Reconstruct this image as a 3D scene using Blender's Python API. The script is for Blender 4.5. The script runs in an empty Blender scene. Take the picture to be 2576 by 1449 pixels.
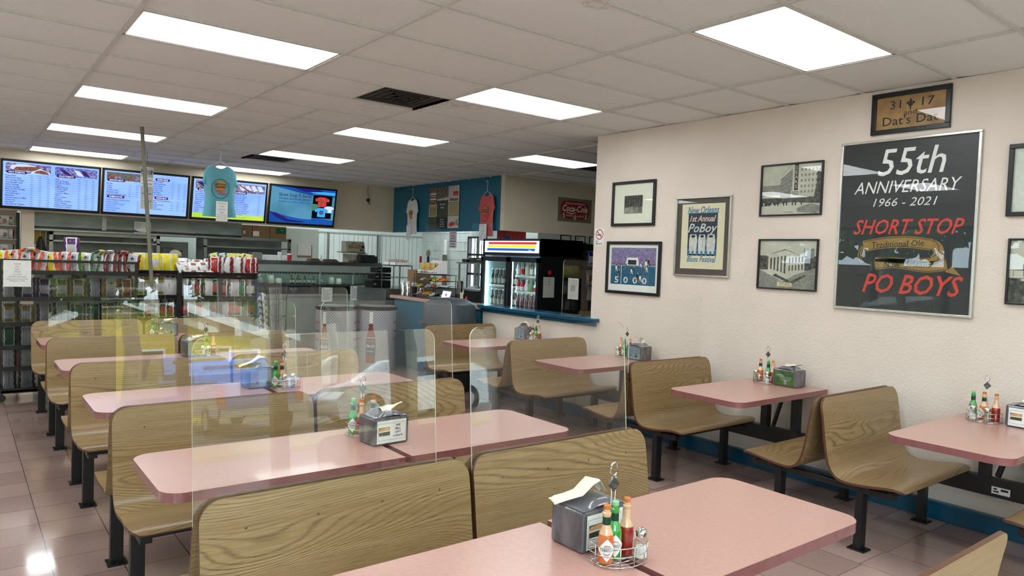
import bpy, bmesh, math, random
from mathutils import Vector, Matrix
random.seed(7)
S = bpy.context.scene
COL = S.collection
PI = math.pi

# ------------------------------------------------------------------ camera
cam_d = bpy.data.cameras.new('camera')
cam = bpy.data.objects.new('camera', cam_d)
COL.objects.link(cam)
cam_d.sensor_width = 36.0
cam_d.lens = 1798.63 / 2576 * 36.0
cam_d.clip_start = 0.05
cam_d.clip_end = 200
yaw, pitch, roll = -0.661677, -0.03983, 0.0359947
fv = Vector((-math.sin(yaw) * math.cos(pitch), math.cos(yaw) * math.cos(pitch), math.sin(pitch)))
rv = Vector((math.cos(yaw), math.sin(yaw), 0))
uv_ = rv.cross(fv)
r2 = rv * math.cos(roll) + uv_ * math.sin(roll)
u2 = -rv * math.sin(roll) + uv_ * math.cos(roll)
m3 = Matrix((r2, u2, -fv)).transposed()
cam.matrix_world = Matrix.Translation((-0.7934, -4.4653, 1.65)) @ m3.to_4x4()
S.camera = cam

# ------------------------------------------------------------------ look
S.view_settings.view_transform = 'Standard'
S.view_settings.look = 'None'
S.view_settings.gamma = 1.0
S.view_settings.use_curve_mapping = False
S.view_settings.exposure = 0.45

# ------------------------------------------------------------------ sky and sun
W = bpy.data.worlds.new('sky')
S.world = W
W.use_nodes = True
bg = W.node_tree.nodes['Background']
bg.inputs[0].default_value = (0.72, 0.86, 1.0, 1)
bg.inputs[1].default_value = 9.0
sun_d = bpy.data.lights.new('sun', 'SUN')
sun_d.energy = 9.0
sun_d.angle = 0.01
sun_d.color = (1.0, 0.95, 0.86)
sun = bpy.data.objects.new('sun', sun_d)
COL.objects.link(sun)
sun.location = (0, 12, 20)
sun.rotation_euler = Vector((-0.25, -0.62, -0.75)).to_track_quat('-Z', 'Y').to_euler()
LAMP = 8.0      # radiance of the ceiling troffers


def lin(c):
    c = c / 255.0
    return c / 12.92 if c <= 0.04045 else ((c + 0.055) / 1.055) ** 2.4


def rgb(c):
    return (lin(c[0]), lin(c[1]), lin(c[2]), 1.0)


# ------------------------------------------------------------------ materials
MATS = {}


def nt(name):
    m = bpy.data.materials.new(name)
    m.use_nodes = True
    t = m.node_tree
    return m, t, t.nodes, t.links, t.nodes['Principled BSDF']


def mat(name, c, rough=0.5, metal=0.0, spec=0.5, var=0.06, scale=30.0, bump=0.0, bscale=200.0, coat=0.0,
        emis=None, es=0.0, c2=None, stretch=(1, 1, 1), alpha=1.0):
    if name in MATS:
        return MATS[name]
    m, t, N, L, p = nt(name)
    tc = N.new('ShaderNodeTexCoord')
    mp = N.new('ShaderNodeMapping')
    mp.inputs['Scale'].default_value = stretch
    L.new(tc.outputs['Object'], mp.inputs[0])
    nz = N.new('ShaderNodeTexNoise')
    nz.inputs['Scale'].default_value = scale
    nz.inputs['Detail'].default_value = 3
    L.new(mp.outputs[0], nz.inputs[0])
    rp = N.new('ShaderNodeValToRGB')
    a = rgb(c)
    if c2 is None:
        lo = [max(0, x * (1 - var)) for x in a[:3]] + [1]
        hi = [x * (1 + var) for x in a[:3]] + [1]
    else:
        lo, hi = a, rgb(c2)
    rp.color_ramp.elements[0].position = 0.35
    rp.color_ramp.elements[1].position = 0.65
    rp.color_ramp.elements[0].color = lo
    rp.color_ramp.elements[1].color = hi
    L.new(nz.outputs[0], rp.inputs[0])
    L.new(rp.outputs[0], p.inputs['Base Color'])
    p.inputs['Roughness'].default_value = rough
    p.inputs['Metallic'].default_value = metal
    p.inputs['Specular IOR Level'].default_value = spec
    p.inputs['Coat Weight'].default_value = coat
    p.inputs['Coat Roughness'].default_value = 0.05
    p.inputs['Alpha'].default_value = alpha
    if bump > 0:
        n2 = N.new('ShaderNodeTexNoise')
        n2.inputs['Scale'].default_value = bscale
        n2.inputs['Detail'].default_value = 4
        L.new(mp.outputs[0], n2.inputs[0])
        b = N.new('ShaderNodeBump')
        b.inputs['Strength'].default_value = bump
        b.inputs['Distance'].default_value = 0.01
        L.new(n2.outputs[0], b.inputs['Height'])
        L.new(b.outputs[0], p.inputs['Normal'])
    if emis:
        p.inputs['Emission Color'].default_value = rgb(emis)
        p.inputs['Emission Strength'].default_value = es
    MATS[name] = m
    return m


def screen(name, c, c2=None, scale=6.0, es=1.0, stretch=(1, 1, 1)):
    """lit display surface"""
    if name in MATS:
        return MATS[name]
    m = mat(name, (5, 5, 6), rough=0.25)
    t = m.node_tree
    N, L = t.nodes, t.links
    p = N['Principled BSDF']
    tc = N.new('ShaderNodeTexCoord')
    mp = N.new('ShaderNodeMapping')
    mp.inputs['Scale'].default_value = stretch
    L.new(tc.outputs['Object'], mp.inputs[0])
    nz = N.new('ShaderNodeTexNoise')
    nz.inputs['Scale'].default_value = scale
    nz.inputs['Detail'].default_value = 2
    L.new(mp.outputs[0], nz.inputs[0])
    rp = N.new('ShaderNodeValToRGB')
    rp.color_ramp.elements[0].position = 0.42
    rp.color_ramp.elements[1].position = 0.58
    rp.color_ramp.elements[0].color = rgb(c)
    rp.color_ramp.elements[1].color = rgb(c2 or c)
    L.new(nz.outputs[0], rp.inputs[0])
    L.new(rp.outputs[0], p.inputs['Emission Color'])
    p.inputs['Emission Strength'].default_value = es
    return m


def glassy(name, tint=(1, 1, 1), rough=0.0, ior=1.49, extra=0.0):
    """thin clear sheet: transparent body with Fresnel reflection"""
    if name in MATS:
        return MATS[name]
    m = bpy.data.materials.new(name)
    m.use_nodes = True
    t = m.node_tree
    N, L = t.nodes, t.links
    N.clear()
    o = N.new('ShaderNodeOutputMaterial')
    tr = N.new('ShaderNodeBsdfTransparent')
    tr.inputs[0].default_value = (*tint, 1)
    gl = N.new('ShaderNodeBsdfGlossy')
    gl.inputs['Roughness'].default_value = rough
    gl.inputs[0].default_value = (1, 1, 1, 1)
    lw = N.new('ShaderNodeLayerWeight')
    lw.inputs[0].default_value = 0.5
    r0 = ((ior - 1) / (ior + 1)) ** 2
    pw = N.new('ShaderNodeMath')
    pw.operation = 'POWER'
    pw.inputs[1].default_value = 5.0
    L.new(lw.outputs['Facing'], pw.inputs[0])
    fr = N.new('ShaderNodeMath')
    fr.operation = 'MULTIPLY_ADD'
    fr.inputs[1].default_value = 1 - r0
    fr.inputs[2].default_value = r0
    L.new(pw.outputs[0], fr.inputs[0])
    ad = N.new('ShaderNodeMath')
    ad.operation = 'ADD'
    ad.use_clamp = True
    ad.inputs[1].default_value = extra
    mx = N.new('ShaderNodeMixShader')
    L.new(fr.outputs[0], ad.inputs[0])
    L.new(ad.outputs[0], mx.inputs[0])
    L.new(tr.outputs[0], mx.inputs[1])
    L.new(gl.outputs[0], mx.inputs[2])
    L.new(mx.outputs[0], o.inputs[0])
    MATS[name] = m
    return m


def math_n(N, L, op, a, b=None, c=None):
    n = N.new('ShaderNodeMath')
    n.operation = op
    for i, v in enumerate((a, b, c)):
        if v is None:
            continue
        if isinstance(v, (int, float)):
            n.inputs[i].default_value = v
        else:
            L.new(v, n.inputs[i])
    return n.outputs[0]


def wood_mat(name, light, mid, dark, rough=0.32):
    m, t, N, L, p = nt(name)
    tc = N.new('ShaderNodeTexCoord')
    sp = N.new('ShaderNodeSeparateXYZ')
    L.new(tc.outputs['Object'], sp.inputs[0])
    oi = N.new('ShaderNodeObjectInfo')
    x, y, z = sp.outputs
    v = math_n(N, L, 'SUBTRACT', z, math_n(N, L, 'ABSOLUTE', y))
    rnd = math_n(N, L, 'MULTIPLY', oi.outputs['Random'], 37.0)
    sgn = math_n(N, L, 'MULTIPLY', math_n(N, L, 'SIGN', y), 5.0)
    rnd = math_n(N, L, 'ADD', rnd, sgn)

    def field(sx, sv, scale, detail):
        c = N.new('ShaderNodeCombineXYZ')
        L.new(math_n(N, L, 'MULTIPLY', x, sx), c.inputs[0])
        L.new(math_n(N, L, 'MULTIPLY', v, sv), c.inputs[1])
        L.new(rnd, c.inputs[2])
        n = N.new('ShaderNodeTexNoise')
        n.inputs['Scale'].default_value = scale
        n.inputs['Detail'].default_value = detail
        n.inputs['Roughness'].default_value = 0.45
        L.new(c.outputs[0], n.inputs[0])
        return n.outputs[0]
    big = field(0.7, 2.6, 1.0, 0.8)
    ph = math_n(N, L, 'ADD', math_n(N, L, 'MULTIPLY', v, 380.0), math_n(N, L, 'MULTIPLY', big, 330.0))
    wob = field(5.0, 26.0, 1.0, 1.0)
    ph = math_n(N, L, 'ADD', ph, math_n(N, L, 'MULTIPLY', wob, 4.0))
    s = math_n(N, L, 'SINE', ph)
    line = math_n(N, L, 'POWER', math_n(N, L, 'MULTIPLY_ADD', s, 0.5, 0.5), 4.0)
    fine = field(7.0, 300.0, 1.0, 3.0)
    med = field(1.6, 34.0, 1.0, 2.0)
    line = math_n(N, L, 'MULTIPLY', line, math_n(N, L, 'MULTIPLY_ADD', med, 1.8, -0.15))
    pores = math_n(N, L, 'GREATER_THAN', fine, 0.585)
    base = N.new('ShaderNodeValToRGB')
    e = base.color_ramp.elements
    e[0].position = 0.3
    e[0].color = rgb(mid)
    e[1].position = 0.7
    e[1].color = rgb(light)
    L.new(math_n(N, L, 'MULTIPLY_ADD', fine, 0.55, math_n(N, L, 'MULTIPLY', med, 0.45)), base.inputs[0])
    mx = N.new('ShaderNodeMixRGB')
    mx.inputs[2].default_value = rgb(dark)
    amt = math_n(N, L, 'ADD', math_n(N, L, 'MULTIPLY', line, 0.52), math_n(N, L, 'MULTIPLY', pores, 0.34))
    amt = math_n(N, L, 'MINIMUM', amt, 0.85)
    L.new(amt, mx.inputs[0])
    L.new(base.outputs[0], mx.inputs[1])
    L.new(mx.outputs[0], p.inputs['Base Color'])
    p.inputs['Roughness'].default_value = rough
    MATS[name] = m
    return m


def floor_mat():
    m, t, N, L, p = nt('vinyl floor tile')
    tc = N.new('ShaderNodeTexCoord')
    sp = N.new('ShaderNodeSeparateXYZ')
    L.new(tc.outputs['Object'], sp.inputs[0])
    T = 0.3048
    a = math_n(N, L, 'DIVIDE', math_n(N, L, 'ADD', sp.outputs[0], 0.403 + 30 * T), T)
    b = math_n(N, L, 'DIVIDE', math_n(N, L, 'ADD', sp.outputs[1], -0.181 + 60 * T), T)
    odd = math_n(N, L, 'MODULO', math_n(N, L, 'FLOOR', a), 2.0)
    b = math_n(N, L, 'ADD', b, math_n(N, L, 'MULTIPLY', odd, 0.04))
    fa = math_n(N, L, 'FRACT', a)
    fb = math_n(N, L, 'FRACT', b)

    def edge(f):
        d = math_n(N, L, 'MINIMUM', f, math_n(N, L, 'SUBTRACT', 1.0, f))
        return math_n(N, L, 'LESS_THAN', d, 0.0065)
    line = math_n(N, L, 'MAXIMUM', edge(fa), math_n(N, L, 'MULTIPLY', edge(fb), 0.75))
    c = N.new('ShaderNodeCombineXYZ')
    L.new(math_n(N, L, 'FLOOR', a), c.inputs[0])
    L.new(math_n(N, L, 'FLOOR', b), c.inputs[1])
    wn = N.new('ShaderNodeTexWhiteNoise')
    L.new(c.outputs[0], wn.inputs[0])
    nz = N.new('ShaderNodeTexNoise')
    nz.inputs['Scale'].default_value = 90
    nz.inputs['Detail'].default_value = 4
    L.new(tc.outputs['Object'], nz.inputs[0])
    vo = N.new('ShaderNodeTexVoronoi')
    vo.inputs['Scale'].default_value = 26
    L.new(tc.outputs['Object'], vo.inputs[0])
    speck = math_n(N, L, 'LESS_THAN', vo.outputs['Distance'], 0.10)
    mixv = math_n(N, L, 'ADD', math_n(N, L, 'MULTIPLY', wn.outputs[0], 0.45), math_n(N, L, 'MULTIPLY', nz.outputs[0], 0.55))
    rp = N.new('ShaderNodeValToRGB')
    rp.color_ramp.elements[0].position = 0.25
    rp.color_ramp.elements[1].position = 0.75
    rp.color_ramp.elements[0].color = rgb((156, 129, 120))
    rp.color_ramp.elements[1].color = rgb((180, 152, 142))
    L.new(mixv, rp.inputs[0])
    m1 = N.new('ShaderNodeMixRGB')
    m1.inputs[2].default_value = rgb((196, 172, 162))
    L.new(math_n(N, L, 'MULTIPLY', speck, 0.5), m1.inputs[0])
    L.new(rp.outputs[0], m1.inputs[1])
    m2 = N.new('ShaderNodeMixRGB')
    m2.inputs[2].default_value = rgb((70, 48, 46))
    L.new(line, m2.inputs[0])
    L.new(m1.outputs[0], m2.inputs[1])
    L.new(m2.outputs[0], p.inputs['Base Color'])
    rr = N.new('ShaderNodeTexNoise')
    rr.inputs['Scale'].default_value = 3
    L.new(tc.outputs['Object'], rr.inputs[0])
    L.new(math_n(N, L, 'MULTIPLY_ADD', rr.outputs[0], 0.14, 0.06), p.inputs['Roughness'])
    p.inputs['Coat Weight'].default_value = 0.6
    p.inputs['Coat Roughness'].default_value = 0.07
    bp = N.new('ShaderNodeBump')
    bp.inputs['Strength'].default_value = 0.08
    bp.inputs['Distance'].default_value = 0.004
    n5 = N.new('ShaderNodeTexNoise')
    n5.inputs['Scale'].default_value = 7
    L.new(tc.outputs['Object'], n5.inputs[0])
    L.new(n5.outputs[0], bp.inputs['Height'])
    L.new(bp.outputs[0], p.inputs['Normal'])
    L.new(bp.outputs[0], p.inputs['Coat Normal'])
    MATS['floor'] = m
    return m


# ------------------------------------------------------------------ mesh builder
FONT = {}


def glyphs(s, shear=0.0, bold=0.0, res=2, space=1.0):
    k = (s, shear, bold, res, space)
    if k in FONT:
        return FONT[k]
    cu = bpy.data.curves.new('t', 'FONT')
    cu.body = s
    cu.shear = shear
    cu.offset = bold
    cu.resolution_u = res
    cu.space_character = space
    ob = bpy.data.objects.new('t', cu)
    me = bpy.data.meshes.new_from_object(ob)
    vs = [v.co.copy() for v in me.vertices]
    fs = [list(f.vertices) for f in me.polygons]
    bpy.data.objects.remove(ob)
    bpy.data.curves.remove(cu)
    bpy.data.meshes.remove(me)
    FONT[k] = (vs, fs)
    return FONT[k]


class MB:
    def __init__(s):
        s.v = []
        s.f = []
        s.m = []
        s.M = None

    def add(s, vs, fs, mi=0):
        n = len(s.v)
        for p in vs:
            p = Vector(p)
            s.v.append(s.M @ p if s.M else p)
        for f in fs:
            s.f.append([i + n for i in f])
            s.m.append(mi)
        return n

    def box(s, x0, x1, y0, y1, z0, z1, mi=0):
        vs = [(x, y, z) for x in (x0, x1) for y in (y0, y1) for z in (z0, z1)]
        s.add(vs, [(0, 1, 3, 2), (4, 6, 7, 5), (0, 4, 5, 1), (2, 3, 7, 6), (0, 2, 6, 4), (1, 5, 7, 3)], mi)
        return s

    def rect(s, u0, v0, u1, v1, z=0.0, mi=0):
        s.add([(u0, v0, z), (u1, v0, z), (u1, v1, z), (u0, v1, z)], [(0, 1, 2, 3)], mi)
        return s

    def poly(s, pts, z=0.0, mi=0):
        s.add([(p[0], p[1], z) for p in pts], [tuple(range(len(pts)))], mi)
        return s

    def ell(s, cx, cy, rx, ry, z=0.0, mi=0, n=20, a0=0, a1=2 * PI):
        pts = [(cx + rx * math.cos(a0 + (a1 - a0) * i / n), cy + ry * math.sin(a0 + (a1 - a0) * i / n)) for i in range(n)]
        return s.poly(pts, z, mi)

    def ring(s, cx, cy, rx, ry, w, z=0.0, mi=0, n=28):
        vs = []
        for i in range(n):
            a = 2 * PI * i / n
            vs += [(cx + rx * math.cos(a), cy + ry * math.sin(a), z), (cx + (rx - w) * math.cos(a), cy + (ry - w) * math.sin(a), z)]
        s.add(vs, [(2 * i, 2 * ((i + 1) % n), 2 * ((i + 1) % n) + 1, 2 * i + 1) for i in range(n)], mi)
        return s

    def prism(s, pts, z0, z1, mi=0, mside=None):
        n = len(pts)
        vs = [(p[0], p[1], z0) for p in pts] + [(p[0], p[1], z1) for p in pts]
        b = s.add(vs, [tuple(range(n))[::-1], tuple(range(n, 2 * n))], mi)
        for i in range(n):
            j = (i + 1) % n
            s.f.append([b + i, b + j, b + n + j, b + n + i])
            s.m.append(mi if mside is None else mside)
        return s

    def tube(s, path, r, n=8, mi=0, closed=False):
        P = [Vector(p) for p in path]
        k = len(P)
        base = []
        for i, p in enumerate(P):
            if closed:
                d = P[(i + 1) % k] - P[i - 1]
            else:
                d = P[min(i + 1, k - 1)] - P[max(i - 1, 0)]
            if d.length < 1e-9:
                d = Vector((0, 0, 1))
            d.normalize()
            a = Vector((0, 0, 1)) if abs(d.z) < 0.9 else Vector((1, 0, 0))
            e1 = d.cross(a).normalized()
            e2 = d.cross(e1)
            rr = r[i] if isinstance(r, (list, tuple)) else r
            for j in range(n):
                t = 2 * PI * j / n
                base.append(p + (e1 * math.cos(t) + e2 * math.sin(t)) * rr)
        fs = []
        for i in range(k if closed else k - 1):
            i2 = (i + 1) % k
            for j in range(n):
                j2 = (j + 1) % n
                fs.append((i * n + j, i * n + j2, i2 * n + j2, i2 * n + j))
        if not closed:
            fs.append(tuple(range(n))[::-1])
            fs.append(tuple((k - 1) * n + j for j in range(n)))
        s.add(base, fs, mi)
        return s

    def lathe(s, prof, c=(0, 0, 0), n=20, mi=0, sy=1.0, mats=None):
        vs, fs = [], []
        ms = []
        for r, z in prof:
            for j in range(n):
                t = 2 * PI * j / n
                vs.append((c[0] + r * math.cos(t), c[1] + sy * r * math.sin(t), c[2] + z))
        for i in range(len(prof) - 1):
            for j in range(n):
                j2 = (j + 1) % n
                fs.append((i * n + j, i * n + j2, (i + 1) * n + j2, (i + 1) * n + j))
                ms.append(mats[i] if mats else mi)
        k = len(s.m)
        fs.append(tuple(range(n))[::-1])
        ms.append(mats[0] if mats else mi)
        fs.append(tuple((len(prof) - 1) * n + j for j in range(n)))
        ms.append(mats[-1] if mats else mi)
        s.add(vs, fs, mi)
        s.m[k:] = ms
        return s

    def grid(s, fn, nu, nv, mi=0, mf=None, flip=False):
        vs = [fn(i / nu, j / nv) for i in range(nu + 1) for j in range(nv + 1)]
        fs = []
        k = len(s.m)
        ms = []
        for i in range(nu):
            for j in range(nv):
                q = (i * (nv + 1) + j, (i + 1) * (nv + 1) + j, (i + 1) * (nv + 1) + j + 1, i * (nv + 1) + j + 1)
                fs.append(q[::-1] if flip else q)
                ms.append(mf((i + .5) / nu, (j + .5) / nv) if mf else mi)
        s.add(vs, fs, mi)
        s.m[k:] = ms
        return s

    def text(s, txt, x, y, size, mi=0, z=0.0, align='l', shear=0.0, bold=0.0, sx=1.0, res=2, rot=0.0, space=1.0, width=None):
        vs, fs = glyphs(txt, shear, bold, res, space)
        if not vs:
            return s
        x0 = min(v.x for v in vs)
        x1 = max(v.x for v in vs)
        if width:
            sx = width / ((x1 - x0) * size)
        w = (x1 - x0)
        off = {'l': 0, 'c': -w / 2, 'r': -w}[align] - x0
        out = []
        cr, sr = math.cos(rot), math.sin(rot)
        for v in vs:
            a = (v.x + off) * size * sx
            b = v.y * size
            out.append((x + a * cr - b * sr, y + a * sr + b * cr, z))
        s.add(out, fs, mi)
        return s

    def warp(s, i0, fn):
        for i in range(i0, len(s.v)):
            s.v[i] = Vector(fn(s.v[i]))

    def strips(s, prof, z, mi=0, nx=8):
        """symmetrical outline given as (y, half width) rows, cut into cells so it can be bent"""
        vs = [((2 * i / nx - 1) * hw, y, z) for (y, hw) in prof for i in range(nx + 1)]
        k = nx + 1
        s.add(vs, [(r * k + i, r * k + i + 1, (r + 1) * k + i + 1, (r + 1) * k + i) for r in range(len(prof) - 1) for i in range(nx)], mi)
        return s

    def build(s, name, mats, parent=None, loc=None, smooth=None, bevel=0.0, seg=2, weld=False):
        me = bpy.data.meshes.new(name)
        me.from_pydata([tuple(v) for v in s.v], [], s.f)
        for m in (mats if isinstance(mats, (list, tuple)) else [mats]):
            me.materials.append(MATS[m] if isinstance(m, str) else m)
        me.polygons.foreach_set('material_index', s.m)
        me.update()
        o = bpy.data.objects.new(name, me)
        COL.objects.link(o)
        if weld:
            b = bmesh.new()
            b.from_mesh(me)
            bmesh.ops.remove_doubles(b, verts=b.verts, dist=1e-5)
            b.to_mesh(me)
            b.free()
        if smooth is not None:
            me.polygons.foreach_set('use_smooth', [True] * len(me.polygons))
            if smooth < 3:
                b = bmesh.new()
                b.from_mesh(me)
                for e in b.edges:
                    if len(e.link_faces) == 2 and e.calc_face_angle(0) > smooth:
                        e.smooth = False
                b.to_mesh(me)
                b.free()
        if bevel:
            md = o.modifiers.new('bevel', 'BEVEL')
            md.width = bevel
            md.segments = seg
            md.limit_method = 'ANGLE'
        if parent is not None:
            o.parent = parent
        if loc is not None:
            o.location = loc
        return o


def tag(o, label, cat, group=None, kind=None):
    if label:
        o['label'] = label
    if cat:
        o['category'] = cat
    if group:
        o['group'] = group
    if kind:
        o['kind'] = kind
    return o


def thing(name, label, cat, loc=(0, 0, 0), rz=0.0, group=None):
    o = bpy.data.objects.new(name, None)
    o.empty_display_size = 0.05
    COL.objects.link(o)
    o.location = loc
    o.rotation_euler = (0, 0, rz)
    return tag(o, label, cat, group)


def orient(o, loc, xd, up):
    """place o so that local x -> xd, local y -> up, local z -> xd x up"""
    xd = Vector(xd).normalized()
    up = Vector(up).normalized()
    n = xd.cross(up)
    mm = Matrix((xd, up, n)).transposed().to_4x4()
    mm.translation = Vector(loc)
    o.matrix_basis = mm
    return o


def struct(o):
    o['kind'] = 'structure'
    return o


def dup(root, loc=None, rz=None, label=None, group=None):
    def cp(o, par):
        c = o.copy()
        COL.objects.link(c)
        if par is not None:
            c.parent = par
            c.matrix_parent_inverse = o.matrix_parent_inverse.copy()
        for ch in o.children:
            cp(ch, c)
        return c
    r = cp(root, None)
    if loc is not None:
        r.location = loc
    if rz is not None:
        r.rotation_euler = (0, 0, rz)
    if label:
        r['label'] = label
    if group:
        r['group'] = group
    return r


# palette
wood_mat('oak laminate', (178, 153, 112), (136, 109, 69), (74, 52, 28))
mat('ply edge', (92, 58, 38), 0.45)
mat('black steel', (13, 14, 16), 0.35, var=0.2)
mat('pink laminate', (190, 147, 134), 0.28, var=0.03, scale=60, coat=0.15, c2=(196, 153, 140))
mat('pink edge', (142, 90, 90), 0.25, coat=0.3)
mat('chrome', (215, 215, 215), 0.13, metal=1.0, var=0.02)
mat('steel', (150, 154, 152), 0.32, metal=0.9, var=0.12, scale=5, stretch=(1, 1, 6))
mat('wall paint', (226, 214, 202), 0.75, var=0.02, scale=4, bump=0.35, bscale=55)
mat('beige paint', (216, 202, 180), 0.8, var=0.03, scale=3, bump=0.15, bscale=80)
mat('teal paint', (22, 98, 122), 0.45, var=0.05, scale=3)
mat('teal gloss', (12, 78, 108), 0.25, var=0.1, scale=6, coat=0.3)
mat('white panel', (222, 234, 230), 0.5, var=0.04, scale=2)
mat('panel groove', (156, 168, 165), 0.6)
mat('ceiling tile', (228, 229, 227), 0.9, var=0.04, scale=160, bump=0.25, bscale=260)
mat('ceiling bar', (206, 204, 198), 0.6, var=0.05)
mat('black frame', (16, 17, 18), 0.35, var=0.1)
mat('silver frame', (205, 205, 196), 0.25, metal=0.8, var=0.04)
mat('white paper', (232, 235, 232), 0.7, var=0.02)
mat('cream paper', (226, 220, 190), 0.6, var=0.02)
mat('mat board', (228, 230, 212), 0.6, var=0.02)
mat('ink', (30, 30, 34), 0.6)
mat('grey ink', (110, 108, 108), 0.6)
mat('red ink', (190, 40, 36), 0.5)
mat('navy', (30, 34, 92), 0.5)
mat('smoke plastic', (74, 74, 82), 0.18, var=0.25, scale=9, coat=0.4, c2=(108, 106, 112), stretch=(3, 3, 1))
mat('dark plastic', (20, 20, 22), 0.3)
mat('white plastic', (225, 228, 226), 0.35)
mat('napkin', (236, 228, 208), 0.85, var=0.04)
mat('cardboard', (140, 112, 82), 0.8, var=0.08)
mat('grey plastic', (60, 69, 76), 0.45, var=0.06, scale=12)
glassy('acrylic', (0.985, 0.99, 0.985), ior=1.49)
mat('acrylic rim', (226, 228, 205), 0.2, var=0.02)
glassy('picture glass', (0.97, 0.98, 0.97), ior=1.5)
glassy('case glass', (0.80, 0.88, 0.85), ior=1.5)
glassy('clear glass', (0.93, 0.95, 0.93), ior=1.5, extra=0.04)
floor_mat()
# ================================================================== the setting
H = 2.96
T = 0.6096
WX = 4.468          # dining room right wall
XL, YF = -4.6, -5.45
f = MB()
f.box(XL - .2, 9.4, YF - .2, 11.0, -0.12, 0)
struct(f.build('floor', 'floor'))

# ceiling: sagging tiles as one surface above the bars
c = MB()
xs = [-8, -6, -4, -2, 0, 2, 4, 6, 8, 10, 12, 14, 16]
X0 = XL
lights = [(0, 0), (0, 4), (0, 8), (0, 12), (4, 0), (4, 4), (4, 8), (4, 12), (4, -4), (0, -4), (8, 4), (-4, -4), (-4, 0), (-4, 4), (-4, 8), (0, -8), (4, -8), (12, 14), (8, 15), (4, 15), (0, 15), (12, 10)]  # kitchen and side-room panels are unseen, some added to brighten the back
lset = set(lights)
holes = set()
for (a, b) in lights:
    holes.add((a, b))
vents = {(3, 1), (4, 9), (10, 4)}


def tile(x0, x1, y0, y1):
    x0, x1, y0, y1 = x0 * T, x1 * T, y0 * T, y1 * T
    x0 = max(x0, XL)
    x1 = min(x1, 9.3)
    y0 = max(y0, YF)
    y1 = min(y1, 10.9)
    if x1 - x0 < .02 or y1 - y0 < .02:
        return
    s = .007 + .006 * random.random()

    def fn(u, v):
        return (x0 + (x1 - x0) * u, y0 + (y1 - y0) * v, H + 0.012 - s * (16 * u * (1 - u) * v * (1 - v)) ** .5)
    c.grid(fn, 6, 6, 0, flip=True)


for r in range(-9, 18):
    for a in range(-8, 16, 2):
        if a == 2 and r >= 3:
            tile(2, 3, r, r + 1)
            tile(3, 4, r, r + 1)
        elif (a + 1, r) in vents or (a, r) in vents:
            k = a if (a, r) in vents else a + 1
            if k == a:
                tile(a + 1, a + 2, r, r + 1)
            else:
                tile(a, a + 1, r, r + 1)
        elif (a, r) in lset:
            pass
        else:
            tile(a, a + 2, r, r + 1)
ce = struct(c.build('ceiling', 'ceiling tile', smooth=4))
b = MB()
b.box(XL - .2, 9.5, YF - .2, 11.1, H + .12, H + .3)
struct(b.build('ceiling', 'ceiling tile'))
b = MB()
bw = .012
for a in range(-8, 16, 2):
    x = a * T
    if XL < x < 9.3:
        b.box(x - bw, x + bw, YF, 10.9, H - .004, H + .02)
b.box(3 * T - bw, 3 * T + bw, 3 * T, 10.9, H - .004, H + .02)
for r in range(-9, 18):
    y = r * T
    if YF < y < 10.9:
        b.box(XL, 9.3, y - bw, y + bw, H - .003, H + .02)
for (k, r) in vents:
    for q in (k, k + 1):
        b.box(q * T - bw, q * T + bw, r * T, (r + 1) * T, H - .004, H + .02)
struct(b.build('trim_1', 'ceiling bar'))

# walls
w = MB()
w.box(WX, WX + .13, YF, .93, 0, H)
w.box(WX, WX + .13, .93, 2.87, 0, 1.03)
struct(w.build('wall_right', 'wall paint'))
w = MB()
w.box(WX - .075, WX + .2, .80, 2.90, 1.03, 1.068)
w.box(WX - .03, WX, .84, 2.87, .985, 1.03)
struct(w.build('trim_2', 'teal gloss', bevel=.006))
w = MB()
w.box(WX + .02, WX + .10, 2.87, 2.895, 0, 1.03)  # black strip standing in for the dark gap between low wall and counter
struct(w.build('gap_strip', 'black steel'))
w = MB()
w.box(WX - .035, WX, YF, 2.87, 0, .10)
w.box(WX - .05, WX, YF, 2.87, .10, .125)
struct(w.build('baseboard_right', 'teal gloss', bevel=.004))
# back bulkhead carrying the menu screens
w = MB()
w.box(XL, 5.98, 8.1, 8.22, 2.10, H + .01)
struct(w.build('wall_back', 'beige paint'))
w = MB()
w.box(5.98, 6.08, 4.6, 8.22, 2.10, H + .01)
struct(w.build('wall_teal', 'teal paint'))
w = MB()
w.box(5.98, 9.3, 4.5, 4.6, 2.10, H + .01)
struct(w.build('wall_side', 'beige paint'))
# corner post between candy shelf and kitchen
w = MB()
w.box(-.05, .11, 8.12, 8.22, 0, 2.10)
struct(w.build('trim_4', 'beige paint'))
w = MB()
w.box(-4.6, -.7, 8.7, 8.8, 0, 2.6)
w.box(-.7, -.05, 9.0, 9.1, 0, 2.6)
struct(w.build('wall_candy', 'beige paint'))
# kitchen outer walls
w = MB()
w.box(XL, 8.13, 10.6, 10.8, 0, H + .1)
struct(w.build('wall_kitchen', 'white panel'))
w = MB()
for k in range(34):
    x = 4.2 + k * .118 + (.02 if k % 3 == 0 else 0)
    if x < 8.1:
        w.box(x, x + .006, 10.594, 10.6, 0, 2.11)
for z in (2.09,):
    w.box(4.2, 8.13, 10.585, 10.6, z, z + .03)
struct(w.build('trim_5', 'panel groove'))
w = MB()
w.box(5.70, 5.74, 10.56, 10.6, 0, 2.11)
w.box(6.93, 6.99, 10.54, 10.6, 0, 2.11)
struct(w.build('trim_6', 'steel'))
w = MB()
w.box(8.13, 8.3, 4.6, 7.92, 0, H + .1)
w.box(8.13, 8.3, 8.62, 10.8, 0, H + .1)
w.box(8.13, 8.3, 7.92, 8.62, 2.12, H + .1)
w.box(8.13, 8.3, 7.92, 8.62, 0, .9)
struct(w.build('wall_outer', 'white panel'))
w = MB()
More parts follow.
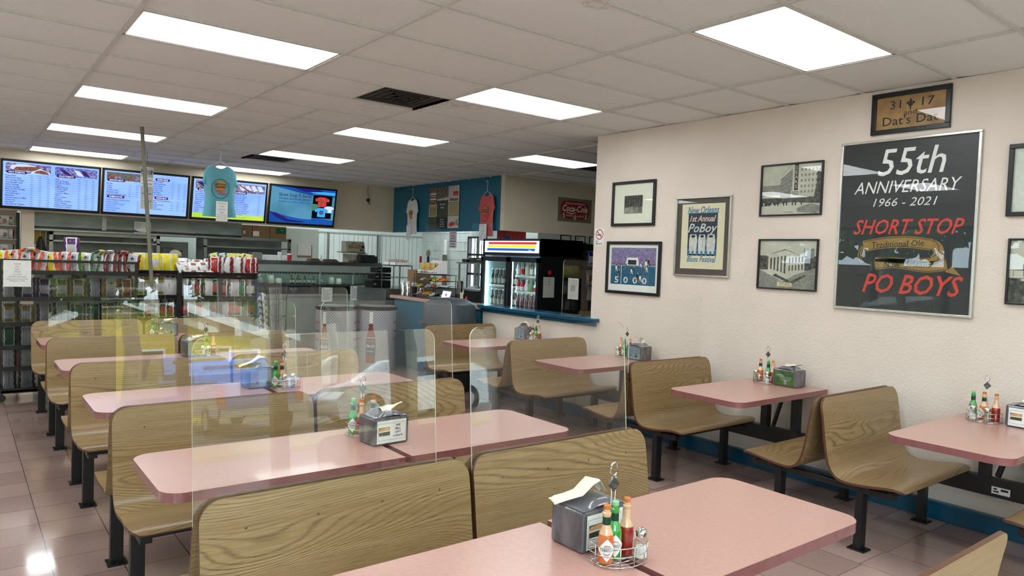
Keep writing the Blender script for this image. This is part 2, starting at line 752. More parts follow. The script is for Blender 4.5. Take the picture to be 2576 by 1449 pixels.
for i in range(13):
    z = .2 + i * .2
    w.box(8.124, 8.13, 8.62, 10.6, z, z + .008)
    for k in range(6):
        y = 8.75 + k * .4 + (.2 if i % 2 else 0)
        if y < 10.5:
            w.box(8.124, 8.13, y, y + .008, z, z + .2)
struct(w.build('trim_7', mat('mortar', (206, 219, 216), 0.7)))
w = MB()
w.box(9.2, 9.35, YF, 4.6, 0, H + .1)
w.box(8.3, 9.35, 4.6, 4.75, 0, H + .1)
struct(w.build('wall_store', 'white panel'))
w = MB()
w.box(WX + .13, 9.3, YF - .1, YF, 0, H + .1)
struct(w.build('wall_store_end', 'white panel'))
# small barred window in the outer wall
o = thing('window_1', None, None, (8.2, 8.27, 1.5))
struct(o)
w = MB()
w.box(-.09, .0, -.35, -.31, -.6, .62).box(-.09, .0, .31, .35, -.6, .62).box(-.09, 0, -.35, .35, .58, .62).box(-.09, 0, -.35, .35, -.6, -.56)
w.box(-.08, -.02, -.02, .02, -.6, .6)
w.build('frame', 'black frame', o)
w = MB()
for k in range(5):
    w.box(-.06, -.045, -.28 + k * .13, -.265 + k * .13, -.56, .58)
for z in (-.22, .2):
    w.box(-.07, -.04, -.31, .31, z, z + .05)
w.build('window_bars', 'black steel', o)
w = MB()
w.box(-.012, -.006, -.31, .31, -.56, .58)
w.build('pane', 'clear glass', o)

# left wall: glazed storefront
WT = 2.55
w = MB()
w.box(XL - .15, XL, YF, 10.9, WT, H + .1)
w.box(XL - .15, XL, 4.4, 10.9, 0, WT)
w.box(XL - .15, XL, YF, 4.4, 0, .38)
w.box(XL - .15, XL, YF - .15, YF + .1, 0, WT)
struct(w.build('wall_left', 'wall paint'))
# wall behind the camera: glazed storefront
w = MB()
w.box(XL, WX + .2, YF - .15, YF, WT, H + .1)
w.box(XL, WX + .2, YF - .15, YF, 0, .38)
w.box(3.4, WX + .2, YF - .15, YF, .38, WT)
struct(w.build('wall_front', 'wall paint'))
wi = 2


def storefront(name, vert, a0, a1, fixed, posts):
    o = thing(name, None, None, (0, 0, 0))
    struct(o)
    m = MB()
    for p in posts:
        if vert:
            m.box(fixed - .12, fixed - .02, p - .05, p + .05, .38, WT)
        else:
            m.box(p - .06, p + .06, fixed - .12, fixed - .02, .38, WT)
    for z in (.38, WT - .06):
        if vert:
            m.box(fixed - .12, fixed - .02, a0, a1, z, z + .06)
        else:
            m.box(a0, a1, fixed - .12, fixed - .02, z, z + .06)
    m.build('window_frame', 'black frame', o)
    m = MB()
    if vert:
        m.box(fixed - .075, fixed - .069, a0, a1, .44, WT - .06)
    else:
        m.box(a0, a1, fixed - .075, fixed - .069, .44, WT - .06)
    m.build('pane', 'clear glass', o)


storefront('window_2', True, YF + .1, 4.4, XL, [-4.2, -2.9, -1.6, -.3, 1.0, 2.3, 3.6])
storefront('window_3', False, XL, 3.4, YF, [-3.4, -2.2, -1.0, .1, 1.26, 2.36])

# ================================================================== ceiling lights and vents
m_, t_, N_, L_, P_ = nt('troffer lens')
tc = N_.new('ShaderNodeTexCoord')
mp = N_.new('ShaderNodeMapping')
mp.inputs['Scale'].default_value = (.6, 9, 1)
nz = N_.new('ShaderNodeTexNoise')
nz.inputs['Scale'].default_value = 1.0
L_.new(tc.outputs['Object'], mp.inputs[0])
L_.new(mp.outputs[0], nz.inputs[0])
P_.inputs['Emission Color'].default_value = (.93, .985, 1.0, 1)
L_.new(math_n(N_, L_, 'MULTIPLY_ADD', nz.outputs[0], LAMP * .8, LAMP * .6), P_.inputs['Emission Strength'])
MATS['lens'] = m_
names = {(0, 0): 'large white ceiling light panel nearest the top left of the room', (0, 4): 'second ceiling light panel of the left row, beyond the nearest one',
         (0, 8): 'third ceiling light panel of the left row, crossed by the pole', (0, 12): 'farthest ceiling light panel of the left row, just above the left menu screens',
         (4, -4): 'big ceiling light panel closest to the picture wall', (4, 0): 'ceiling light panel beside the near dark air vent', (4, 4): 'ceiling light panel of the middle row, second beyond the near vent',
         (4, 8): 'ceiling light panel touching the farther dark vent', (4, 12): 'farthest ceiling light of the middle row, behind the turquoise shirt',
         (8, 4): 'ceiling light panel over the drink cooler, partly behind the wall corner'}
for (a, r) in lights:
    x0, y0 = a * T, r * T
    o = thing('ceiling_light', names.get((a, r), 'unseen recessed fluorescent ceiling light outside the picture'), 'ceiling light', (x0 + T, y0 + T / 2, H), group='recessed ceiling lights' if (a, r) in names else 'ceiling lights outside the picture')
    g = MB()
    g.box(-T + .03, T - .03, -T / 2 + .03, T / 2 - .03, .004, .008)
    g.build('diffuser', 'lens', o)
    g = MB()
    for (p, q, s_, t2) in ((-T, -T + .03, -T / 2, T / 2), (T - .03, T, -T / 2, T / 2), (-T, T, -T / 2, -T / 2 + .03), (-T, T, T / 2 - .03, T / 2)):
        g.box(p, q, s_, t2, 0, .012)
    g.build('frame', 'ceiling bar', o)
mat('vent grime', (46, 42, 38), 0.8, c2=(78, 70, 60), scale=7)
for i, (k, r) in enumerate(sorted(vents)):
    lab = ['dark dusty ceiling air vent nearest, between the two big light panels', 'dark ceiling vent farther back, touching a light panel', 'dark ceiling vent by the wall corner above the side room'][i]
    o = thing('ceiling_vent', lab, 'air vent', (k * T + T / 2, r * T + T / 2, H), group='ceiling vents')
    g = MB()
    g.box(-T / 2 + .012, T / 2 - .012, -T / 2 + .012, T / 2 - .012, .01, .016)
    g.build('backing', 'vent grime', o)
    g = MB()
    for q in range(1, 5):
        d = T / 2 * q / 5
        zz = .01 - .004 * q / 2
        for (x0, x1, y0, y1) in ((-d, d, -d, -d + .012), (-d, d, d - .012, d), (-d, -d + .012, -d, d), (d - .012, d, -d, d)):
            g.box(x0, x1, y0, y1, -.012 + .004 * q, .01)
    g.build('louvre', mat('vent metal', (40, 37, 34), .6), o)

# ================================================================== booth seating
mat('rail black', (14, 15, 17), 0.4)
PROF = [(.014, .868), (.030, .80), (.044, .72), (.058, .62), (.076, .52), (.098, .455), (.135, .412), (.185, .395), (.25, .394), (.33, .404), (.41, .417), (.47, .424), (.505, .418), (.522, .404)]


def smooth_prof(P, n=6):
    out = []
    for i in range(len(P) - 1):
        p0 = Vector((*P[max(i - 1, 0)], 0))
        p1 = Vector((*P[i], 0))
        p2 = Vector((*P[i + 1], 0))
        p3 = Vector((*P[min(i + 2, len(P) - 1)], 0))
        for k in range(n):
            t = k / n
            q = .5 * ((2 * p1) + (-p0 + p2) * t + (2 * p0 - 5 * p1 + 4 * p2 - p3) * t * t + (-p0 + 3 * p1 - 3 * p2 + p3) * t ** 3)
            out.append(q)
    out.append(Vector((*P[-1], 0)))
    return out


SP = smooth_prof(PROF, 4)
ARC = [0]
for i in range(1, len(SP)):
    ARC.append(ARC[-1] + (SP[i] - SP[i - 1]).length)


def at_arc(s):
    s = min(max(s, 0), ARC[-1])
    for i in range(1, len(ARC)):
        if s <= ARC[i] + 1e-9:
            t = (s - ARC[i - 1]) / (ARC[i] - ARC[i - 1])
            q = SP[i - 1].lerp(SP[i], t)
            d = (SP[i] - SP[i - 1]).normalized()
            return q, d
    return SP[-1], (SP[-1] - SP[-2]).normalized()


def shell_mesh(width, sgn):
    Ltot = ARC[-1]
    R1, R2 = .075, .06
    th = .015
    rows = [R1 * (1 - math.cos(PI / 2 * i / 7)) for i in range(7)] + [R1 + (Ltot - R1 - R2) * i / 34 for i in range(34)]
    rows += [Ltot - R2 + R2 * math.sin(PI / 2 * i / 6) for i in range(7)]
    nu = 16
    m = MB()
    top, bot = [], []
    for s in rows:
        if s < R1:
            inset = R1 - math.sqrt(max(0, R1 * R1 - (R1 - s) ** 2))
        elif s > Ltot - R2:
            k = s - (Ltot - R2)
            inset = R2 - math.sqrt(max(0, R2 * R2 - k * k))
        else:
            inset = 0
        # slight waist where back meets seat
        inset += .012 * math.exp(-((s - .60) / .09) ** 2)
        hw = width / 2 - inset
        q, d = at_arc(s)
        n = Vector((-d.y, d.x))      # normal in (y,z)
        if n.y < 0 and abs(n.y) > abs(n.x):
            n = -n
        if n.x < 0 and abs(n.x) >= abs(n.y):
            n = -n
        n = Vector((-d.y, d.x, 0))
        # sitting side: +y for back, +z for seat
        if n.x + n.y < 0:
            n = -n
        a, b_ = [], []
        for i in range(nu + 1):
            x = -hw + 2 * hw * i / nu
            a.append((x, (q.x + n.x * th / 2) * sgn, q.y + n.y * th / 2))
            b_.append((x, (q.x - n.x * th / 2) * sgn, q.y - n.y * th / 2))
        top.append(a)
        bot.append(b_)
    nr = len(rows)
    vs = [p for r in top for p in r] + [p for r in bot for p in r]
    K = nu + 1
    off = nr * K
    fs, ms = [], []
    for i in range(nr - 1):
        for j in range(nu):
            a = i * K + j
            fs.append((a, a + 1, a + K + 1, a + K))
            ms.append(0)
            fs.append((off + a, off + a + K, off + a + K + 1, off + a + 1))
            ms.append(0)
        for j in (0, nu):
            a = i * K + j
            fs.append((a, a + K, off + a + K, off + a))
            ms.append(1)
    for j in range(nu):
        for i in (0, nr - 1):
            a = i * K + j
            fs.append((a, a + 1, off + a + 1, off + a))
            ms.append(1)
    m.add(vs, fs)
    m.m = ms
    return m


def build_shell(width, sgn, parent):
    o = shell_mesh(width, sgn).build('seat_shell', ['oak laminate', 'ply edge'], parent, smooth=.7)
    b = bmesh.new()
    b.from_mesh(o.data)
    bmesh.ops.recalc_face_normals(b, faces=b.faces)
    b.to_mesh(o.data)
    b.free()
    return o


def leg_mesh(x, y, z1=.375):
    m = MB()
    m.box(x - .03, x + .03, y - .022, y + .022, .008, z1)
    m.box(x - .045, x + .045, y - .05, y + .05, 0, .009)
    m.lathe([(.007, 0), (.007, .006)], (x, y + .036, .009), 8)
    m.lathe([(.007, 0), (.007, .006)], (x, y - .036, .009), 8)
    return m


def make_bench(width, sides, wallmount=False):
    o = thing('booth_bench', '', 'bench')
    for sg in sides:
        build_shell(width, sg, o)
    xe = width / 2 - .075
    for sg in sides:
        for sx in (-1, 1):
            leg_mesh(sx * xe, sg * .265).build('leg', 'rail black', o)
    m = MB()
    y0 = -.46 if -1 in sides else -.06
    y1 = .46 if 1 in sides else .06
    for sx in (-1, 1):
        m.box(sx * xe - .025, sx * xe + .025, y0, y1, .345, .382)
    for sg in sides:
        m.box(-xe - .03, xe + .03, sg * .30 - .02, sg * .30 + .02, .352, .388)
        m.box(-xe - .03, xe + .03, sg * .44 - .015, sg * .44 + .015, .365, .392)
    m.build('seat_rail', 'rail black', o, bevel=.003)
    mat('screw metal', (120, 98, 66), .4, metal=.3)
    for sg in sides:
        for k in range(4):
            x = (-.36 + .24 * k) * width
            q, d = at_arc(.10)
            m = MB()
            m.lathe([(.0045, 0), (.005, .001), (.003, .002)], (0, 0, 0), 8)
            m.v = [Vector((x + v.x, sg * (q.x + .0075 + v.z), q.y + v.y)) for v in m.v]
            m.build('screw', 'screw metal', o)
    return o


YC = [-3.71, -2.16, -.61, .94, 2.49, 4.04]
XA, XB, XW = .295, 1.315, 3.885
ords = ['nearest', 'second', 'third', 'fourth', 'fifth', 'farthest']
bproto = make_bench(1.0, (-1, 1))
first = True


def put_bench(x, y, label, proto, width=1.0):
    return dup(proto, (x, y, 0), 0, label, None)


labs_L = {1: 'large oak-grain back-to-back bench at the front, left half of the nearest row', 2: 'left oak-grain double bench behind the nearest left tabletop', 3: 'left oak-grain double bench in the third row back from the camera',
          4: 'left oak-grain double bench in the fourth row back, under a clear screen'}
labs_R = {1: 'large oak-grain double bench at front centre, behind the nearest napkin holder', 2: 'oak-grain double bench right of the left one, behind the gift card napkin holder',
          3: 'oak-grain double bench in the third row, right half, behind reflections', 4: 'oak-grain double bench in the fourth row, right half, near the blue chip strip'}
for k in (1, 2, 3, 4):
    put_bench(XA, YC[k], labs_L[k], bproto)
    put_bench(XB, YC[k], labs_R[k], bproto)
wl = {1: 'oak-grain double bench by the picture wall, nearest, with swirling grain', 2: 'oak-grain double bench by the wall, second one back from the anniversary poster',
      3: 'oak-grain double bench by the wall, third one back, below the framed football picture'}
for k in (1, 2, 3):
    put_bench(XW, YC[k] - (.03 if k == 1 else .01), wl[k], bproto)
for o in list(bproto.children):
    bpy.data.objects.remove(o)
bpy.data.objects.remove(bproto)
sn = make_bench(1.0, (-1,))
sn['label'] = 'single oak-grain bench at the far end, left, against the black chip rack'
sn.location = (XA, YC[5], 0)
dup(sn, (XB, YC[5], 0), 0, 'single oak-grain bench at the far end, right half, in front of chip racks')
dup(sn, (XW, YC[4] + .02, 0), 0, 'single oak-grain bench by the wall in front of the grey trash can')
sf = make_bench(1.0, (1,))
sf['label'] = 'oak-grain bench back cut off at the bottom right corner'
sf.location = (XB, YC[0], 0)
dup(sf, (XW, YC[0], 0), 0, 'oak-grain bench seat just entering at the right edge by the wall')


# tables
def rounded(x0, x1, y0, y1, rl, rr):
    pts = []

    def arc(cx, cy, r, a0):
        if r < .004:
            pts.append((cx, cy))
            return
        for i in range(21):
            a = a0 + PI / 2 * i / 20
            pts.append((cx + r * math.cos(a), cy + r * math.sin(a)))
    arc(x1 - rr, y0 + rr, rr, -PI / 2)
    arc(x1 - rr, y1 - rr, rr, 0)
    arc(x0 + rl, y1 - rl, rl, PI / 2)
    arc(x0 + rl, y0 + rl, rl, PI)
    return pts


def table(label, x, y, w, rl, rr, wall=False, bx=.0):
    o = thing('booth_table', label, 'table', (x, y, 0), group=None)
    m = MB()
    m.prism(rounded(-w / 2, w / 2, -.31, .31, rl, rr), .712, .75, 0, 1)
    m.build('tabletop', ['pink laminate', 'pink edge'], o, smooth=.5)
    m = MB()
    if wall:
        m.box(bx - .03, bx + .03, -.46, .46, .285, .40)
        for yy in (-.13, .13):
            m.box(bx - .03, bx + .03, yy - .03, yy + .03, .40, .70)
        m.box(bx - .12, bx + .12, -.2, .2, .70, .712)
        m.tube([(bx, -.02, .69), (bx, .06, .41)], .018, 6)
        m.box(bx - .2, bx + .04, -.03, .03, .69, .712)
    else:
        m.box(bx - .04, bx + .04, -.50, .50, .30, .37)
        for yy in (-.14, .14):
            m.box(bx - .03, bx + .03, yy - .03, yy + .03, .36, .70)
        m.box(bx - .1, bx + .1, -.22, .22, .70, .712)
        for yy in (-.2, .2):
            m.box(bx - .3, bx + .3, yy - .02, yy + .02, .695, .712)
    m.build('pedestal', 'rail black', o, bevel=.003)
    return o


TY = [(YC[k] + YC[k + 1]) / 2 for k in range(5)]
row = ['nearest to the camera, cut off at the bottom', 'in the second row, holding the gift card napkin holder', 'in the third row back', 'in the fourth row back', 'in the farthest row, mostly hidden behind benches']
for k in range(5):
    table('pink laminate tabletop, left half, ' + row[k], .30, TY[k], 1.0, .085, .002, bx=.30)
    table('pink laminate tabletop, right half, ' + row[k], 1.328, TY[k], .996, .002, .085, bx=-.2)
wr = ['below the tall anniversary poster, at the right edge', 'second along the picture wall', 'third along the picture wall, near the no smoking sign', 'farthest along the wall, below the cooler ledge']
for k in range(4):
    t = table('pink wall-side tabletop ' + wr[k], 3.875, TY[k], 1.13, .085, .002, True, bx=.45)
    if k == 0:
        m = MB()
        m.rect(-.05, -.022, .05, .022, 0, 0)
        m.rect(.0, .0, .04, .014, .001, 1).rect(-.04, -.012, -.01, -.002, .001, 1).rect(-.04, .004, -.02, .014, .001, 1)
        s_ = m.build('spec_sticker', ['white paper', 'ink'], t)
        orient(s_, (.45 - .0315, .03, .33), (0, -1, 0), (0, 0, 1))


# clear acrylic screens standing between the bench backs
def screen_panel(label, x0, x1, y, lean):
    o = thing('clear_divider', label, 'acrylic screen', ((x0 + x1) / 2, y, .84))
    o.rotation_euler = (-lean, 0, 0)
    w = x1 - x0
    h = .535
    r = .045
    pts = [(-w / 2, -.05), (w / 2, -.05)]
    for (cx, cy, a0) in ((w / 2 - r, h - r, 0), (-w / 2 + r, h - r, PI / 2)):
        for i in range(9):
            a = a0 + PI / 2 * i / 8
            pts.append((cx + r * math.cos(a), cy + r * math.sin(a)))
    m = MB()
    n = len(pts)
    vs = [(p[0], -.0028, p[1]) for p in pts] + [(p[0], .0028, p[1]) for p in pts]
    m.add(vs, [tuple(range(n))], 0)
    m.f.append(list(range(n, 2 * n))[::-1])
    m.m.append(0)
    m.build('sheet', ['acrylic'], o)
    m = MB()
    path = [(p[0], 0, p[1]) for p in pts[1:] + pts[:1]]
    vs = []
    for p in path:
        vs += [(p[0], -.0028, p[2]), (p[0], .0028, p[2])]
    m.add(vs, [(2 * i, 2 * i + 2, 2 * i + 3, 2 * i + 1) for i in range(len(path) - 1)], 0)
    m.build('polished_edge', 'acrylic rim', o)
    return o


A5 = math.radians(5)
screen_panel('clear acrylic screen on the front left bench, with rounded corners', -.215, .665, YC[1], A5)
screen_panel('clear acrylic screen on the front centre bench, right of the napkin holders', .83, 1.72, YC[1], A5)
screen_panel('clear acrylic screen on the second row bench, left', -.18, .71, YC[2], A5)
screen_panel('clear acrylic screen on the second row bench, in front of the barrels', .86, 1.75, YC[2], A5)
screen_panel('clear acrylic screen on the third row bench, near the glass case', .84, 1.74, YC[3], A5)
screen_panel('clear acrylic screen on the fourth row bench, in front of the chip racks, left', -.19, .695, YC[4], A5)
screen_panel('clear acrylic screen on the fourth row bench, in front of the chip racks, right', .85, 1.755, YC[4], A5)
screen_panel('clear acrylic screen on the wall-side bench under the framed pictures', 3.39, 4.30, YC[2] - .01, math.radians(1))

# brown water rings on the ceiling tiles
mat('water stain', (176, 154, 128), .9)
for (x, y, r, k) in ((2.54, .875, .11, 3), (2.60, .69, .12, 5), (2.74, .72, .10, 2), (2.13, 1.37, .10, 1), (3.50, -.19, .11, 4), (1.77, -1.79, .07, 7)):
    g = MB()
    for q in (1.0, .72):
        if q < 1 and k in (1, 4):
            continue
        vs = []
        for i in range(40):
            a = 2 * PI * i / 40
            rr = r * q * (1 + .12 * math.sin(3 * a + k) + .06 * math.sin(7 * a + 2 * k))
            for w_ in (0, .004 + .003 * math.sin(5 * a)):
                vs.append((x + (rr - w_) * math.cos(a), y + (rr - w_) * .9 * math.sin(a), H - .002))
        g.add(vs, [(2 * i, 2 * i + 1, 2 * ((i + 1) % 40) + 1, 2 * ((i + 1) % 40)) for i in range(40)])
    o = g.build('water_stain', 'water stain', ce)
# ================================================================== street outside (seen only in reflections)
mat('asphalt', (120, 118, 114), .9, scale=20, var=.15)
mat('grass', (104, 124, 62), .9, scale=40, c2=(142, 150, 88))
g = MB()
g.box(-60, 60, -60, YF - .15, -.16, -.05)
g.box(-60, XL - .15, YF - .15, 40, -.16, -.05)
struct(g.build('floor_outside', 'asphalt'))
g = MB()
g.box(-60, 60, -13.4, -11.6, -.05, .04)
g.box(-12.4, -10.6, -11, 40, -.05, .04)
tag(g.build('grass_strip', 'grass'), 'strip of pale grass along the street outside', 'grass', kind='stuff')
mat('yellow siding', (196, 172, 40), .7)
mat('roof trim', (236, 236, 230), .5)
mat('roof shingle', (120, 112, 105), .9)
o = thing('yellow_house', 'yellow house with a white gable trim across the street', 'building', (4.4, -26.5, -.05))
g = MB()
g.box(-3.4, 3.4, -3, 3, 0, 2.6)
g.add([(-3.4, 3, 2.6), (3.4, 3, 2.6), (0, 3, 3.9), (-3.4, -3, 2.6), (3.4, -3, 2.6), (0, -3, 3.9)], [(0, 1, 2), (3, 5, 4)])
g.build('wall', 'yellow siding', o)
g = MB()
for sx in (-1, 1):
    g.add([(sx * 3.8, 3.5, 2.45), (0, 3.5, 3.95), (0, -3.5, 3.95), (sx * 3.8, -3.5, 2.45)], [(0, 1, 2, 3)])
g.build('roof', 'roof shingle', o)
g = MB()
for sx in (-1, 1):
    g.add([(sx * 3.9, 3.52, 2.35), (0, 3.52, 3.85), (0, 3.52, 4.17), (sx * 3.9, 3.52, 2.67)], [(0, 1, 2, 3)])
g.build('gable_trim', 'roof trim', o)
for k in (-2.2, 0, 2.2):
    g = MB()
    g.box(k - .5, k + .5, 3.0, 3.06, 1.0, 2.2)
    fr = g.build('window', 'roof trim', o)
    g = MB()
    g.box(k - .42, k + .42, 3.06, 3.07, 1.08, 2.12)
    g.build('pane', 'dark plastic', fr)
mat('truck blue', (22, 110, 196), .25, coat=1.0)
mat('car white', (232, 234, 236), .25, coat=1.0)
mat('tyre', (18, 18, 19), .8)
mat('car glass', (30, 36, 42), .08)
mat('tail red', (196, 24, 22), .25)
mat('bumper', (186, 188, 190), .25, metal=.9)


def wheels(o, xs_, ys_, r=.36):
    for x in xs_:
        for y in ys_:
            g = MB()
            g.lathe([(.05, -.11), (r * .6, -.11), (r, -.1), (r, .1), (r * .6, .11), (.05, .11)], (0, 0, 0), 20)
            g.v = [Vector((x + v.x, y + v.z, r + v.y)) for v in g.v]
            wq = g.build('wheel', 'tyre', o, smooth=.6)
            g = MB()
            g.lathe([(.05, -.115), (r * .55, -.115), (r * .55, .115), (.05, .115)], (0, 0, 0), 14)
            g.v = [Vector((x + v.x, y + v.z, r + v.y)) for v in g.v]
            g.build('rim', 'bumper', wq)


def vehicle(name, label, cat, loc, rz, side, width, paint, glassside, wx):
    """side: outline (x,z) of the body; glassside: outline of the cabin"""
    o = thing(name, label, cat, loc, rz)
    h = width / 2
    g = MB()
    n = len(side)
    vs = [(p[0], -h, p[1]) for p in side] + [(p[0], h, p[1]) for p in side]
    g.add(vs, [tuple(range(n)), tuple(range(n, 2 * n))[::-1]] + [(i, (i + 1) % n, n + (i + 1) % n, n + i) for i in range(n)])
    g.build('body', paint, o, bevel=.05, seg=3)
    g = MB()
    n = len(glassside)
    vs = [(p[0], -h - .004, p[1]) for p in glassside] + [(p[0], h + .004, p[1]) for p in glassside]
    g.add(vs, [tuple(range(n)), tuple(range(n, 2 * n))[::-1]] + [(i, (i + 1) % n, n + (i + 1) % n, n + i) for i in range(n)])
    g.build('windows', 'car glass', o)
    wheels(o, wx, (-h + .1, h - .1))
    return o


tr = vehicle('pickup_truck', 'blue pickup truck parked outside, tailgate towards the shop', 'truck', (4.65, -18.9, -.05), PI / 2,
             [(-2.7, .5), (-2.7, 1.0), (-1.5, 1.12), (-.7, 1.72), (.7, 1.76), (.9, 1.18), (2.75, 1.18), (2.75, .5)], 1.9, 'truck blue',
             [(-1.35, 1.14), (-.65, 1.62), (.62, 1.66), (.78, 1.2)], (-1.9, 1.8))
g = MB()
g.box(2.75, 2.78, -.78, .78, .68, 1.16)
g.build('tailgate', 'truck blue', tr, bevel=.02)
for sy in (-1, 1):
    g = MB()
    g.box(2.74, 2.80, sy * .88 - .09, sy * .88 + .09, .68, 1.16)
    g.build('tail_light', 'tail red', tr)
g = MB()
g.box(2.74, 2.92, -.92, .92, .42, .62)
g.build('bumper', 'bumper', tr, bevel=.02)
g = MB()
g.box(.72, .78, -.7, .7, 1.24, 1.62)
g.build('rear_window', 'car glass', tr)
vehicle('white_car', 'white hatchback car parked outside beside the truck', 'car', (8.2, -16.0, -.05), 0,
        [(-2.1, .25), (-2.15, .62), (-1.9, .8), (-1.0, .98), (-.2, 1.42), (.9, 1.46), (1.8, 1.1), (2.1, .95), (2.1, .25)], 1.8, 'car white',
        [(-.85, .98), (-.12, 1.36), (.85, 1.38), (1.5, 1.08)], (-1.35, 1.35))
vehicle('white_suv', 'white sport utility vehicle parked outside the left window', 'car', (-9.0, -1.6, -.05), PI / 2,
        [(-2.4, .4), (-2.4, 1.0), (-1.3, 1.14), (-.7, 1.78), (2.2, 1.8), (2.4, 1.1), (2.4, .4)], 1.95, 'car white',
        [(-1.1, 1.16), (-.6, 1.68), (2.1, 1.7), (2.2, 1.16)], (-1.6, 1.6))
mat('bark', (150, 134, 112), .9, scale=12, var=.25)
mat('leaves', (48, 78, 26), .8, scale=8, c2=(112, 140, 58))


def tree(label, x, y, h, r, n=1500, kind='tree'):
    o = thing('tree', label, kind, (x, y, -.05))
    g = MB()
    g.tube([(0, 0, 0), (.1, .05, h * .3), (-.05, 0, h * .6), (.05, .1, h * .8)], [.2, .16, .12, .06], 8)
    g.build('trunk', 'bark', o, smooth=4)
    g = MB()
    vs, fs = [], []
    for i in range(n):
        a, b_, q = random.random() * 2 * PI, math.acos(2 * random.random() - 1), r * random.random() ** .4
        c0 = Vector((q * math.cos(a) * math.sin(b_), q * math.sin(a) * math.sin(b_), h * .78 + q * .7 * math.cos(b_)))
        d1 = Vector([random.uniform(-1, 1) for _ in range(3)]).normalized() * .26
        d2 = d1.cross(Vector([random.uniform(-1, 1) for _ in range(3)])).normalized() * .16
        k = len(vs)
        vs += [c0 - d1, c0 - d2, c0 + d1, c0 + d2]
        fs.append((k, k + 1, k + 2, k + 3))
    g.add(vs, fs)
    g.build('crown', 'leaves', o)
    return o


k = 0
for (x, y, h, r, d) in ((-13.2, -9, 5.0, 2.9, 'left of the white SUV'), (-13.4, -4.2, 5.0, 3.0, 'behind the white SUV'), (-13.4, 1, 5.0, 2.9, 'behind the tail of the white SUV'), (-13.2, 6, 5.0, 2.9, 'beside the far kerb'), (-13.4, 11, 5.0, 2.9, 'at the far end of the side street'), (-17.5, -1.5, 7.5, 3.6, 'tall, beyond the fence'), (-17.5, 5, 7.5, 3.6, 'tall, farther along beyond the fence'), (-17.5, -8.5, 7.5, 3.6, 'tall, near end beyond the fence'),
                        (-4.0, -21, 6.5, 3.2, 'left of the yellow house'), (10.5, -25.5, 6, 2.6, 'right of the yellow house'), (15.5, -21, 6, 3.2, 'beyond the white hatchback'), (22, -18, 6, 3.4, 'far right along the street'), (-6, -28, 7, 3.2, 'behind the corner'), (-11, -19, 6, 3.2, 'at the street corner')):
    tree('leafy tree outside ' + d, x, y, h, r)
for (x, y, d) in ((1.9, -12.6, 'in front of the yellow house, left'), (6.5, -12.8, 'in front of the yellow house, right')):
    tree('street tree ' + d, x, y, 5.3, 2.3, 1300)
mat('wood fence', (150, 134, 112), .9, scale=8, var=.2)
g = MB()
g.box(-15.6, -15.5, -20, 20, -.05, 1.9)
tag(g.build('wood_fence', 'wood fence'), 'tall wooden fence across the side street outside', 'fence')
g = MB()
g.box(-40, 40, -34, -33, -.05, 5)
tag(g.build('far_building', mat('far wall', (170, 158, 140), .9)), 'long low building far beyond the yellow house', 'building')

# ================================================================== things on the tables
mat('sauce orange', (200, 96, 40), .12, coat=1.0, c2=(214, 120, 58))
mat('sauce green', (36, 140, 54), .1, coat=1.0, c2=(52, 158, 62))
mat('sauce red', (138, 26, 14), .1, coat=1.0, c2=(160, 38, 20))
mat('neck clear', (214, 168, 128), .08, coat=1.0, c2=(226, 188, 150))
mat('neck green', (60, 160, 74), .08, coat=1.0)
mat('neck band', (10, 62, 40), .3)
mat('cap orange', (206, 120, 60), .5)
mat('cap green', (150, 200, 150), .4)
mat('salt', (240, 240, 236), .9)
mat('pepper', (150, 138, 116), .9, scale=400, var=.4)


def sauce(kind, loc, par=None, label='', rz=0.0):
    o = thing('sauce_bottle', label, 'bottle', loc, rz, 'sauce bottles in the condiment racks')
    bodym = {'o': 'sauce orange', 'g': 'sauce green', 'r': 'sauce red'}[kind]
    neckm = 'neck green' if kind == 'g' else 'neck clear'
    g = MB()
    g.lathe([(.0, 0), (.019, 0), (.0215, .004), (.0215, .062), (.0195, .074)], n=16)
    g.build('body', bodym, o, smooth=.8)
    g = MB()
    g.lathe([(.0195, .074), (.016, .084), (.0115, .094), (.0105, .120), (.0125, .122), (.0125, .128), (.0095, .130), (.0095, .137)], n=16)
    g.build('neck', neckm, o, smooth=.8)
    g = MB()
    g.lathe([(.0, .137), (.0095, .137), (.0100, .139), (.0100, .147), (.0085, .148), (0, .148)], n=14)
    g.build('stopper', 'cap green' if kind == 'g' else 'cap orange', o, smooth=.8)
    if kind != 'r':
        g = MB()
        g.lathe([(.0118, .098), (.0114, .118)], n=14)
        g.build('neck_band', 'neck band', o, smooth=.8)
        g = MB()
        g.strips([(-.029 + .058 * q / 10, .0005 + .028 * (1 - abs(2 * q / 10 - 1))) for q in range(11)], 0, 0)
        g.ring(0, 0, .0125, .0125, .0012, .0003, 1, 20)
        g.strips([(-.0052, .022), (.0052, .022)], .0005, 0)
        g.text('TABASCO', 0, -.0034, .0105, 2, .0007, 'c', 0, .01, width=.038)
        g.text('PEPPER', 0, -.0125, .005, 1, .0007, 'c')
        g.text('SAUCE', 0, .0085, .005, 1, .0007, 'c')
        g.warp(0, lambda p: ((.0225 + p.z) * math.sin(p.x / .0225), -(.0225 + p.z) * math.cos(p.x / .0225), .037 + p.y))
        g.build('diamond_label', ['white paper', 'red ink', 'ink'], o)
    o.scale = (1.1, 1.1, 1.17)
    return o


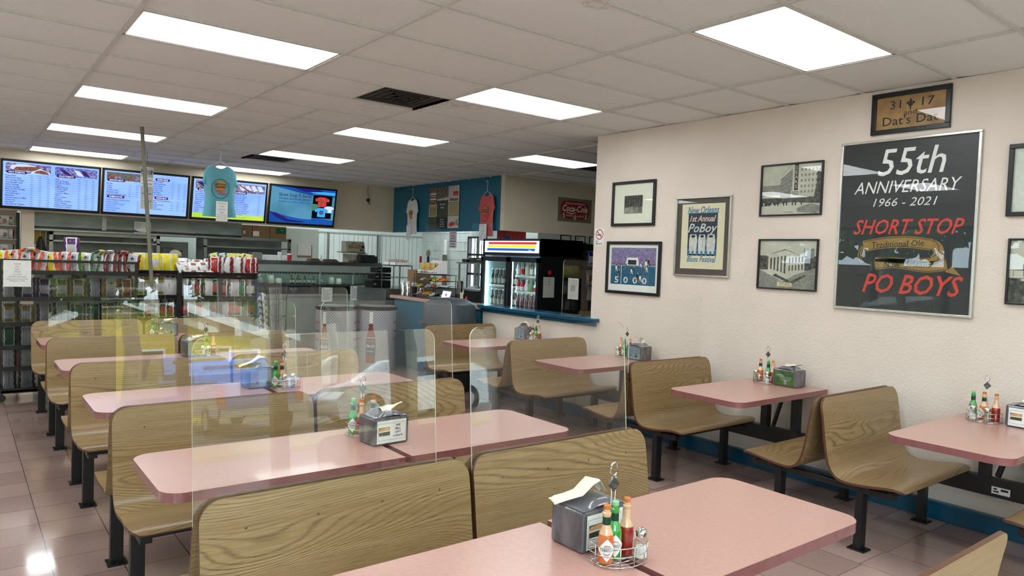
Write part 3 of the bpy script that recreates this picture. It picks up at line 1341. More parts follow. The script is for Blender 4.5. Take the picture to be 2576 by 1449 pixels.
def shaker(fill, loc, label, rz=0):
    o = thing('shaker', label, 'shaker', loc, rz, 'glass shakers in the condiment racks')
    g = MB()
    g.lathe([(.0, .001), (.017, .001), (.0185, .004), (.0155, .052), (.0, .052)] if fill == 'p' else [(.0, .001), (.017, .001), (.0185, .004), (.017, .034), (.0, .036)], n=8)
    g.build('salt' if fill == 's' else 'pepper', 'salt' if fill == 's' else 'pepper', o)
    g = MB()
    g.lathe([(.0, 0), (.0195, 0), (.0205, .003), (.0172, .055), (.0155, .064), (.0150, .068)], n=10)
    g.build('glass_jar', 'clear glass', o)
    g = MB()
    g.lathe([(.0172, .066), (.0176, .078), (.015, .086), (.008, .090), (0, .091)], n=18)
    g.build('cap', 'chrome', o, smooth=.9)
    return o


def d_shape(k=1.0):
    pts = [(-.088 * k, .052), (.088 * k, .052), (.092 * k, .046), (.092 * k, .010)]
    for i in range(1, 12):
        a = i / 12
        pts.append((.092 * k * math.cos(PI * a), .008 - .068 * math.sin(PI * a) * k))
    pts += [(-.092 * k, .010), (-.092 * k, .046)]
    return pts


def caddy(label, loc, rz):
    o = thing('condiment_rack', label, 'condiment rack', loc, rz, 'wire condiment racks on the tables')
    g = MB()
    for z in (.006, .036, .062):
        g.tube([(x, y, z) for x, y in d_shape()], .0017, 6, closed=True)
    ds = d_shape()
    for i in (2, 5, 7, 9, 11, 15):
        x, y = ds[i % len(ds)]
        g.tube([(x, y, .0), (x, y, .062)], .0017, 6)
    for k in (.75, .5, .25):
        g.tube([(x, y, .008) for x, y in d_shape(k)], .0012, 5, closed=True)
    for y in (-.03, 0, .03):
        g.tube([(-.085, y + .01, .006), (.085, y + .01, .006)], .0014, 5)
    g.build('wire_basket', 'chrome', o, smooth=4)
    g = MB()
    for sx in (-1, 1):
        g.tube([(sx * .0075, .0, .006), (sx * .0075, .0, .245)], .0018, 6)
    g.tube([(.0135 * math.cos(2 * PI * i / 20), 0, .268 + .020 * math.sin(2 * PI * i / 20)) for i in range(20)], .0028, 6, closed=True)
    for v in g.v:
        v.y += .050
    hd = g.build('handle', 'chrome', o, smooth=4)
    g = MB()
    g.add([(0, -.004, .198), (.021, -.004, .222), (0, -.004, .246), (-.021, -.004, .222), (0, .004, .198), (.021, .004, .222), (0, .004, .246), (-.021, .004, .222)],
          [(0, 1, 2, 3), (7, 6, 5, 4), (0, 4, 5, 1), (1, 5, 6, 2), (2, 6, 7, 3), (3, 7, 4, 0)])
    g.tube([(.010 * math.cos(2 * PI * i / 16), -.0048, .222 + .010 * math.sin(2 * PI * i / 16)) for i in range(16)], .0011, 5, closed=True)
    g.tube([(.004 * math.cos(2 * PI * i / 10), -.0048, .222 + .004 * math.sin(2 * PI * i / 10)) for i in range(10)], .0009, 5, closed=True)
    for v in g.v:
        v.y += .050
    g.build('diamond_emblem', mat('emblem metal', (120, 122, 118), .35, metal=.9, var=.2, scale=60), hd)
    return o


def dispenser(label, loc, rz, card, nap):
    o = thing('napkin_dispenser', label, 'napkin dispenser', loc, rz, 'napkin dispensers on the tables')
    g = MB()
    g.box(-.098, .098, -.073, .073, .004, .136)
    g.build('housing', 'smoke plastic', o, bevel=.012, seg=4)
    g = MB()

    def top(u, v):
        x = -.094 + .188 * u
        y = -.069 + .138 * v
        t = max(0, 1 - (x / .066) ** 2) if abs(x) < .066 else 0
        e = max(0, min(1, (1 - abs(y) / .0701) / .14)) ** .5
        ex = max(0, min(1, (1 - abs(x) / .0951) / .08)) ** .5
        return (x, y, .1345 + .0035 * min(e, ex) + .022 * math.sin(t * PI / 2) ** 2 * e)
    g.grid(top, 24, 12)
    g.build('arched_lid', mat('smoke lid', (112, 112, 118), .2, var=.1, scale=9, coat=.5), o, smooth=4)
    for sy in (-1, 1):
        g = MB()
        if card == 'gift':
            g.rect(-.080, -.054, .080, .054, 0, 0)
            for q in ((-.074, -.040, .074, -.0388), (-.074, .0388, .074, .040), (-.074, -.040, -.0728, .040), (.0728, -.040, .074, .040)):
                g.rect(*q, .0004, 4)
            g.rect(-.070, -.018, -.010, .022, .0004, 1)
            g.poly([(-.070, .004), (-.010, .006), (-.010, .016), (-.016, .021), (-.062, .018), (-.070, .010)], .0006, 2)
            g.poly([(-.070, -.001), (-.010, .001), (-.010, .006), (-.070, .004)], .0007, 0)
            for i_, t_ in enumerate(('WE', 'SELL', 'GIFT', 'CARDS')):
                g.text(t_, .034, .022 - i_ * .0165, .0135, 3, .0006, 'c', 0, .03, sx=1.25)
            mm = ['white paper', mat('picture green', (70, 84, 50), .5, scale=60, c2=(40, 52, 34)), mat('bun', (196, 140, 84), .5, scale=30, c2=(214, 170, 120)), 'navy', 'grey ink']
        elif card == 'green':
            g.rect(-.080, -.054, .080, .054, 0, 0)
            g.ell(-.035, .014, .034, .016, .0003, 1, 16, 0, PI)
            g.rect(0, -.044, .024, -.014, .0003, 1)
            for i_, t_ in enumerate(('Every napkin is one hundred', 'percent recycled, so take', 'one napkin at a time')):
                g.text(t_, .012, .008 - i_ * .012, .0085, 2, .0006, 'c')
            mm = [mat('card green', (40, 74, 44), .4, scale=14, c2=(78, 112, 40)), mat('card leaf', (130, 148, 150), .4), 'white paper']
        else:
            g.rect(-.080, -.054, .080, .054, 0, 0)
            for i_ in range(5):
                g.rect(-.07, .034 - i_ * .010, .06 - .01 * (i_ % 3), .0365 - i_ * .010, .0004, 1)
            g.ring(-.035, -.024, .028, .013, .002, .0004, 1)
            g.ell(-.035, -.024, .012, .006, .0004, 1)
            g.ell(.03, -.026, .010, .014, .0004, 2)
            g.rect(.036, -.024, .062, -.020, .0004, 2)
            mm = [mat('card blue grey', (122, 142, 150), .45, scale=5, var=.15), mat('card ink', (70, 84, 92), .5), 'ink']
        c_ = g.build('card_insert', mm, o)
        orient(c_, (0, sy * .0742, .068), (-sy, 0, 0), (0, 0, 1))
    g = MB()
    rnd = random.Random(hash(nap) % 100)
    if nap == 'peak':
        P0 = [(-.118, .035, .108), (-.06, -.03, .142), (-.01, -.03, .176), (.04, -.01, .170), (.066, -.010, .132)]
        P1 = [(-.108, .078, .118), (-.04, .03, .150), (.0, .02, .182), (.045, .018, .172), (.072, .01, .130)]
        P2 = [(-.07, .092, .112), (-.02, .058, .125), (.01, .055, .140), (.045, .04, .148), (.066, .02, .124)]
    elif nap == 'flat':
        P0 = [(-.03, -.03, .132), (.0, -.06, .118), (.02, -.03, .140), (.06, -.01, .146), (.105, .0, .157)]
        P1 = [(-.025, .01, .150), (.0, .01, .146), (.02, .01, .148), (.06, .01, .150), (.11, .015, .158)]
        P2 = [(-.02, .035, .136), (.0, .04, .134), (.02, .035, .138), (.06, .025, .14), (.08, .02, .146)]
    else:
        P0 = [(-.03, .0, .128), (-.02, .0, .155), (.0, -.01, .185), (.015, -.01, .195), (.02, -.02, .20)]
        P1 = [(.0, .02, .128), (.01, .02, .15), (.02, .012, .17), (.035, .01, .18), (.045, .01, .185)]
        P2 = [(.03, .0, .128), (.045, .0, .14), (.05, .01, .15), (.055, .015, .165), (.06, .015, .17)]
    rows = [[(p[0], p[1], p[2] + .026) for p in P_] for P_ in (P0, P1, P2)]

    def fn(u, v):
        a = u * 4
        i = min(3, int(a))
        t = a - i
        t = t * t * (3 - 2 * t)
        pts = [Vector(r_[i]).lerp(Vector(r_[i + 1]), t) for r_ in rows]
        if v < .5:
            p = pts[0].lerp(pts[1], v * 2)
        else:
            p = pts[1].lerp(pts[2], v * 2 - 1)
        return (p.x, p.y, p.z + .003 * math.sin(9 * u + 7 * v))
    g.grid(fn, 16, 10)
    q = g.build('napkin', 'napkin', o, smooth=4)
    md = q.modifiers.new('thick', 'SOLIDIFY')
    md.thickness = .0008
    return o


TZ = .7502
# (table name, caddy xy rz, dispenser xy rz, card, napkin, bottles, shakers, wording)
sets = [
    ('nearest front table', (.80, -3.005, -.12), (.822, -2.835, .02), 'gift', 'peak', [('o', -.062, .0), ('g', -.018, .016), ('r', .036, .024)], [('s', .057, -.022)], ),
    ('second row table', (.83, -1.235, .0), (.842, -1.395, .06), 'gift', 'flat', [('g', -.06, .028), ('r', -.034, -.012), ('o', .05, .028)], []),
    ('third row table', (.925, .115, .0), (.79, .26, .05), 'plain', 'peak', [('o', -.02, .03), ('g', -.064, .028)], [('p', .035, -.015), ('s', -.02, -.02)]),
    ('fourth row table', (.86, 1.735, .1), (.79, 1.86, .05), 'plain', 'flat', [('g', -.0, .03), ('r', .055, .03)], [('p', -.045, -.012), ('s', -.005, -.03)]),
    ('farthest row table', (.79, 3.27, .0), (.90, 3.42, .05), 'plain', 'flat', [('g', -.04, .03)], [('s', .03, -.015)]),
    ('wall table under the 55th poster', (4.235, -2.80, -PI / 2), (4.30, -3.02, -PI / 2), 'gift', 'flat', [('g', -.062, .02), ('o', -.005, .03), ('r', .062, .026)], [('s', -.045, -.022), ('p', .035, -.028)]),
    ('second wall table', (4.235, -1.275, -PI / 2), (4.30, -1.455, -PI / 2), 'green', 'flat', [('o', -.05, .03), ('g', .02, .03), ('r', .066, .02)], [('p', -.062, -.012), ('s', .045, -.022)]),
    ('third wall table', (4.27, .265, -PI / 2), (4.30, .09, -PI / 2), 'plain', 'up', [('r', -.055, .028), ('g', -.015, .03), ('o', .06, .03)], [('s', -.06, -.012)]),
    ('farthest wall table', (4.27, 1.61, -PI / 2), (4.29, 1.80, -PI / 2), 'plain', 'peak', [('o', -.055, .028), ('g', .0, .03), ('r', .055, .03)], [('s', -.03, -.02)]),
]
nm = {'o': 'orange-red pepper sauce bottle', 'g': 'green pepper sauce bottle', 'r': 'dark red cayenne sauce bottle'}
cn = {'gift': 'grey napkin dispenser with gift card advert', 'green': 'grey napkin dispenser with a dark green card', 'plain': 'smoky grey napkin dispenser'}
for (w_, cd, dp, card, nap, bots, shs) in sets:
    caddy('wire condiment rack with diamond emblem on the ' + w_, (cd[0], cd[1], TZ), cd[2])
    dispenser(cn[card] + ' on the ' + w_, (dp[0], dp[1], TZ - .004), dp[2], card, nap)
    cr, sr = math.cos(cd[2]), math.sin(cd[2])
    for (kk, bx, by) in bots:
        sauce(kk, (cd[0] + bx * cr - by * sr, cd[1] + bx * sr + by * cr, TZ + .0095), label=nm[kk] + ' in the rack on the ' + w_, rz=cd[2] - .5)
    for (kk, bx, by) in shs:
        shaker(kk, (cd[0] + bx * cr - by * sr, cd[1] + bx * sr + by * cr, TZ + .0095), ('salt' if kk == 's' else 'pepper') + ' shaker in the rack on the ' + w_, cd[2])

# ================================================================== pictures on the wall
mat('photo grey', (160, 160, 148), .5, scale=16, c2=(96, 98, 92))
mat('photo dark', (40, 42, 38), .5, scale=40, c2=(92, 94, 86))
mat('photo pale', (206, 206, 190), .5, scale=8, c2=(188, 188, 172))
mat('photo mid', (122, 124, 116), .5, scale=60, c2=(150, 150, 140))
mat('poster black', (34, 40, 44), .4, var=.08)


def picture(name, label, y0, y1, z0, z1, frame, fw, draw, mats, depth=.022, cat='picture', dx=0.0):
    w, h = abs(y1 - y0), z1 - z0
    o = thing(name, label, cat, (0, 0, 0))
    orient(o, (WX - .001, (y0 + y1) / 2, (z0 + z1) / 2), (0, -1, 0), (0, 0, 1))
    g = MB()
    for (a, b_, c_, d) in ((-w / 2, w / 2, h / 2 - fw, h / 2), (-w / 2, w / 2, -h / 2, -h / 2 + fw), (-w / 2, -w / 2 + fw, -h / 2 + fw, h / 2 - fw), (w / 2 - fw, w / 2, -h / 2 + fw, h / 2 - fw)):
        g.box(a, b_, c_, d, 0, depth)
    g.build('frame', frame, o, bevel=.003)
    g = MB()
    draw(g, w - 2 * fw, h - 2 * fw)
    for v in g.v:
        v.z += .006
    g.build('print', mats, o)
    g = MB()
    g.rect(-w / 2 + fw, -h / 2 + fw, w / 2 - fw, h / 2 - fw, .0145)
    g.build('glass', 'picture glass', o)
    return o


def d_3117(g, w, h):
    g.rect(-w / 2, -h / 2, w / 2, h / 2, 0, 0)
    for dz, mi, b_ in ((.0006, 2, .012), (.0014, 1, .002)):
        g.text('31', -w * .22, h * .12, .085, mi, dz, 'c', 0, b_, 1.2)
        g.text('17', w * .25, h * .12, .085, mi, dz, 'c', 0, b_, 1.2)
        g.text('and', 0, -h * .10, .05, mi, dz, 'c', 0, b_ * .5, 1.3)
        g.text("Dat's Dat", 0, -h * .38, .088, mi, dz, 'c', 0, b_ + .005, 1.2, width=w * .8)
    for dz, mi, k in ((.0006, 2, 1.15), (.0012, 1, 1.0)):
        cy = h * .22
        g.poly([(0, cy + .045 * k), (.011 * k, cy + .015), (.004 * k, cy - .03 * k), (-.004 * k, cy - .03 * k), (-.011 * k, cy + .015)], dz, mi)
        for sx in (-1, 1):
            g.poly([(sx * .006, cy - .008), (sx * .016 * k, cy + .020 * k), (sx * .028 * k, cy + .014), (sx * .030 * k, cy - .004), (sx * .022, cy + .004), (sx * .014, cy - .006)][::sx], dz, mi)
        g.rect(-.016 * k, cy - .014, .016 * k, cy - .007, dz, mi)
        g.ell(0, cy - .034, .005 * k, .008 * k, dz, mi)


picture('framed_sign', 'small black framed brown sign reading 31 17 and Dats Dat', -1.905, -2.432, 2.640, 2.933, 'black frame', .033, d_3117,
        [mat('parchment', (186, 146, 92), .5, scale=9, c2=(150, 112, 66)), 'ink', mat('pale gold', (196, 160, 112), .5)])


def d_55(g, w, h):
    g.rect(-w / 2, -h / 2, w / 2, h / 2, 0, 0)
    g.text('55th', .03, h * .30, .27, 1, .001, 'c', .22, .004, width=w * .50)
    g.text('ANNIVERSARY', .0, h * .195, .125, 1, .001, 'c', .28, .0, width=w * .80)
    g.text('1966 - 2021', .0, h * .115, .085, 1, .001, 'c', .28, -.004, width=w * .48)
    g.text('SHORT STOP', .02, -h * .05, .15, 2, .001, 'c', .35, .012, width=w * .82)
    g.text('PO BOYS', .07, -h * .40, .19, 2, .001, 'c', .35, .014, width=w * .74)

    def ribbon(pts, wd, mi, z):
        L_, R_ = [], []
        for i, p in enumerate(pts):
            a = Vector(pts[max(0, i - 1)])
            b2 = Vector(pts[min(len(pts) - 1, i + 1)])
            d = (b2 - a).normalized()
            L_.append((p[0] - d.y * wd, p[1] + d.x * wd, z))
            R_.append((p[0] + d.y * wd, p[1] - d.x * wd, z))
        n = len(pts)
        g.add(L_ + R_, [(i, i + 1, n + i + 1, n + i) for i in range(n - 1)], mi)
    top = [(-w * .30 + w * .52 * t, -h * .125 + h * .022 * math.sin(t * PI) + h * .012 * t) for t in [i / 16 for i in range(17)]]
    curl = [(w * .22 + w * .05 * math.sin(PI * t), -h * .113 - h * .045 * (1 - math.cos(PI * t)) / 1) for t in [i / 10 for i in range(11)]]
    mid = [(w * .22 - w * .42 * t, -h * .20 - h * .01 * math.sin(PI * t)) for t in [i / 12 for i in range(13)]]
    low = [(-w * .20 + w * .53 * t, -h * .235 + h * .012 * math.sin(t * 2 * PI) + h * .01 * t) for t in [i / 16 for i in range(17)]]
    tail = [(-w * .30 - w * .03 * math.sin(t * PI), -h * .125 - h * .10 * t) for t in [i / 8 for i in range(9)]]
    for pts, wd in ((tail, .012), (mid, .018), (curl, .034), (top, .040), (low, .038)):
        ribbon(pts, wd, 3, .0008)
        for k in (-.8, .8):
            ribbon([(p[0], p[1] + wd * k) for p in pts], .0022, 0, .0012)
    g.text('Traditional Ole', -.03, -h * .125, .058, 0, .0016, 'c', .1, .005, rot=.05)
    g.text('New Orleans', .04, -h * .245, .058, 0, .0016, 'c', .1, .005, rot=.02)
    g.poly([(w * .32, -h * .265), (w * .42, -h * .20), (w * .37, -h * .235), (w * .43, -h * .285)], .0011, 3)


picture('anniversary_poster', 'tall black poster reading 55th Anniversary, Short Stop PoBoys, in a silver frame', -1.696, -2.631, 1.372, 2.604, 'silver frame', .018, d_55,
        ['poster black', 'white paper', mat('poster red', (206, 62, 50), .45), mat('poster gold', (150, 118, 62), .45)])


def d_swamp(g, w, h):
    g.rect(-w / 2, -h / 2, w / 2, h / 2, 0, 0)
    a, b_ = w * .235, h * .23
    g.rect(-a, -b_ - .01, a, b_ - .01, .001, 1)
    g.poly([(-a, -b_ - .01), (a, -b_ - .01), (a, -b_ * .45), (0, -b_ * .3), (-a, -b_ * .5)], .0014, 2)
    for k in range(7):
        x = -a + .02 + k * a * .27
        g.poly([(x, -b_ * .3), (x + .006, -b_ * .3), (x + .012, b_ - .02), (x - .002, b_ - .012)], .0016, 3)


picture('framed_photo', 'black framed small dark swamp photograph with a wide cream mat', .672, .105, 2.021, 2.464, 'black frame', .028, d_swamp, ['mat board', 'photo dark', 'photo grey', mat('near black', (24, 25, 22), .5)])


def d_foot(g, w, h):
    g.rect(-w / 2, -h / 2, w / 2, h / 2, 0, 0)
    x, y0, y1 = w * .45, -h * .36, h * .43
    g.rect(-x, y0, x, y1, .0006, 1)
    g.rect(-x, y0, x, h * .05, .0010, 2)
    g.rect(-x, h * .05, x, h * .10, .0010, 3)
    g.poly([(-x * .35, h * .06), (x * .28, h * .06), (x * .22, h * .22), (-x * .25, h * .22)], .0012, 0)
    g.rect(-x * .22, h * .07, x * .16, h * .17, .0014, 4)
    g.rect(-x * .52, y0, -x * .50, h * .05, .0012, 0)
    g.rect(-x, h * .045, x, h * .052, .0014, 0)
    for i, t_ in enumerate(('5', '0', '0', '0')):
        g.text(t_, -x * .72 + i * x * .42, -h * .325, .085, 0, .0014, 'c', 0, .01, 1.5)
    for i, (px, py, s) in enumerate(((-.75, .0, 1), (-.62, -.1, 1), (-.05, -.06, .9), (.05, -.03, .9), (.35, -.2, 1.1), (.22, -.17, 1.1), (.58, .10, 1.3), (.7, .14, 1.1), (.62, .0, 1), (-.3, .06, .7), (.36, .07, .7))):
        cx, cy = px * x, py * h
        mi = 0 if i % 2 == 0 else 5
        g.ell(cx, cy, .012 * s, .020 * s, .0016, mi, 8)
        g.ell(cx + .006, cy + .024 * s, .008 * s, .008 * s, .0017, 5 if mi == 0 else 6, 8)
        g.poly([(cx - .010 * s, cy - .012 * s), (cx - .002 * s, cy - .012 * s), (cx - .010 * s, cy - .040 * s), (cx - .018 * s, cy - .038 * s)], .0016, 6)
        g.poly([(cx + .002 * s, cy - .012 * s), (cx + .010 * s, cy - .012 * s), (cx + .022 * s, cy - .036 * s), (cx + .014 * s, cy - .038 * s)], .0016, mi)


picture('framed_photo', 'black framed colour photograph of a football game on a blue-green field', .718, .007, 1.348, 1.870, 'black frame', .030, d_foot,
        ['white paper', mat('crowd', (104, 92, 140), .5, scale=70, c2=(150, 140, 176)), mat('turf', (14, 92, 122), .5, var=.1), mat('crowd band', (60, 66, 110), .5, scale=60, c2=(150, 120, 130)), mat('tunnel', (28, 32, 44), .5), 'ink', mat('gold pants', (190, 150, 110), .5)])


def d_fest(g, w, h):
    g.rect(-w / 2, -h / 2, w / 2, h / 2, 0, 0)
    g.rect(-w * .41, -h * .42, w * .41, h * .43, .001, 1)
    g.rect(-w * .28, -h * .25, w * .28, h * .31, .0014, 2)
    g.rect(-w * .28, -h * .25, w * .28, -h * .16, .0016, 3)
    g.text('New Orleans', 0, h * .30, .095, 3, .0022, 'c', .35, .012, width=w * .60)
    g.text('1st Annual', .0, h * .20, .075, 4, .0022, 'c', .35, .02, width=w * .50)
    g.text('PoBoy', .0, h * .06, .11, 5, .0022, 'c', .35, .012, width=w * .56)
    g.text('Blues Festival', 0, -h * .33, .075, 3, .0022, 'c', .3, .01, width=w * .56)
    for i, (x, s) in enumerate(((-.17, 1.0), (.0, .92), (.17, 1.05))):
        x *= w
        g.poly([(x - .040 * s, -h * .19), (x + .040 * s, -h * .19), (x + .046 * s, -h * .05), (x + .034 * s, h * .03 * s), (x - .034 * s, h * .03 * s), (x - .046 * s, -h * .05)], .0018, 5)
        g.ell(x, h * .005, .022 * s, .012, .0021, 6)
        for sx in (-1, 1):
            g.poly([(x + sx * .022 - .012, -h * .23), (x + sx * .022 + .014, -h * .23), (x + sx * .022 + .010, -h * .18), (x + sx * .022 - .008, -h * .18)], .0019, 5)
            g.ell(x + sx * .022, -h * .235, .018, .008, .0020, 6)


picture('festival_poster', 'silver framed cream and blue poster reading New Orleans PoBoy Blues Festival', -.153, -.750, 1.556, 2.272, 'silver frame', .016, d_fest,
        [mat('brown mat', (82, 72, 66), .6), 'cream paper', mat('poster navy', (26, 50, 72), .5), mat('poster blue', (40, 116, 160), .5), mat('peach', (232, 198, 176), .5), mat('pale figure', (220, 222, 212), .5, scale=25, c2=(190, 196, 192)), 'ink'])


def d_street(g, w, h):
    g.rect(-w / 2, -h / 2, w / 2, h / 2, 0, 0)
    g.poly([(-w * .18, -h * .2), (w * .02, -h * .2), (w * .02, h * .40), (-w * .18, h * .22)], .0006, 1)
    g.poly([(w * .02, -h * .2), (w * .46, -h * .2), (w * .46, h * .30), (w * .34, h * .5), (w * .02, h * .5)], .0006, 4)
    for i in range(5):
        for j in range(5):
            g.rect(w * (.16 + j * .06), h * (-.08 + i * .11), w * (.19 + j * .06), h * (-.03 + i * .11), .0009, 1)
    for i in range(7):
        g.poly([(-w * .17, -h * .16 + i * .028), (w * .01, -h * .16 + i * .045), (w * .01, -h * .15 + i * .045), (-w * .17, -h * .152 + i * .028)], .0009, 2)
    g.rect(w * .055, -h * .03, w * .115, h * .5, .0011, 3)
    for i, t_ in enumerate('SEARS'):
        g.text(t_, w * .085, h * (.40 - i * .095), .040, 4, .0015, 'c', 0, .01)
    g.rect(w * .0, -h * .16, w * .15, -h * .02, .0014, 4)
    for i in range(3):
        g.rect(w * .02, -h * (.06 + i * .03), w * .13, -h * (.05 + i * .03), .0016, 3)
    g.rect(-w / 2, -h * .10, -w * .18, h * .10, .0007, 1)
    g.poly([(w * .38, -h * .2), (w / 2, -h * .2), (w / 2, h * .46), (w * .42, h * .30), (w * .42, h * .1)], .0012, 2)
    g.rect(-w / 2, -h * .34, w / 2, -h * .16, .0010, 2)
    g.poly([(-w / 2, -h / 2), (w / 2, -h / 2), (w / 2, -h * .30), (0, -h * .26), (-w / 2, -h * .33)], .0013, 4)
    g.poly([(w * .12, -h * .46), (w * .44, -h / 2), (w / 2, -h * .44), (w * .48, -h * .34), (w * .34, -h * .30), (w * .22, -h * .33), (w * .12, -h * .38)], .0016, 1)
    for k in range(14):
        x = -w * .46 + k * w * .05
        g.ell(x, -h * .29, .006, .016, .0017, 3 if k % 3 else 4, 8)
    g.text('Canal Street', -w * .03, -h * .47, .018, 3, .002, 'c')


ph = ['photo pale', 'photo mid', 'photo dark', 'near black', 'photo pale']
picture('framed_photo', 'black framed old street photograph with a vertical SEARS sign', -1.022, -1.560, 2.078, 2.498, 'black frame', .013, d_street, ph)


def d_bank(g, w, h):
    g.rect(-w / 2, -h / 2, w / 2, h / 2, 0, 0)
    g.rect(-w / 2, -h * .12, w / 2, h * .18, .0005, 2)
    g.rect(w * .34, h * .14, w * .46, h * .34, .0006, 1)
    g.rect(w * .28, h * .1, w * .295, h * .36, .0006, 1)
    g.poly([(-w / 2, -h / 2), (w / 2, -h / 2), (w / 2, -h * .05), (w * .12, -h * .22), (-w * .06, -h * .36), (-w / 2, -h * .12)], .0008, 1)
    g.poly([(-w * .34, -h * .12), (-w * .02, -h * .24), (-w * .02, h * .24), (-w * .34, h * .17)], .0012, 4)
    g.poly([(-w * .02, -h * .24), (w * .30, -h * .12), (w * .30, h * .12), (-w * .02, h * .24)], .0012, 0)
    g.poly([(-w * .37, h * .16), (-w * .03, h * .235), (w * .32, h * .115), (w * .32, h * .15), (-w * .02, h * .30), (-w * .37, h * .20)], .0014, 4)
    g.poly([(-w * .34, h * .20), (-w * .02, h * .295), (w * .28, h * .17), (-w * .05, h * .33)], .0015, 1)
    for i in range(5):
        x = -w * (.33 - i * .062)
        g.poly([(x, -h * (.115 + i * .022)), (x + .012, -h * (.12 + i * .022)), (x + .012, h * (.16 + i * .014)), (x, h * (.16 + i * .014))], .0016, 0)
        g.poly([(x + .014, -h * (.10 + i * .022)), (x + .028, -h * (.11 + i * .022)), (x + .028, h * (.13 + i * .014)), (x + .014, h * (.13 + i * .014))], .0016, 2)
    for i in range(5):
        for j in range(2):
            x = w * (.03 + i * .055)
            y = h * (-.13 + j * .16) + i * h * .006
            g.rect(x, y, x + .012, y + .045, .0016, 2)
    g.poly([(-w * .25, -h * .24), (w * .02, -h * .38), (w * .06, -h * .34), (-w * .2, -h * .2)], .0013, 2)
    g.poly([(w * .0, -h * .40), (w * .3, -h * .20), (w * .34, -h * .22), (w * .06, -h * .44)], .0013, 2)
    g.rect(-w * .16, -h * .46, w * .10, -h * .38, .0018, 5)
    for i in range(3):
        g.rect(-w * .13, -h * (.40 + i * .02), w * .07, -h * (.395 + i * .02), .002, 3)


picture('framed_photo', 'black framed old photograph of a white columned corner building', -1.030, -1.552, 1.485, 1.893, 'black frame', .013, d_bank, ph + [mat('caption card', (214, 204, 160), .6)])


def d_blank(g, w, h):
    g.rect(-w / 2, -h / 2, w / 2, h / 2, 0, 0)
    g.rect(-w * .2, -h * .2, w * .3, h * .3, .001, 0)
    g.rect(w * .0, -h * .2, w * .3, h * .2, .0012, 1)


picture('framed_photo', 'black framed picture with pale mat, cut by the right edge, upper one', -2.786, -3.35, 2.034, 2.487, 'black frame', .028, d_blank, [mat('pale mat', (214, 222, 214), .6), 'photo dark'])


def d_r2(g, w, h):
    g.rect(-w / 2, -h / 2, w / 2, h / 2, 0, 0)
    g.rect(-w / 2, -h / 2, w / 2, -h * .08, .0006, 1)
    g.poly([(-w / 2, -h / 2), (w / 2, -h / 2), (w / 2, -h * .16), (-w * .3, -h * .12), (-w / 2, -h * .10)], .0009, 2)
    g.rect(-w / 2, -h * .10, w / 2, h * .02, .0010, 0)
    g.poly([(-w / 2, h * .02), (w / 2, h * .02), (w / 2, h * .12), (-w * .1, h * .10), (-w * .3, h * .04)], .0012, 3)
    for k in range(9):
        g.ell(-w * .45 + k * w * .11, -h * .13, .02, .008, .0014, 0 if k % 2 else 3, 8)
        g.rect(-w * .46 + k * w * .11, -h * .08, -w * .455 + k * w * .11, h * .02, .0013, 3)
    g.poly([(-w * .36, h * .03), (-w * .30, h * .03), (-w * .30, h * .12), (-w * .33, h * .16), (-w * .36, h * .12)], .0013, 3)


picture('framed_photo', 'black framed old photograph of parked cars, cut by the right edge, lower one', -2.811, -3.35, 1.480, 1.896, 'black frame', .013, d_r2, ph)

# no smoking sign on the wall end
o = thing('no_smoking_sign', 'small white no smoking sign at the corner of the picture wall', 'sign')
orient(o, (WX - .001, .846, 1.916), (0, -1, 0), (0, 0, 1))
g = MB()
g.rect(-.066, -.087, .066, .087, .001, 0)
g.ring(0, .025, .054, .054, .009, .0016, 1)
g.rect(-.036, .016, .020, .026, .0014, 2).rect(.022, .016, .030, .026, .0014, 2)
g.tube([(.028, .032, .002), (.034, .04, .002), (.028, .05, .002), (.034, .06, .002)], .0015, 4, 2)
i0 = len(g.v)
g.rect(-.050, -.005, .050, .005, .002, 1)
g.warp(i0, lambda p: (p.x * .7071 + p.y * .7071, .025 - p.x * .7071 + p.y * .7071, p.z))
g.text('NO', -.055, -.055, .026, 2, .0016, 'l', 0, .01)
g.text('SMOKING', -.055, -.078, .024, 2, .0016, 'l', 0, .01, width=.105)
g.build('sign_face', ['white paper', 'red ink', 'ink'], o)
# ================================================================== menu screens
screen('scr sky', (128, 166, 250), (140, 178, 252), 2.0, 1.0)
screen('scr dark', (34, 26, 110), None, 2, .8)
screen('scr pill', (46, 18, 104), (60, 14, 92), 30, .8)
screen('scr white', (236, 238, 255), None, 2, 1.0)
screen('scr line', (84, 104, 190), None, 2, .9)
screen('scr lime', (160, 200, 52), (184, 206, 60), 3, 1.0)
screen('scr food a', (70, 52, 110), (150, 150, 200), 26, .9, (1, 2, 1))
screen('scr food b', (66, 60, 150), (120, 140, 210), 22, .9, (1, 4, 1))
screen('scr food c', (120, 90, 96), (60, 96, 80), 28, .9)
screen('scr food d', (150, 140, 160), (84, 80, 120), 18, .9, (2, 1, 1))
screen('scr plate', (190, 205, 250), None, 2, .95)
screen('scr brown', (96, 58, 60), (140, 90, 70), 40, .9)
screen('scr teal', (70, 130, 160), (84, 146, 176), 2, .8)
screen('scr blue', (20, 70, 150), (24, 84, 170), 2, .8)
screen('scr black', (8, 8, 12), None, 2, .5)
screen('scr coral', (206, 66, 62), (190, 54, 54), 20, .8)
screen('scr cyan', (60, 160, 226), None, 2, .9)
screen('scr sage', (70, 130, 110), None, 2, .8)
SM = ['scr sky', 'scr dark', 'scr pill', 'scr white', 'scr line', 'scr lime', 'scr food a', 'scr food b', 'scr food c', 'scr food d', 'scr plate', 'scr brown', 'scr teal', 'scr blue', 'scr black', 'scr coral', 'scr cyan', 'scr sage']


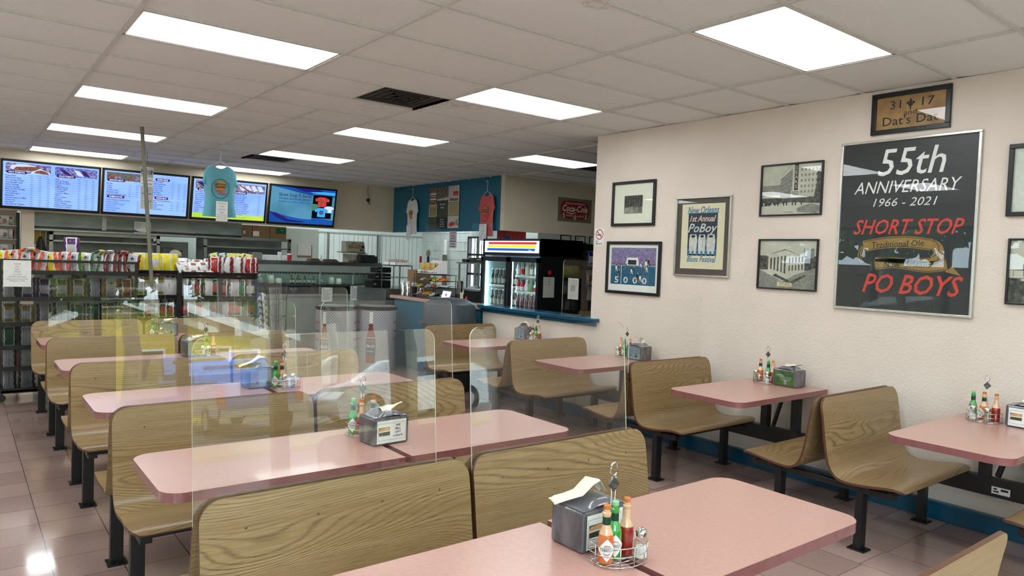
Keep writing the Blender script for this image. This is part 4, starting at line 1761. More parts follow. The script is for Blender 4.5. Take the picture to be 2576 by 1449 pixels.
def tv(label, x0, x1, draw):
    w, h = x1 - x0, .70
    o = thing('menu_screen', label, 'screen')
    top = Vector(((x0 + x1) / 2, 7.80, 2.80))
    bot = Vector(((x0 + x1) / 2, 7.93, 2.115))
    up = (top - bot)
    h = up.length
    orient(o, (top + bot) / 2, (1, 0, 0), up)
    g = MB()
    g.box(-w / 2, w / 2, -h / 2, h / 2, -.05, -.002)
    for q in ((-w / 2, w / 2, h / 2 - .03, h / 2), (-w / 2, w / 2, -h / 2, -h / 2 + .04), (-w / 2, -w / 2 + .03, -h / 2, h / 2), (w / 2 - .03, w / 2, -h / 2, h / 2)):
        g.box(*q, -.002, .006)
    g.rect(-.02, -h / 2 + .012, .02, -h / 2 + .018, .0065, 1)
    g.build('bezel', ['black frame', 'grey ink'], o)
    g = MB()
    g.box(-.15, .15, -.12, .12, -.235, -.05)
    g.build('wall_mount', 'black steel', o)
    g = MB()
    W_, H_ = w - .06, h - .07
    draw(g, W_, H_)
    for v in g.v:
        v.y += .005
    g.build('display', SM, o)
    return o


def pill(g, x, y, w, t):
    g.poly([(x + .02 * math.cos(a), y + .02 * math.sin(a)) for a in [PI / 2 + PI * i / 8 for i in range(9)]] + [(x + w + .02 * math.cos(a), y + .02 * math.sin(a)) for a in [-PI / 2 + PI * i / 8 for i in range(9)]], .0012, 2)
    g.text(t, x + w / 2, y - .011, .032, 3, .0018, 'c', 0, .012, width=w * .92)


def items(g, x, y, dy, lst, cols, lx, size=.026):
    for i, t in enumerate(lst):
        yy = y - i * dy
        g.text(t, x, yy, size, 1, .0012, 'l', 0, .022, 1.06)
        g.rect(x + .02, yy - .009, lx, yy - .0075, .0010, 4)
        for c_ in cols:
            g.rect(c_, yy - .012, c_ + .034, yy + .004, .0011, 0)
            for k in range(3):
                g.rect(c_ + .002 + k * .011, yy - .009, c_ + .009 + k * .011, yy + .003, .0013, 4)


def d1(g, w, h):
    g.rect(-w / 2, -h / 2, w / 2, h / 2, 0, 0)
    L, R = -w / 2 + .03, .03
    g.rect(L, h / 2 - .15, -.02, h / 2 - .02, .0008, 6)
    g.ell(L + .22, h / 2 - .08, .17, .055, .0010, 10)
    g.poly([(L + .08, h / 2 - .12), (L + .12, h / 2 - .07), (L + .38, h / 2 - .045), (L + .43, h / 2 - .075), (L + .30, h / 2 - .12)], .0012, 11)
    g.poly([(L + .28, h / 2 - .15), (L + .40, h / 2 - .07), (-.03, h / 2 - .12), (-.03, h / 2 - .15)], .0013, 10)
    g.ell(L + .42, h / 2 - .15, .09, .055, .0014, 11, 16, 0, PI)
    pill(g, L + .03, h / 2 - .145, .20, 'HOT POBOYS')
    for k, t in enumerate(('5" SMALL', '8" REGULAR', '12" KING')):
        g.text(t, L + .30 + k * .09, h / 2 - .185, .013, 1, .0012, 'c', 0, .01)
        g.text(t, R + .30 + k * .09, h / 2 - .185, .013, 1, .0012, 'c', 0, .01)
    items(g, L, h / 2 - .205, .031, ['Roast Beef', 'BBQ Roast Beef', 'Hot Sausage Patties', 'Hot Sausage Links', 'Italian Sausage', 'Smoke Sausage', 'BBQ Smoke Sausage', 'Hamburgers', 'Cheeseburgers', 'Meatballs', 'Chicken-Spicy or Mild', 'French Fry', 'Hot Ham', 'Hot Ham & Cheese'],
          (L + .29, L + .39, L + .49), L + .53)
    g.rect(R, h / 2 - .15, w / 2 - .02, h / 2 - .02, .0008, 7)
    for k in range(5):
        g.poly([(R + .05 + k * .09, h / 2 - .04), (R + .12 + k * .09, h / 2 - .06), (R + .22 + k * .075, h / 2 - .14), (R + .12 + k * .08, h / 2 - .12)], .0010 + k * .0001, (2, 6, 10, 2, 6)[k])
    pill(g, R + .04, h / 2 - .150, .20, 'COLD POBOYS')
    items(g, R + .005, h / 2 - .205, .0288, ['Ham', 'Ham & Cheese', 'Cold Roast Beef', 'Turkey', '4 Meat Special', 'Chicken Salad', 'Tuna Salad', 'Luncheon Meat', 'Salami', 'Liver Cheese', 'Bologna', 'American Cheese', 'Swiss Cheese', 'Pepper Jack Cheese', 'Provolone Cheese'],
          (R + .29, R + .38, R + .47), R + .52)


def d2(g, w, h):
    g.rect(-w / 2, -h / 2, w / 2, h / 2, 0, 0)
    L, R = -w / 2 + .03, .08
    g.rect(L, h / 2 - .14, .0, h / 2 - .02, .0008, 8)
    for k in range(6):
        g.ell(L + .06 + k * .085, h / 2 - .09 - .02 * (k % 2), .045, .03, .0010, (11, 9, 8, 11, 9, 11)[k])
    pill(g, L + .03, h / 2 - .14, .20, 'SEAFOOD POBOYS')
    items(g, L, h / 2 - .20, .033, ['Shrimp', 'Oyster', 'Catfish', 'Crawfish Tails', 'Softshell Crab', '1/2 & 1/2 King Size Only'], (L + .30, L + .40, L + .5), L + .54)
    pill(g, L + .03, -h * .12, .20, 'GUMBO/SOUPS')
    items(g, L, -h * .12 - .055, .032, ['Chicken, Sausage, & Andouille Gumbo', 'Red Beans and Rice', 'Cream of Crawfish Chowder', 'Shrimp Creole', 'Corn and Crab Bisque', 'Seafood Gumbo'], (L + .42,), L + .54, .020)
    pill(g, R + .05, h / 2 - .075, .17, 'SIDES')
    items(g, R, h / 2 - .12, .033, ['Potato Salad', 'Fried Artichokes', 'Onion Rings', 'French Fries', 'Cheese Fries', 'Side Salad', 'Hot Peppers', 'Chips'], (R + .27, R + .36, R + .45), R + .50)
    pill(g, R + .05, -h * .08, .16, 'DRINKS')
    items(g, R, -h * .08 - .05, .033, ['Soda, Tea, & Lemonade', 'Water', 'Bottled Drinks', 'Coffee', 'Bottled Beer'], (R + .27, R + .36, R + .45), R + .50)


def d3(g, w, h):
    g.rect(-w / 2, -h / 2, w / 2, h / 2, 0, 0)
    L, R = -w / 2 + .03, .0
    g.rect(L, h / 2 - .16, -.05, h / 2 - .02, .0008, 9)
    g.poly([(L + .03, h / 2 - .05), (L + .14, h / 2 - .14), (L + .20, h / 2 - .13), (L + .08, h / 2 - .04)], .001, 1)
    g.poly([(L + .15, h / 2 - .03), (L + .22, h / 2 - .03), (L + .20, h / 2 - .12)], .0011, 14)
    pill(g, L + .05, h / 2 - .165, .20, 'DESSERTS')
    items(g, L, h / 2 - .215, .032, ['Chocolate Peanut Butter Pie', 'Lemon Meringue Pie', 'Plain Cheesecake', 'Key Lime Pie', 'White Chocolate Bread', 'Brownies', 'Muffins', 'Cookies', 'Roman Candy', 'Candy', 'Gum'], (L + .40,), L + .46)
    g.rect(R + .02, h / 2 - .17, w / 2 - .02, h / 2 - .03, .0008, 9)
    for k in range(4):
        a = R + .12 + k * .1
        g.poly([(a, h / 2 - .05), (a + .07, h / 2 - .04), (a + .13, h / 2 - .12), (a + .06, h / 2 - .14)], .001, 10)
    g.poly([(R + .10, h / 2 - .04), (R + .14, h / 2 - .04), (R + .40, h / 2 - .17), (R + .34, h / 2 - .17)], .0012, 11)
    pill(g, R + .05, h / 2 - .175, .20, 'CATERING')
    items(g, R + .02, h / 2 - .215, .0305, ['Super Sandwich Trays', 'Jambalaya by the half pan', 'Red Beans by the gallon', 'Gumbos by the gallon', 'Soup by the half gallon', 'Roast Beef by the half gallon', 'Potato Salad by the half gallon', 'Tuna Salad by the half gallon', 'Chicken Salad by the gallon', 'Praline Bread Pudding (Whole)', 'Peanut Butter Pies (Whole)', 'Pecan Pies (Whole)'], (R + .46,), w / 2 - .03, .023)
    g.rect(-w / 2, -h / 2, w / 2, -h / 2 + .075, .0016, 5)
    g.text('Now Catering Your Events', 0, -h / 2 + .022, .045, 16, .002, 'c')


def d4(g, w, h):
    g.rect(-w / 2, -h / 2, w / 2, h / 2, 0, 13)
    g.poly([(-w / 2, h / 2), (w * .15, h * .30)] + [(w * .15 - w * .65 * i / 12, -h * .20 - h * .17 * math.sin(PI * .55 * (1 - i / 12))) for i in range(13)], .0006, 12)
    g.poly([(w * .14, h * .36), (w * .5, h * .30), (w * .5, -h * .36), (w * .14, -h * .30)], .0007, 12)
    g.poly([(-w * .2, h / 2), (w * .25, h / 2), (w * .3, h * .44), (w * .05, h * .40)], .0010, 1)
    g.poly([(w * .0, h * .44), (w * .5, h * .44), (w * .5, h * .36), (w * .2, h * .37)], .0009, 16)
    g.text('Short Stop T-Shirts', -w * .13, h * .24, .075, 1, .002, 'c', 0, .012, width=w * .50)
    g.text('THE NEW DESIGN HAS ARRIVED!', -w * .13, h * .15, .045, 1, .002, 'c', .25, .01, width=w * .50)
    g.text("Purchase dat PoBoy t-shirt today!", -w * .13, h * .07, .045, 13, .002, 'c', .15, .01, width=w * .50)
    g.text('Short Sleeve', -w * .04, h * .0, .034, 4, .002, 'c')
    for i, (a, b_) in enumerate((('S-XL', '$12.75'), ('2XL', '$14.75'), ('3XL', '$16.50'))):
        g.text(a, -w * .28, -h * (.06 + i * .065), .034, 4, .002, 'c')
        g.text(b_, -w * .04, -h * (.06 + i * .065), .034, 4, .002, 'c')
    g.poly([(-w * .5, -h * .22), (-w * .40, -h * .23), (-w * .22, -h * .40), (w * .05, -h * .44), (w * .15, -h * .38), (w * .0, -h * .47), (-w * .25, -h * .47), (-w * .4, -h * .36)], .0012, 1)
    g.rect(w * .15, -h * .32, w * .46, h * .34, .0014, 14)

    def shirt(cx, cy, s, mi, z):
        g.poly([(cx - .5 * s, cy - .5 * s), (cx + .5 * s, cy - .5 * s), (cx + .5 * s, cy + .15 * s), (cx + .75 * s, cy + .05 * s), (cx + .85 * s, cy + .35 * s), (cx + .35 * s, cy + .58 * s), (cx - .35 * s, cy + .58 * s), (cx - .85 * s, cy + .35 * s), (cx - .75 * s, cy + .05 * s), (cx - .5 * s, cy + .15 * s)], z, mi)
    shirt(w * .30, h * .14, .16, 15, .0018)
    g.ell(w * .30, h * .15, .035, .03, .0022, 11)
    shirt(w * .19, -h * .02, .11, 17, .0017)
    shirt(w * .42, -h * .06, .11, 10, .0017)
    shirt(w * .30, -h * .16, .15, 16, .0020)
    g.ell(w * .30, -h * .15, .04, .04, .0024, 13)
    g.ell(w * .30, -h * .15, .025, .022, .0026, 11)


tv('wide menu screen listing hot and cold poboys, leftmost', -.312, .915, d1)
tv('wide menu screen listing seafood poboys and gumbo, behind the pole', .930, 2.160, d2)
tv('wide menu screen with a lime green bottom band, behind the turquoise shirt', 2.190, 3.410, d3)
tv('wide screen advertising t-shirts, rightmost of the menu screens', 3.440, 4.665, d4)
g = MB()
g.tube([(5.42, 8.085, 2.96), (5.40, 8.08, 2.84), (5.43, 8.08, 2.74), (5.41, 8.075, 2.70)], .004, 6)
g.tube([(5.41, 8.06, 2.70), (5.42, 8.05, 2.66), (5.45, 8.05, 2.60), (5.41, 8.05, 2.61), (5.42, 8.05, 2.66)], .006, 6)
g.box(5.39, 5.43, 8.04, 8.09, 2.655, 2.71)
tag(g.build('hanging_cable', 'dark plastic'), 'black cable with a plug hanging on the beige bulkhead', 'cable')

# ================================================================== t-shirts on hangers
mat('teal shirt', (98, 164, 178), .85, var=.04, scale=14)
mat('white shirt', (214, 212, 206), .85, var=.03, scale=14)
mat('coral shirt', (206, 96, 92), .85, var=.05, scale=14)
mat('bun gold', (206, 150, 66), .6, scale=40, c2=(170, 104, 40))
mat('meat', (96, 36, 20), .6, scale=50, c2=(140, 60, 34))
mat('lettuce', (104, 150, 50), .6)
mat('print ring', (24, 66, 70), .6)
mat('print red', (204, 44, 40), .6)


def tshirt(label, loc, rz, cloth, s, hook, ring, ringmat, paper, wide=1.0):
    """origin at neck, local x to the right, -y faces the viewer"""
    o = thing('t_shirt', label, 't-shirt', loc, rz, 't-shirts hung for sale')
    hgt = .66 * s

    def hw(t):
        return wide * s * (.125 + .045 * min(1, t / .10) ** .6 + .012 * math.sin(t * 7) + .012 * t)
    g = MB()

    def body(side):
        def fn(u, v):
            t = v
            neck = .055 * s * (1 - ((u - .5) / .28) ** 2) if abs(u - .5) < .28 and True else 0
            x = (2 * u - 1) * hw(t)
            z = -hgt * t - (neck * (1 - t) ** 6) - .045 * s * abs(2 * u - 1) ** 1.5 * (1 - t) ** 3
            y = side * .028 * s * math.sqrt(max(0, 1 - (2 * u - 1) ** 2)) * (.5 + .5 * min(1, t * 5)) + .007 * math.sin(u * 17 + 1.5) * t
            return (x, y, z)
        return fn
    g.grid(body(-1), 20, 20, 0)
    g.grid(body(1), 20, 20, 0, flip=True)
    for sx in (-1, 1):
        for side in (-1, 1):
            def sl(u, v, sx=sx, side=side):
                a = Vector((sx * hw(.02) * .92, 0, -.03 * s))
                b_ = Vector((sx * hw(.3) * .98, 0, -.19 * s))
                c0 = Vector((sx * (hw(0) + .085 * s), 0, -.235 * s))
                c1 = Vector((sx * (hw(0) + .025 * s), 0, -.275 * s))
                p = a.lerp(b_, u).lerp(c0.lerp(c1, u), v)
                p.y = side * .022 * s * math.sqrt(max(0, 1 - (2 * u - 1) ** 2)) * (.4 + .6 * v)
                return p
            g.grid(sl, 8, 8, 0)
    g.build('fabric', cloth, o, smooth=4)
    g = MB()
    g.tube([(-.15 * s * wide, .0, -.062 * s), (-.06 * s * wide, .0, .0), (0, 0, .03 * s), (.06 * s * wide, .0, .0), (.15 * s * wide, .0, -.062 * s)], .004, 6)
    hk = [(0, 0, .03 * s), (0, 0, .08), (.006, 0, hook - .03), (-.002, 0, hook - .006), (-.02, 0, hook), (-.034, 0, hook - .012), (-.034, 0, hook - .028)]
    g.tube(hk, .004, 6)
    g.build('hanger', 'white plastic', o, smooth=4)
    # printed poboy emblem
    g = MB()
    yy = 0
    cy = -.31 * s
    k = s * 1.25
    if ring:
        g.ring(0, cy, .085 * k, .100 * k, .008, .0010, 3, 32)
    g.ell(0, cy + .050 * k, .052 * k, .024 * k, .0016, 0, 14, 0, PI)
    g.rect(-.052 * k, cy + .028 * k, .054 * k, cy + .050 * k, .0015, 1)
    g.poly([(-.05 * k, cy + .032 * k), (.058 * k, cy + .020 * k), (.056 * k, cy + .036 * k), (-.01 * k, cy + .044 * k)], .0018, 2)
    g.rect(-.046 * k, cy + .006 * k, .048 * k, cy + .026 * k, .0017, 1)
    g.rect(-.048 * k, cy + .012 * k, .050 * k, cy + .015 * k, .0019, 4)
    g.poly([(-.046 * k, cy + .006 * k), (.046 * k, cy + .006 * k), (.036 * k, cy - .012 * k), (-.036 * k, cy - .012 * k)], .0018, 0)
    g.text('Short', 0, cy - .034 * k, .034 * k, 4, .0022, 'c', .35, .02, 1.1)
    g.text('Stop', .015 * k, cy - .058 * k, .036 * k, 4, .0024, 'c', .35, .02, 1.1)
    i0 = 0
    yv = -.0285 * s

    def wf(p):
        u = p.x / (hw(.45))
        return (p.x, -.030 * s * math.sqrt(max(0, 1 - u * u)) - p.z - .006, p.y)
    g.warp(0, wf)
    g.build('printed_emblem', ['bun gold', 'meat', 'lettuce', ringmat, 'print red'], o)
    # paper price sheet pinned at the hem
    if paper:
        px, pz, pw, phh = paper
        g = MB()
        g.rect(-pw / 2, -phh, pw / 2, 0, 0, 0)
        for i, (t, sz) in enumerate((('NEW STYLE IN', .11), ('COLOR', .11), ('SHORTSTOP', .11), ('T-SHIRTS', .11))):
            g.text(t, 0, -phh * (.14 + i * .155), phh * sz, 1, .0006, 'c', 0, .0, width=pw * (.62, .36, .6, .4)[i])
        for i, (t, t2) in enumerate((('ADULT S-XL', '$14.75'), ('ADULT 2XL', '$16.50'), ('ADULT 3XL', '$18.50'))):
            g.text(t, -pw * .42, -phh * (.70 + i * .10), phh * .055, 2, .0006, 'l', 0, .01)
            g.text(t2, pw * .42, -phh * (.70 + i * .10), phh * .055, 2, .0006, 'r', 0, .01)
        pp = tag(g.build('price_sheet', ['white paper', 'grey ink', 'ink']), None, None)
        pp.parent = o
        orient(pp, (px, -.05 * s, pz), (1, 0, 0), (0, 0, 1))
        pp['label'] = 'white paper price sheet'
    return o


tshirt('turquoise t-shirt on a white hanger hanging in front of the menu screens', (1.950, 5.40, 2.765), -.10, 'teal shirt', 1.05, .165, True, 'print ring', (.02, -.49, .145, .26), 1.05)
tshirt('white t-shirt on a hanger against the teal bulkhead', (5.93, 7.28, 2.72), -PI / 2, 'white shirt', 1.0, .19, False, 'print ring', (-.03, -.50, .16, .27), 1.05)
tshirt('coral red t-shirt on a hanger, in front of the teal bulkhead beside the cooler', (5.93, 4.90, 2.70), -PI / 2, 'coral shirt', 1.05, .20, True, 'meat', (-.02, -.50, .20, .27), 1.0)

# photo collage on the teal bulkhead
o = thing('photo_collage', 'collage poster of old shop photos and menus between the two hanging shirts', 'poster')
orient(o, (5.972, 6.26, 2.52), (0, -1, 0), (0, 0, 1))
g = MB()
w, h = .99, .74
g.box(-w / 2, w / 2, -h / 2, h / 2, -.006, 0, 0)
cells = [(-.5, .5, -.22, .10, 1), (-.22, .5, .14, .16, 2), (.14, .5, .5, .10, 3), (-.5, .10, -.22, -.22, 4), (-.22, .16, .14, -.24, 5), (.14, .10, .5, -.20, 4), (-.5, -.22, -.22, -.5, 5), (-.22, -.24, .14, -.5, 0), (.14, -.20, .5, -.5, 3)]
for (a, b_, c_, d, mi) in cells:
    g.rect(a * w + .004, d * h + .004, c_ * w - .004, b_ * h - .004, .0008, mi)
for q in (.20, .32):
    g.rect(-.46 * w, q * h, -.26 * w, (q + .03) * h, .0012, 6)
g.text('SHORT STOP', -.36 * w, .34 * h, .030, 6, .0014, 'c', .2, .01)
g.text('POBOYS', -.36 * w, .27 * h, .030, 6, .0014, 'c', .2, .01)
g.text('Short Stop', -.04 * w, .06 * h, .040, 6, .0014, 'c', .2, .01)
g.text('POBOYS', -.04 * w, -.02 * h, .035, 6, .0014, 'c', 0, .01)
g.poly([(-.21 * w, .17 * h), (.13 * w, .17 * h), (.13 * w, .24 * h), (-.21 * w, .21 * h)], .0012, 3)
g.rect(.20 * w, .14 * h, .46 * w, .20 * h, .0012, 2)
g.rect(.30 * w, .26 * h, .46 * w, .36 * h, .0012, 7)
g.text('PO-BOYS', .38 * w, .29 * h, .022, 6, .0014, 'c', 0, .01)
for i in range(9):
    g.rect(.20 * w, (.05 - i * .026) * h, .46 * w, (.058 - i * .026) * h, .0012, 1)
for i in range(3):
    g.rect((-.44 + i * .07) * w, -.18 * h, (-.41 + i * .07) * w, .02 * h, .0012, 5)
for i, t in enumerate(('BEST OF', 'Short Stop', 'PO-BOYS', '1966 - 2021')):
    g.text(t, -.04 * w, (-.30 - i * .055) * h, .030, 6, .0014, 'c', 0, .008)
g.poly([(.18 * w, -.38 * h), (.30 * w, -.34 * h), (.36 * w, -.37 * h), (.36 * w, -.43 * h), (.20 * w, -.46 * h)], .0012, 7)
g.poly([(.36 * w, -.36 * h), (.48 * w, -.26 * h), (.48 * w, -.44 * h), (.36 * w, -.43 * h)], .0012, 8)
g.build('poster_sheet', ['ink', mat('coll red', (92, 50, 44), .5, scale=30, c2=(150, 130, 110)), mat('coll dark', (60, 40, 40), .5, scale=25, c2=(140, 130, 116)), mat('coll pale', (196, 190, 176), .5),
                         mat('coll menu', (176, 160, 112), .5), mat('coll green', (44, 58, 48), .5, scale=12, c2=(70, 78, 66)), 'white paper', 'red ink', 'photo grey'], o)
# soft drink tin sign
o = thing('tin_sign', 'old red tin sign with white script lettering on the side bulkhead', 'sign')
orient(o, (7.48, 4.497, 2.518), (1, 0, 0), (0, 0, 1))
g = MB()
w, h = .77, .40
g.box(-w / 2, w / 2, -h / 2, h / 2, -.004, .0, 0)
g.rect(-w * .47, -h * .45, w * .47, h * .45, .0008, 1)
pts = []
for i in range(48):
    a = 2 * PI * i / 48
    r_ = 1 + .05 * math.cos(8 * a)
    c_, s_ = math.cos(a), math.sin(a)
    px = w * .43 * math.copysign(abs(c_) ** .35, c_) * r_ / 1.03
    py = h * .39 * math.copysign(abs(s_) ** .35, s_) * r_ / 1.03
    pts.append((px, py))
g.poly(pts, .0014, 2)
g.text('DELICIOUS AND REFRESHING', 0, h * .25, .034, 3, .002, 'c', 0, .008, width=w * .56)
g.text('Coca-Cola', .0, -h * .06, .150, 3, .0024, 'c', .25, .016, width=w * .74)
g.poly([(-w * .28, -h * .09), (-w * .1, -h * .135), (w * .0, -h * .10), (w * .02, -h * .12), (-w * .1, -h * .17), (-w * .26, -h * .12)], .002, 3)
for sx in (-1, 1):
    g.text('5', sx * w * .33, -h * .33, .10, 3, .0022, 'c', 0, .02)
    for k in range(4):
        g.ell(sx * w * .44, h * (.38 - k * .25), .016, .03, .0018, 0, 10)
g.text('AT FOUNTAINS', -w * .17, -h * .27, .034, 3, .0022, 'c', 0, .01, width=w * .20)
g.text('IN BOTTLES', w * .17, -h * .27, .034, 3, .0022, 'c', 0, .01, width=w * .20)
g.ell(0, -h * .30, .035, .045, .0024, 4)
g.ring(0, -h * .30, .027, .036, .004, .0028, 0)
g.build('tin_face', [mat('tin green', (96, 98, 74), .45, scale=30, c2=(128, 126, 98)), mat('tin olive', (124, 122, 94), .45, scale=40, c2=(100, 100, 76)), mat('tin red', (148, 24, 30), .35), 'mat board', mat('tin gold', (180, 170, 130), .4)], o)

# leaning grey pole
g = MB()
g.tube([(.808, 4.29, 2.955), (.902, 4.29, 1.65), (1.016, 4.29, 0.0)], .021, 12)
o = tag(g.build('support_pole', mat('pole paint', (118, 116, 102), .4), smooth=.9), 'thin grey-green pole from floor to ceiling in front of the menu screens', 'pole')
g = MB()
g.lathe([(.05, 0), (.05, .006), (.026, .02)], (1.016, 4.29, 0), 14)
fl = g.build('floor_flange', 'pole paint')
fl.parent = o
# pick up sign
o = thing('hanging_sign', 'long narrow PICK UP sign hanging from the ceiling behind the pole', 'sign', (1.26, 6.37, 2.73), .25)
g = MB()
g.box(-.085, .085, -.003, .003, -.58, 0, 0)
g.build('board', 'white paper', o)
g = MB()
for (z0, z1) in ((-.14, -.01), (-.57, -.26)):
    for k in range(14):
        x = -.078 + k * .0117
        g.rect(x, z0, x + .005, z1, .0006, 1)
g.text('PICK', -.035, -.10, .085, 0, .0012, 'c', 0, .01, .55)
g.text('UP', .05, -.10, .085, 0, .0012, 'c', 0, .01, .55)
for i, t in enumerate(('CALL ORDERS &', 'ONLINE ORDERS')):
    g.text(t, 0, -.185 - i * .052, .026, 0, .0012, 'c', 0, .01, width=.14)
for i, t in enumerate(('ONLY', 'FOR CUSTOMERS')):
    g.text(t, 0, -.315 - i * .055, .026, 0, .0012, 'c', 0, .01, width=(.06, .14)[i])
g.text('PAY HERE', .01, -.47, .024, 0, .0012, 'c', 0, .01, width=.11)
s_ = g.build('lettering', ['ink', 'grey ink'], o)
orient(s_, (0, -.0035, 0), (1, 0, 0), (0, 0, 1))
g = MB()
g.tube([(0, 0, 0), (-.01, 0, .06), (.008, 0, .10), (0, 0, .225)], .002, 5)
g.build('hanging_wire', 'black steel', o)

# ================================================================== chip racks and bags
def bagmat(name, c, **k):
    return mat(name, c, .28, var=.10, scale=18, coat=.25, **k)


bagmat('bag orange', (222, 92, 34))
bagmat('bag coral', (202, 74, 52))
bagmat('bag yellow', (236, 222, 40))
bagmat('bag green', (20, 104, 58))
bagmat('bag maroon', (112, 22, 28))
bagmat('bag white', (222, 224, 226))
bagmat('bag silver', (190, 192, 198))
bagmat('bag purple', (84, 30, 104))
bagmat('bag blue', (30, 56, 160))
bagmat('bag brown', (150, 106, 76))
bagmat('bag gold', (150, 128, 44))
bagmat('bag red', (176, 28, 34))
bagmat('bag black', (34, 34, 36))
BAG = {}


def bag_mesh(kind):
    """pillow bag, origin bottom centre; front -y. kind: (face, edge, panel, mark)"""
    if kind in BAG:
        return BAG[kind]
    face, edge, panel, mark = kind
    w, h, d = .145, .20, .05
    g = MB()

    def fn(side):
        def f(u, v):
            x = (2 * u - 1)
            e = max(0, 1 - abs(x) ** 3) * max(0, math.sin(PI * min(1, max(0, (v - .04) / .92)))) ** .55
            wob = .004 * math.sin(9 * u + 5 * v) + .003 * math.sin(23 * u)
            xx = x * w / 2 * (1 - .06 * math.sin(PI * v)) + .003 * math.sin(20 * v)
            return (xx, side * (d / 2 * e) + wob * e, h * v)
        return f

    def mf(u, v):
        if abs(u - .5) > .33:
            return 1
        if abs(u - .5) > .26 or v < .07 or v > .93:
            return 2
        if .22 < v < .62:
            return 3
        return 0
    g.grid(fn(-1), 12, 14, mf=mf)
    g.grid(fn(1), 12, 14, mf=lambda u, v: 1 if abs(u - .5) > .3 else 0, flip=True)
    o = g.build('snack_bag', [face, edge, 'bag white', panel], None, smooth=4)
    if mark:
        pass
    me = o.data
    bpy.data.objects.remove(o)
    BAG[kind] = me
    return me


K = {
    'orange': ('bag silver', 'bag orange', 'bag silver', 1), 'orangeyellow': ('bag yellow', 'bag orange', 'bag yellow', 1), 'coral': ('bag silver', 'bag coral', 'bag silver', 1),
    'green': ('bag silver', 'bag green', 'bag silver', 1), 'greenyellow': ('bag yellow', 'bag green', 'bag yellow', 1), 'maroon': ('bag silver', 'bag maroon', 'bag silver', 1), 'maroonyellow': ('bag yellow', 'bag maroon', 'bag yellow', 1),
    'yellow': ('bag yellow', 'bag yellow', 'bag yellow', 0), 'yellowwhite': ('bag yellow', 'bag yellow', 'bag white', 0), 'white': ('bag white', 'bag white', 'bag brown', 0), 'brown': ('bag brown', 'bag white', 'bag white', 0),
    'red': ('bag red', 'bag maroon', 'bag red', 0), 'redwhite': ('bag white', 'bag maroon', 'bag white', 0), 'purple': ('bag purple', 'bag purple', 'bag silver', 0), 'grey': ('bag silver', 'bag black', 'bag silver', 0),
    'gold': ('bag gold', 'bag gold', 'bag silver', 0), 'blue': ('bag blue', 'bag blue', 'bag white', 0), 'darkgreen': ('bag green', 'bag black', 'bag green', 0), 'black': ('bag black', 'bag black', 'bag red', 0),
}
desc = {'orange': 'orange-edged silver', 'orangeyellow': 'orange and yellow', 'coral': 'coral-edged silver', 'green': 'green-edged silver', 'greenyellow': 'green and yellow', 'maroon': 'maroon-edged silver', 'maroonyellow': 'maroon and yellow',
        'yellow': 'bright yellow', 'yellowwhite': 'yellow and white', 'white': 'white and brown', 'brown': 'brown and white', 'red': 'dark red', 'redwhite': 'maroon and white', 'purple': 'purple', 'grey': 'black and silver', 'gold': 'dull gold',
        'blue': 'blue and white', 'darkgreen': 'dark green', 'black': 'black and red'}
cross = MB()
cross.box(-.016, .016, -.001, 0, -.004, .004).box(-.004, .004, -.001, 0, -.016, .016)
co = cross.build('tmp', 'ink')
CROSS = co.data
bpy.data.objects.remove(co)
seen = {}


def bag(kind, where, loc, rz=0.0, rx=0.0, sc=1.0, ry=0.0, ord_=True):
    o = bpy.data.objects.new('snack_bag', bag_mesh(K[kind]))
    COL.objects.link(o)
    o.location = loc
    o.rotation_euler = (rx, ry, rz)
    o.scale = (sc, sc, sc)
    key = (kind, where)
    seen.setdefault(key, []).append(o)
    o['category'] = 'snack bag'
    o['group'] = 'snack bags ' + where
    if K[kind][3]:
        m = bpy.data.objects.new('cross_mark', CROSS)
        COL.objects.link(m)
        m.parent = o
        m.location = (.0, -.0255, .155)
        m.rotation_euler = (-.25, 0, 0)
    return o


W1 = 'on the top shelf of the black mesh rack at the left'
seq = ['orangeyellow', 'orangeyellow', 'orange', 'orange', 'coral', 'orange', 'coral', 'coral', 'orangeyellow', 'coral', 'coral', 'coral', 'green', 'greenyellow', 'green', 'greenyellow', 'maroon', 'maroonyellow', 'maroon', 'maroonyellow', 'maroon', 'maroonyellow', 'maroon']
for i, k in enumerate(seq):
    x = -.43 + i * 1.19 / (len(seq) - 1)
    bag(k, W1, (x, 4.50 + .03 * (i % 2), 1.335), random.uniform(-1.1, -.1), random.uniform(-.16, .05), 1.10 + random.uniform(-.06, .08), random.uniform(-.16, .16))
for i, (k, x) in enumerate((('orange', -.22), ('orangeyellow', -.12), ('greenyellow', .42), ('maroon', .58), ('red', .66))):
    bag(k, 'lying on top of the other bags in the left rack', (x, 4.56, 1.545), random.uniform(-.5, .5), 1.3, .8)
bag('purple', 'standing up behind the green bags of the left rack', (.20, 4.64, 1.50), -.3, 0, 1.1)


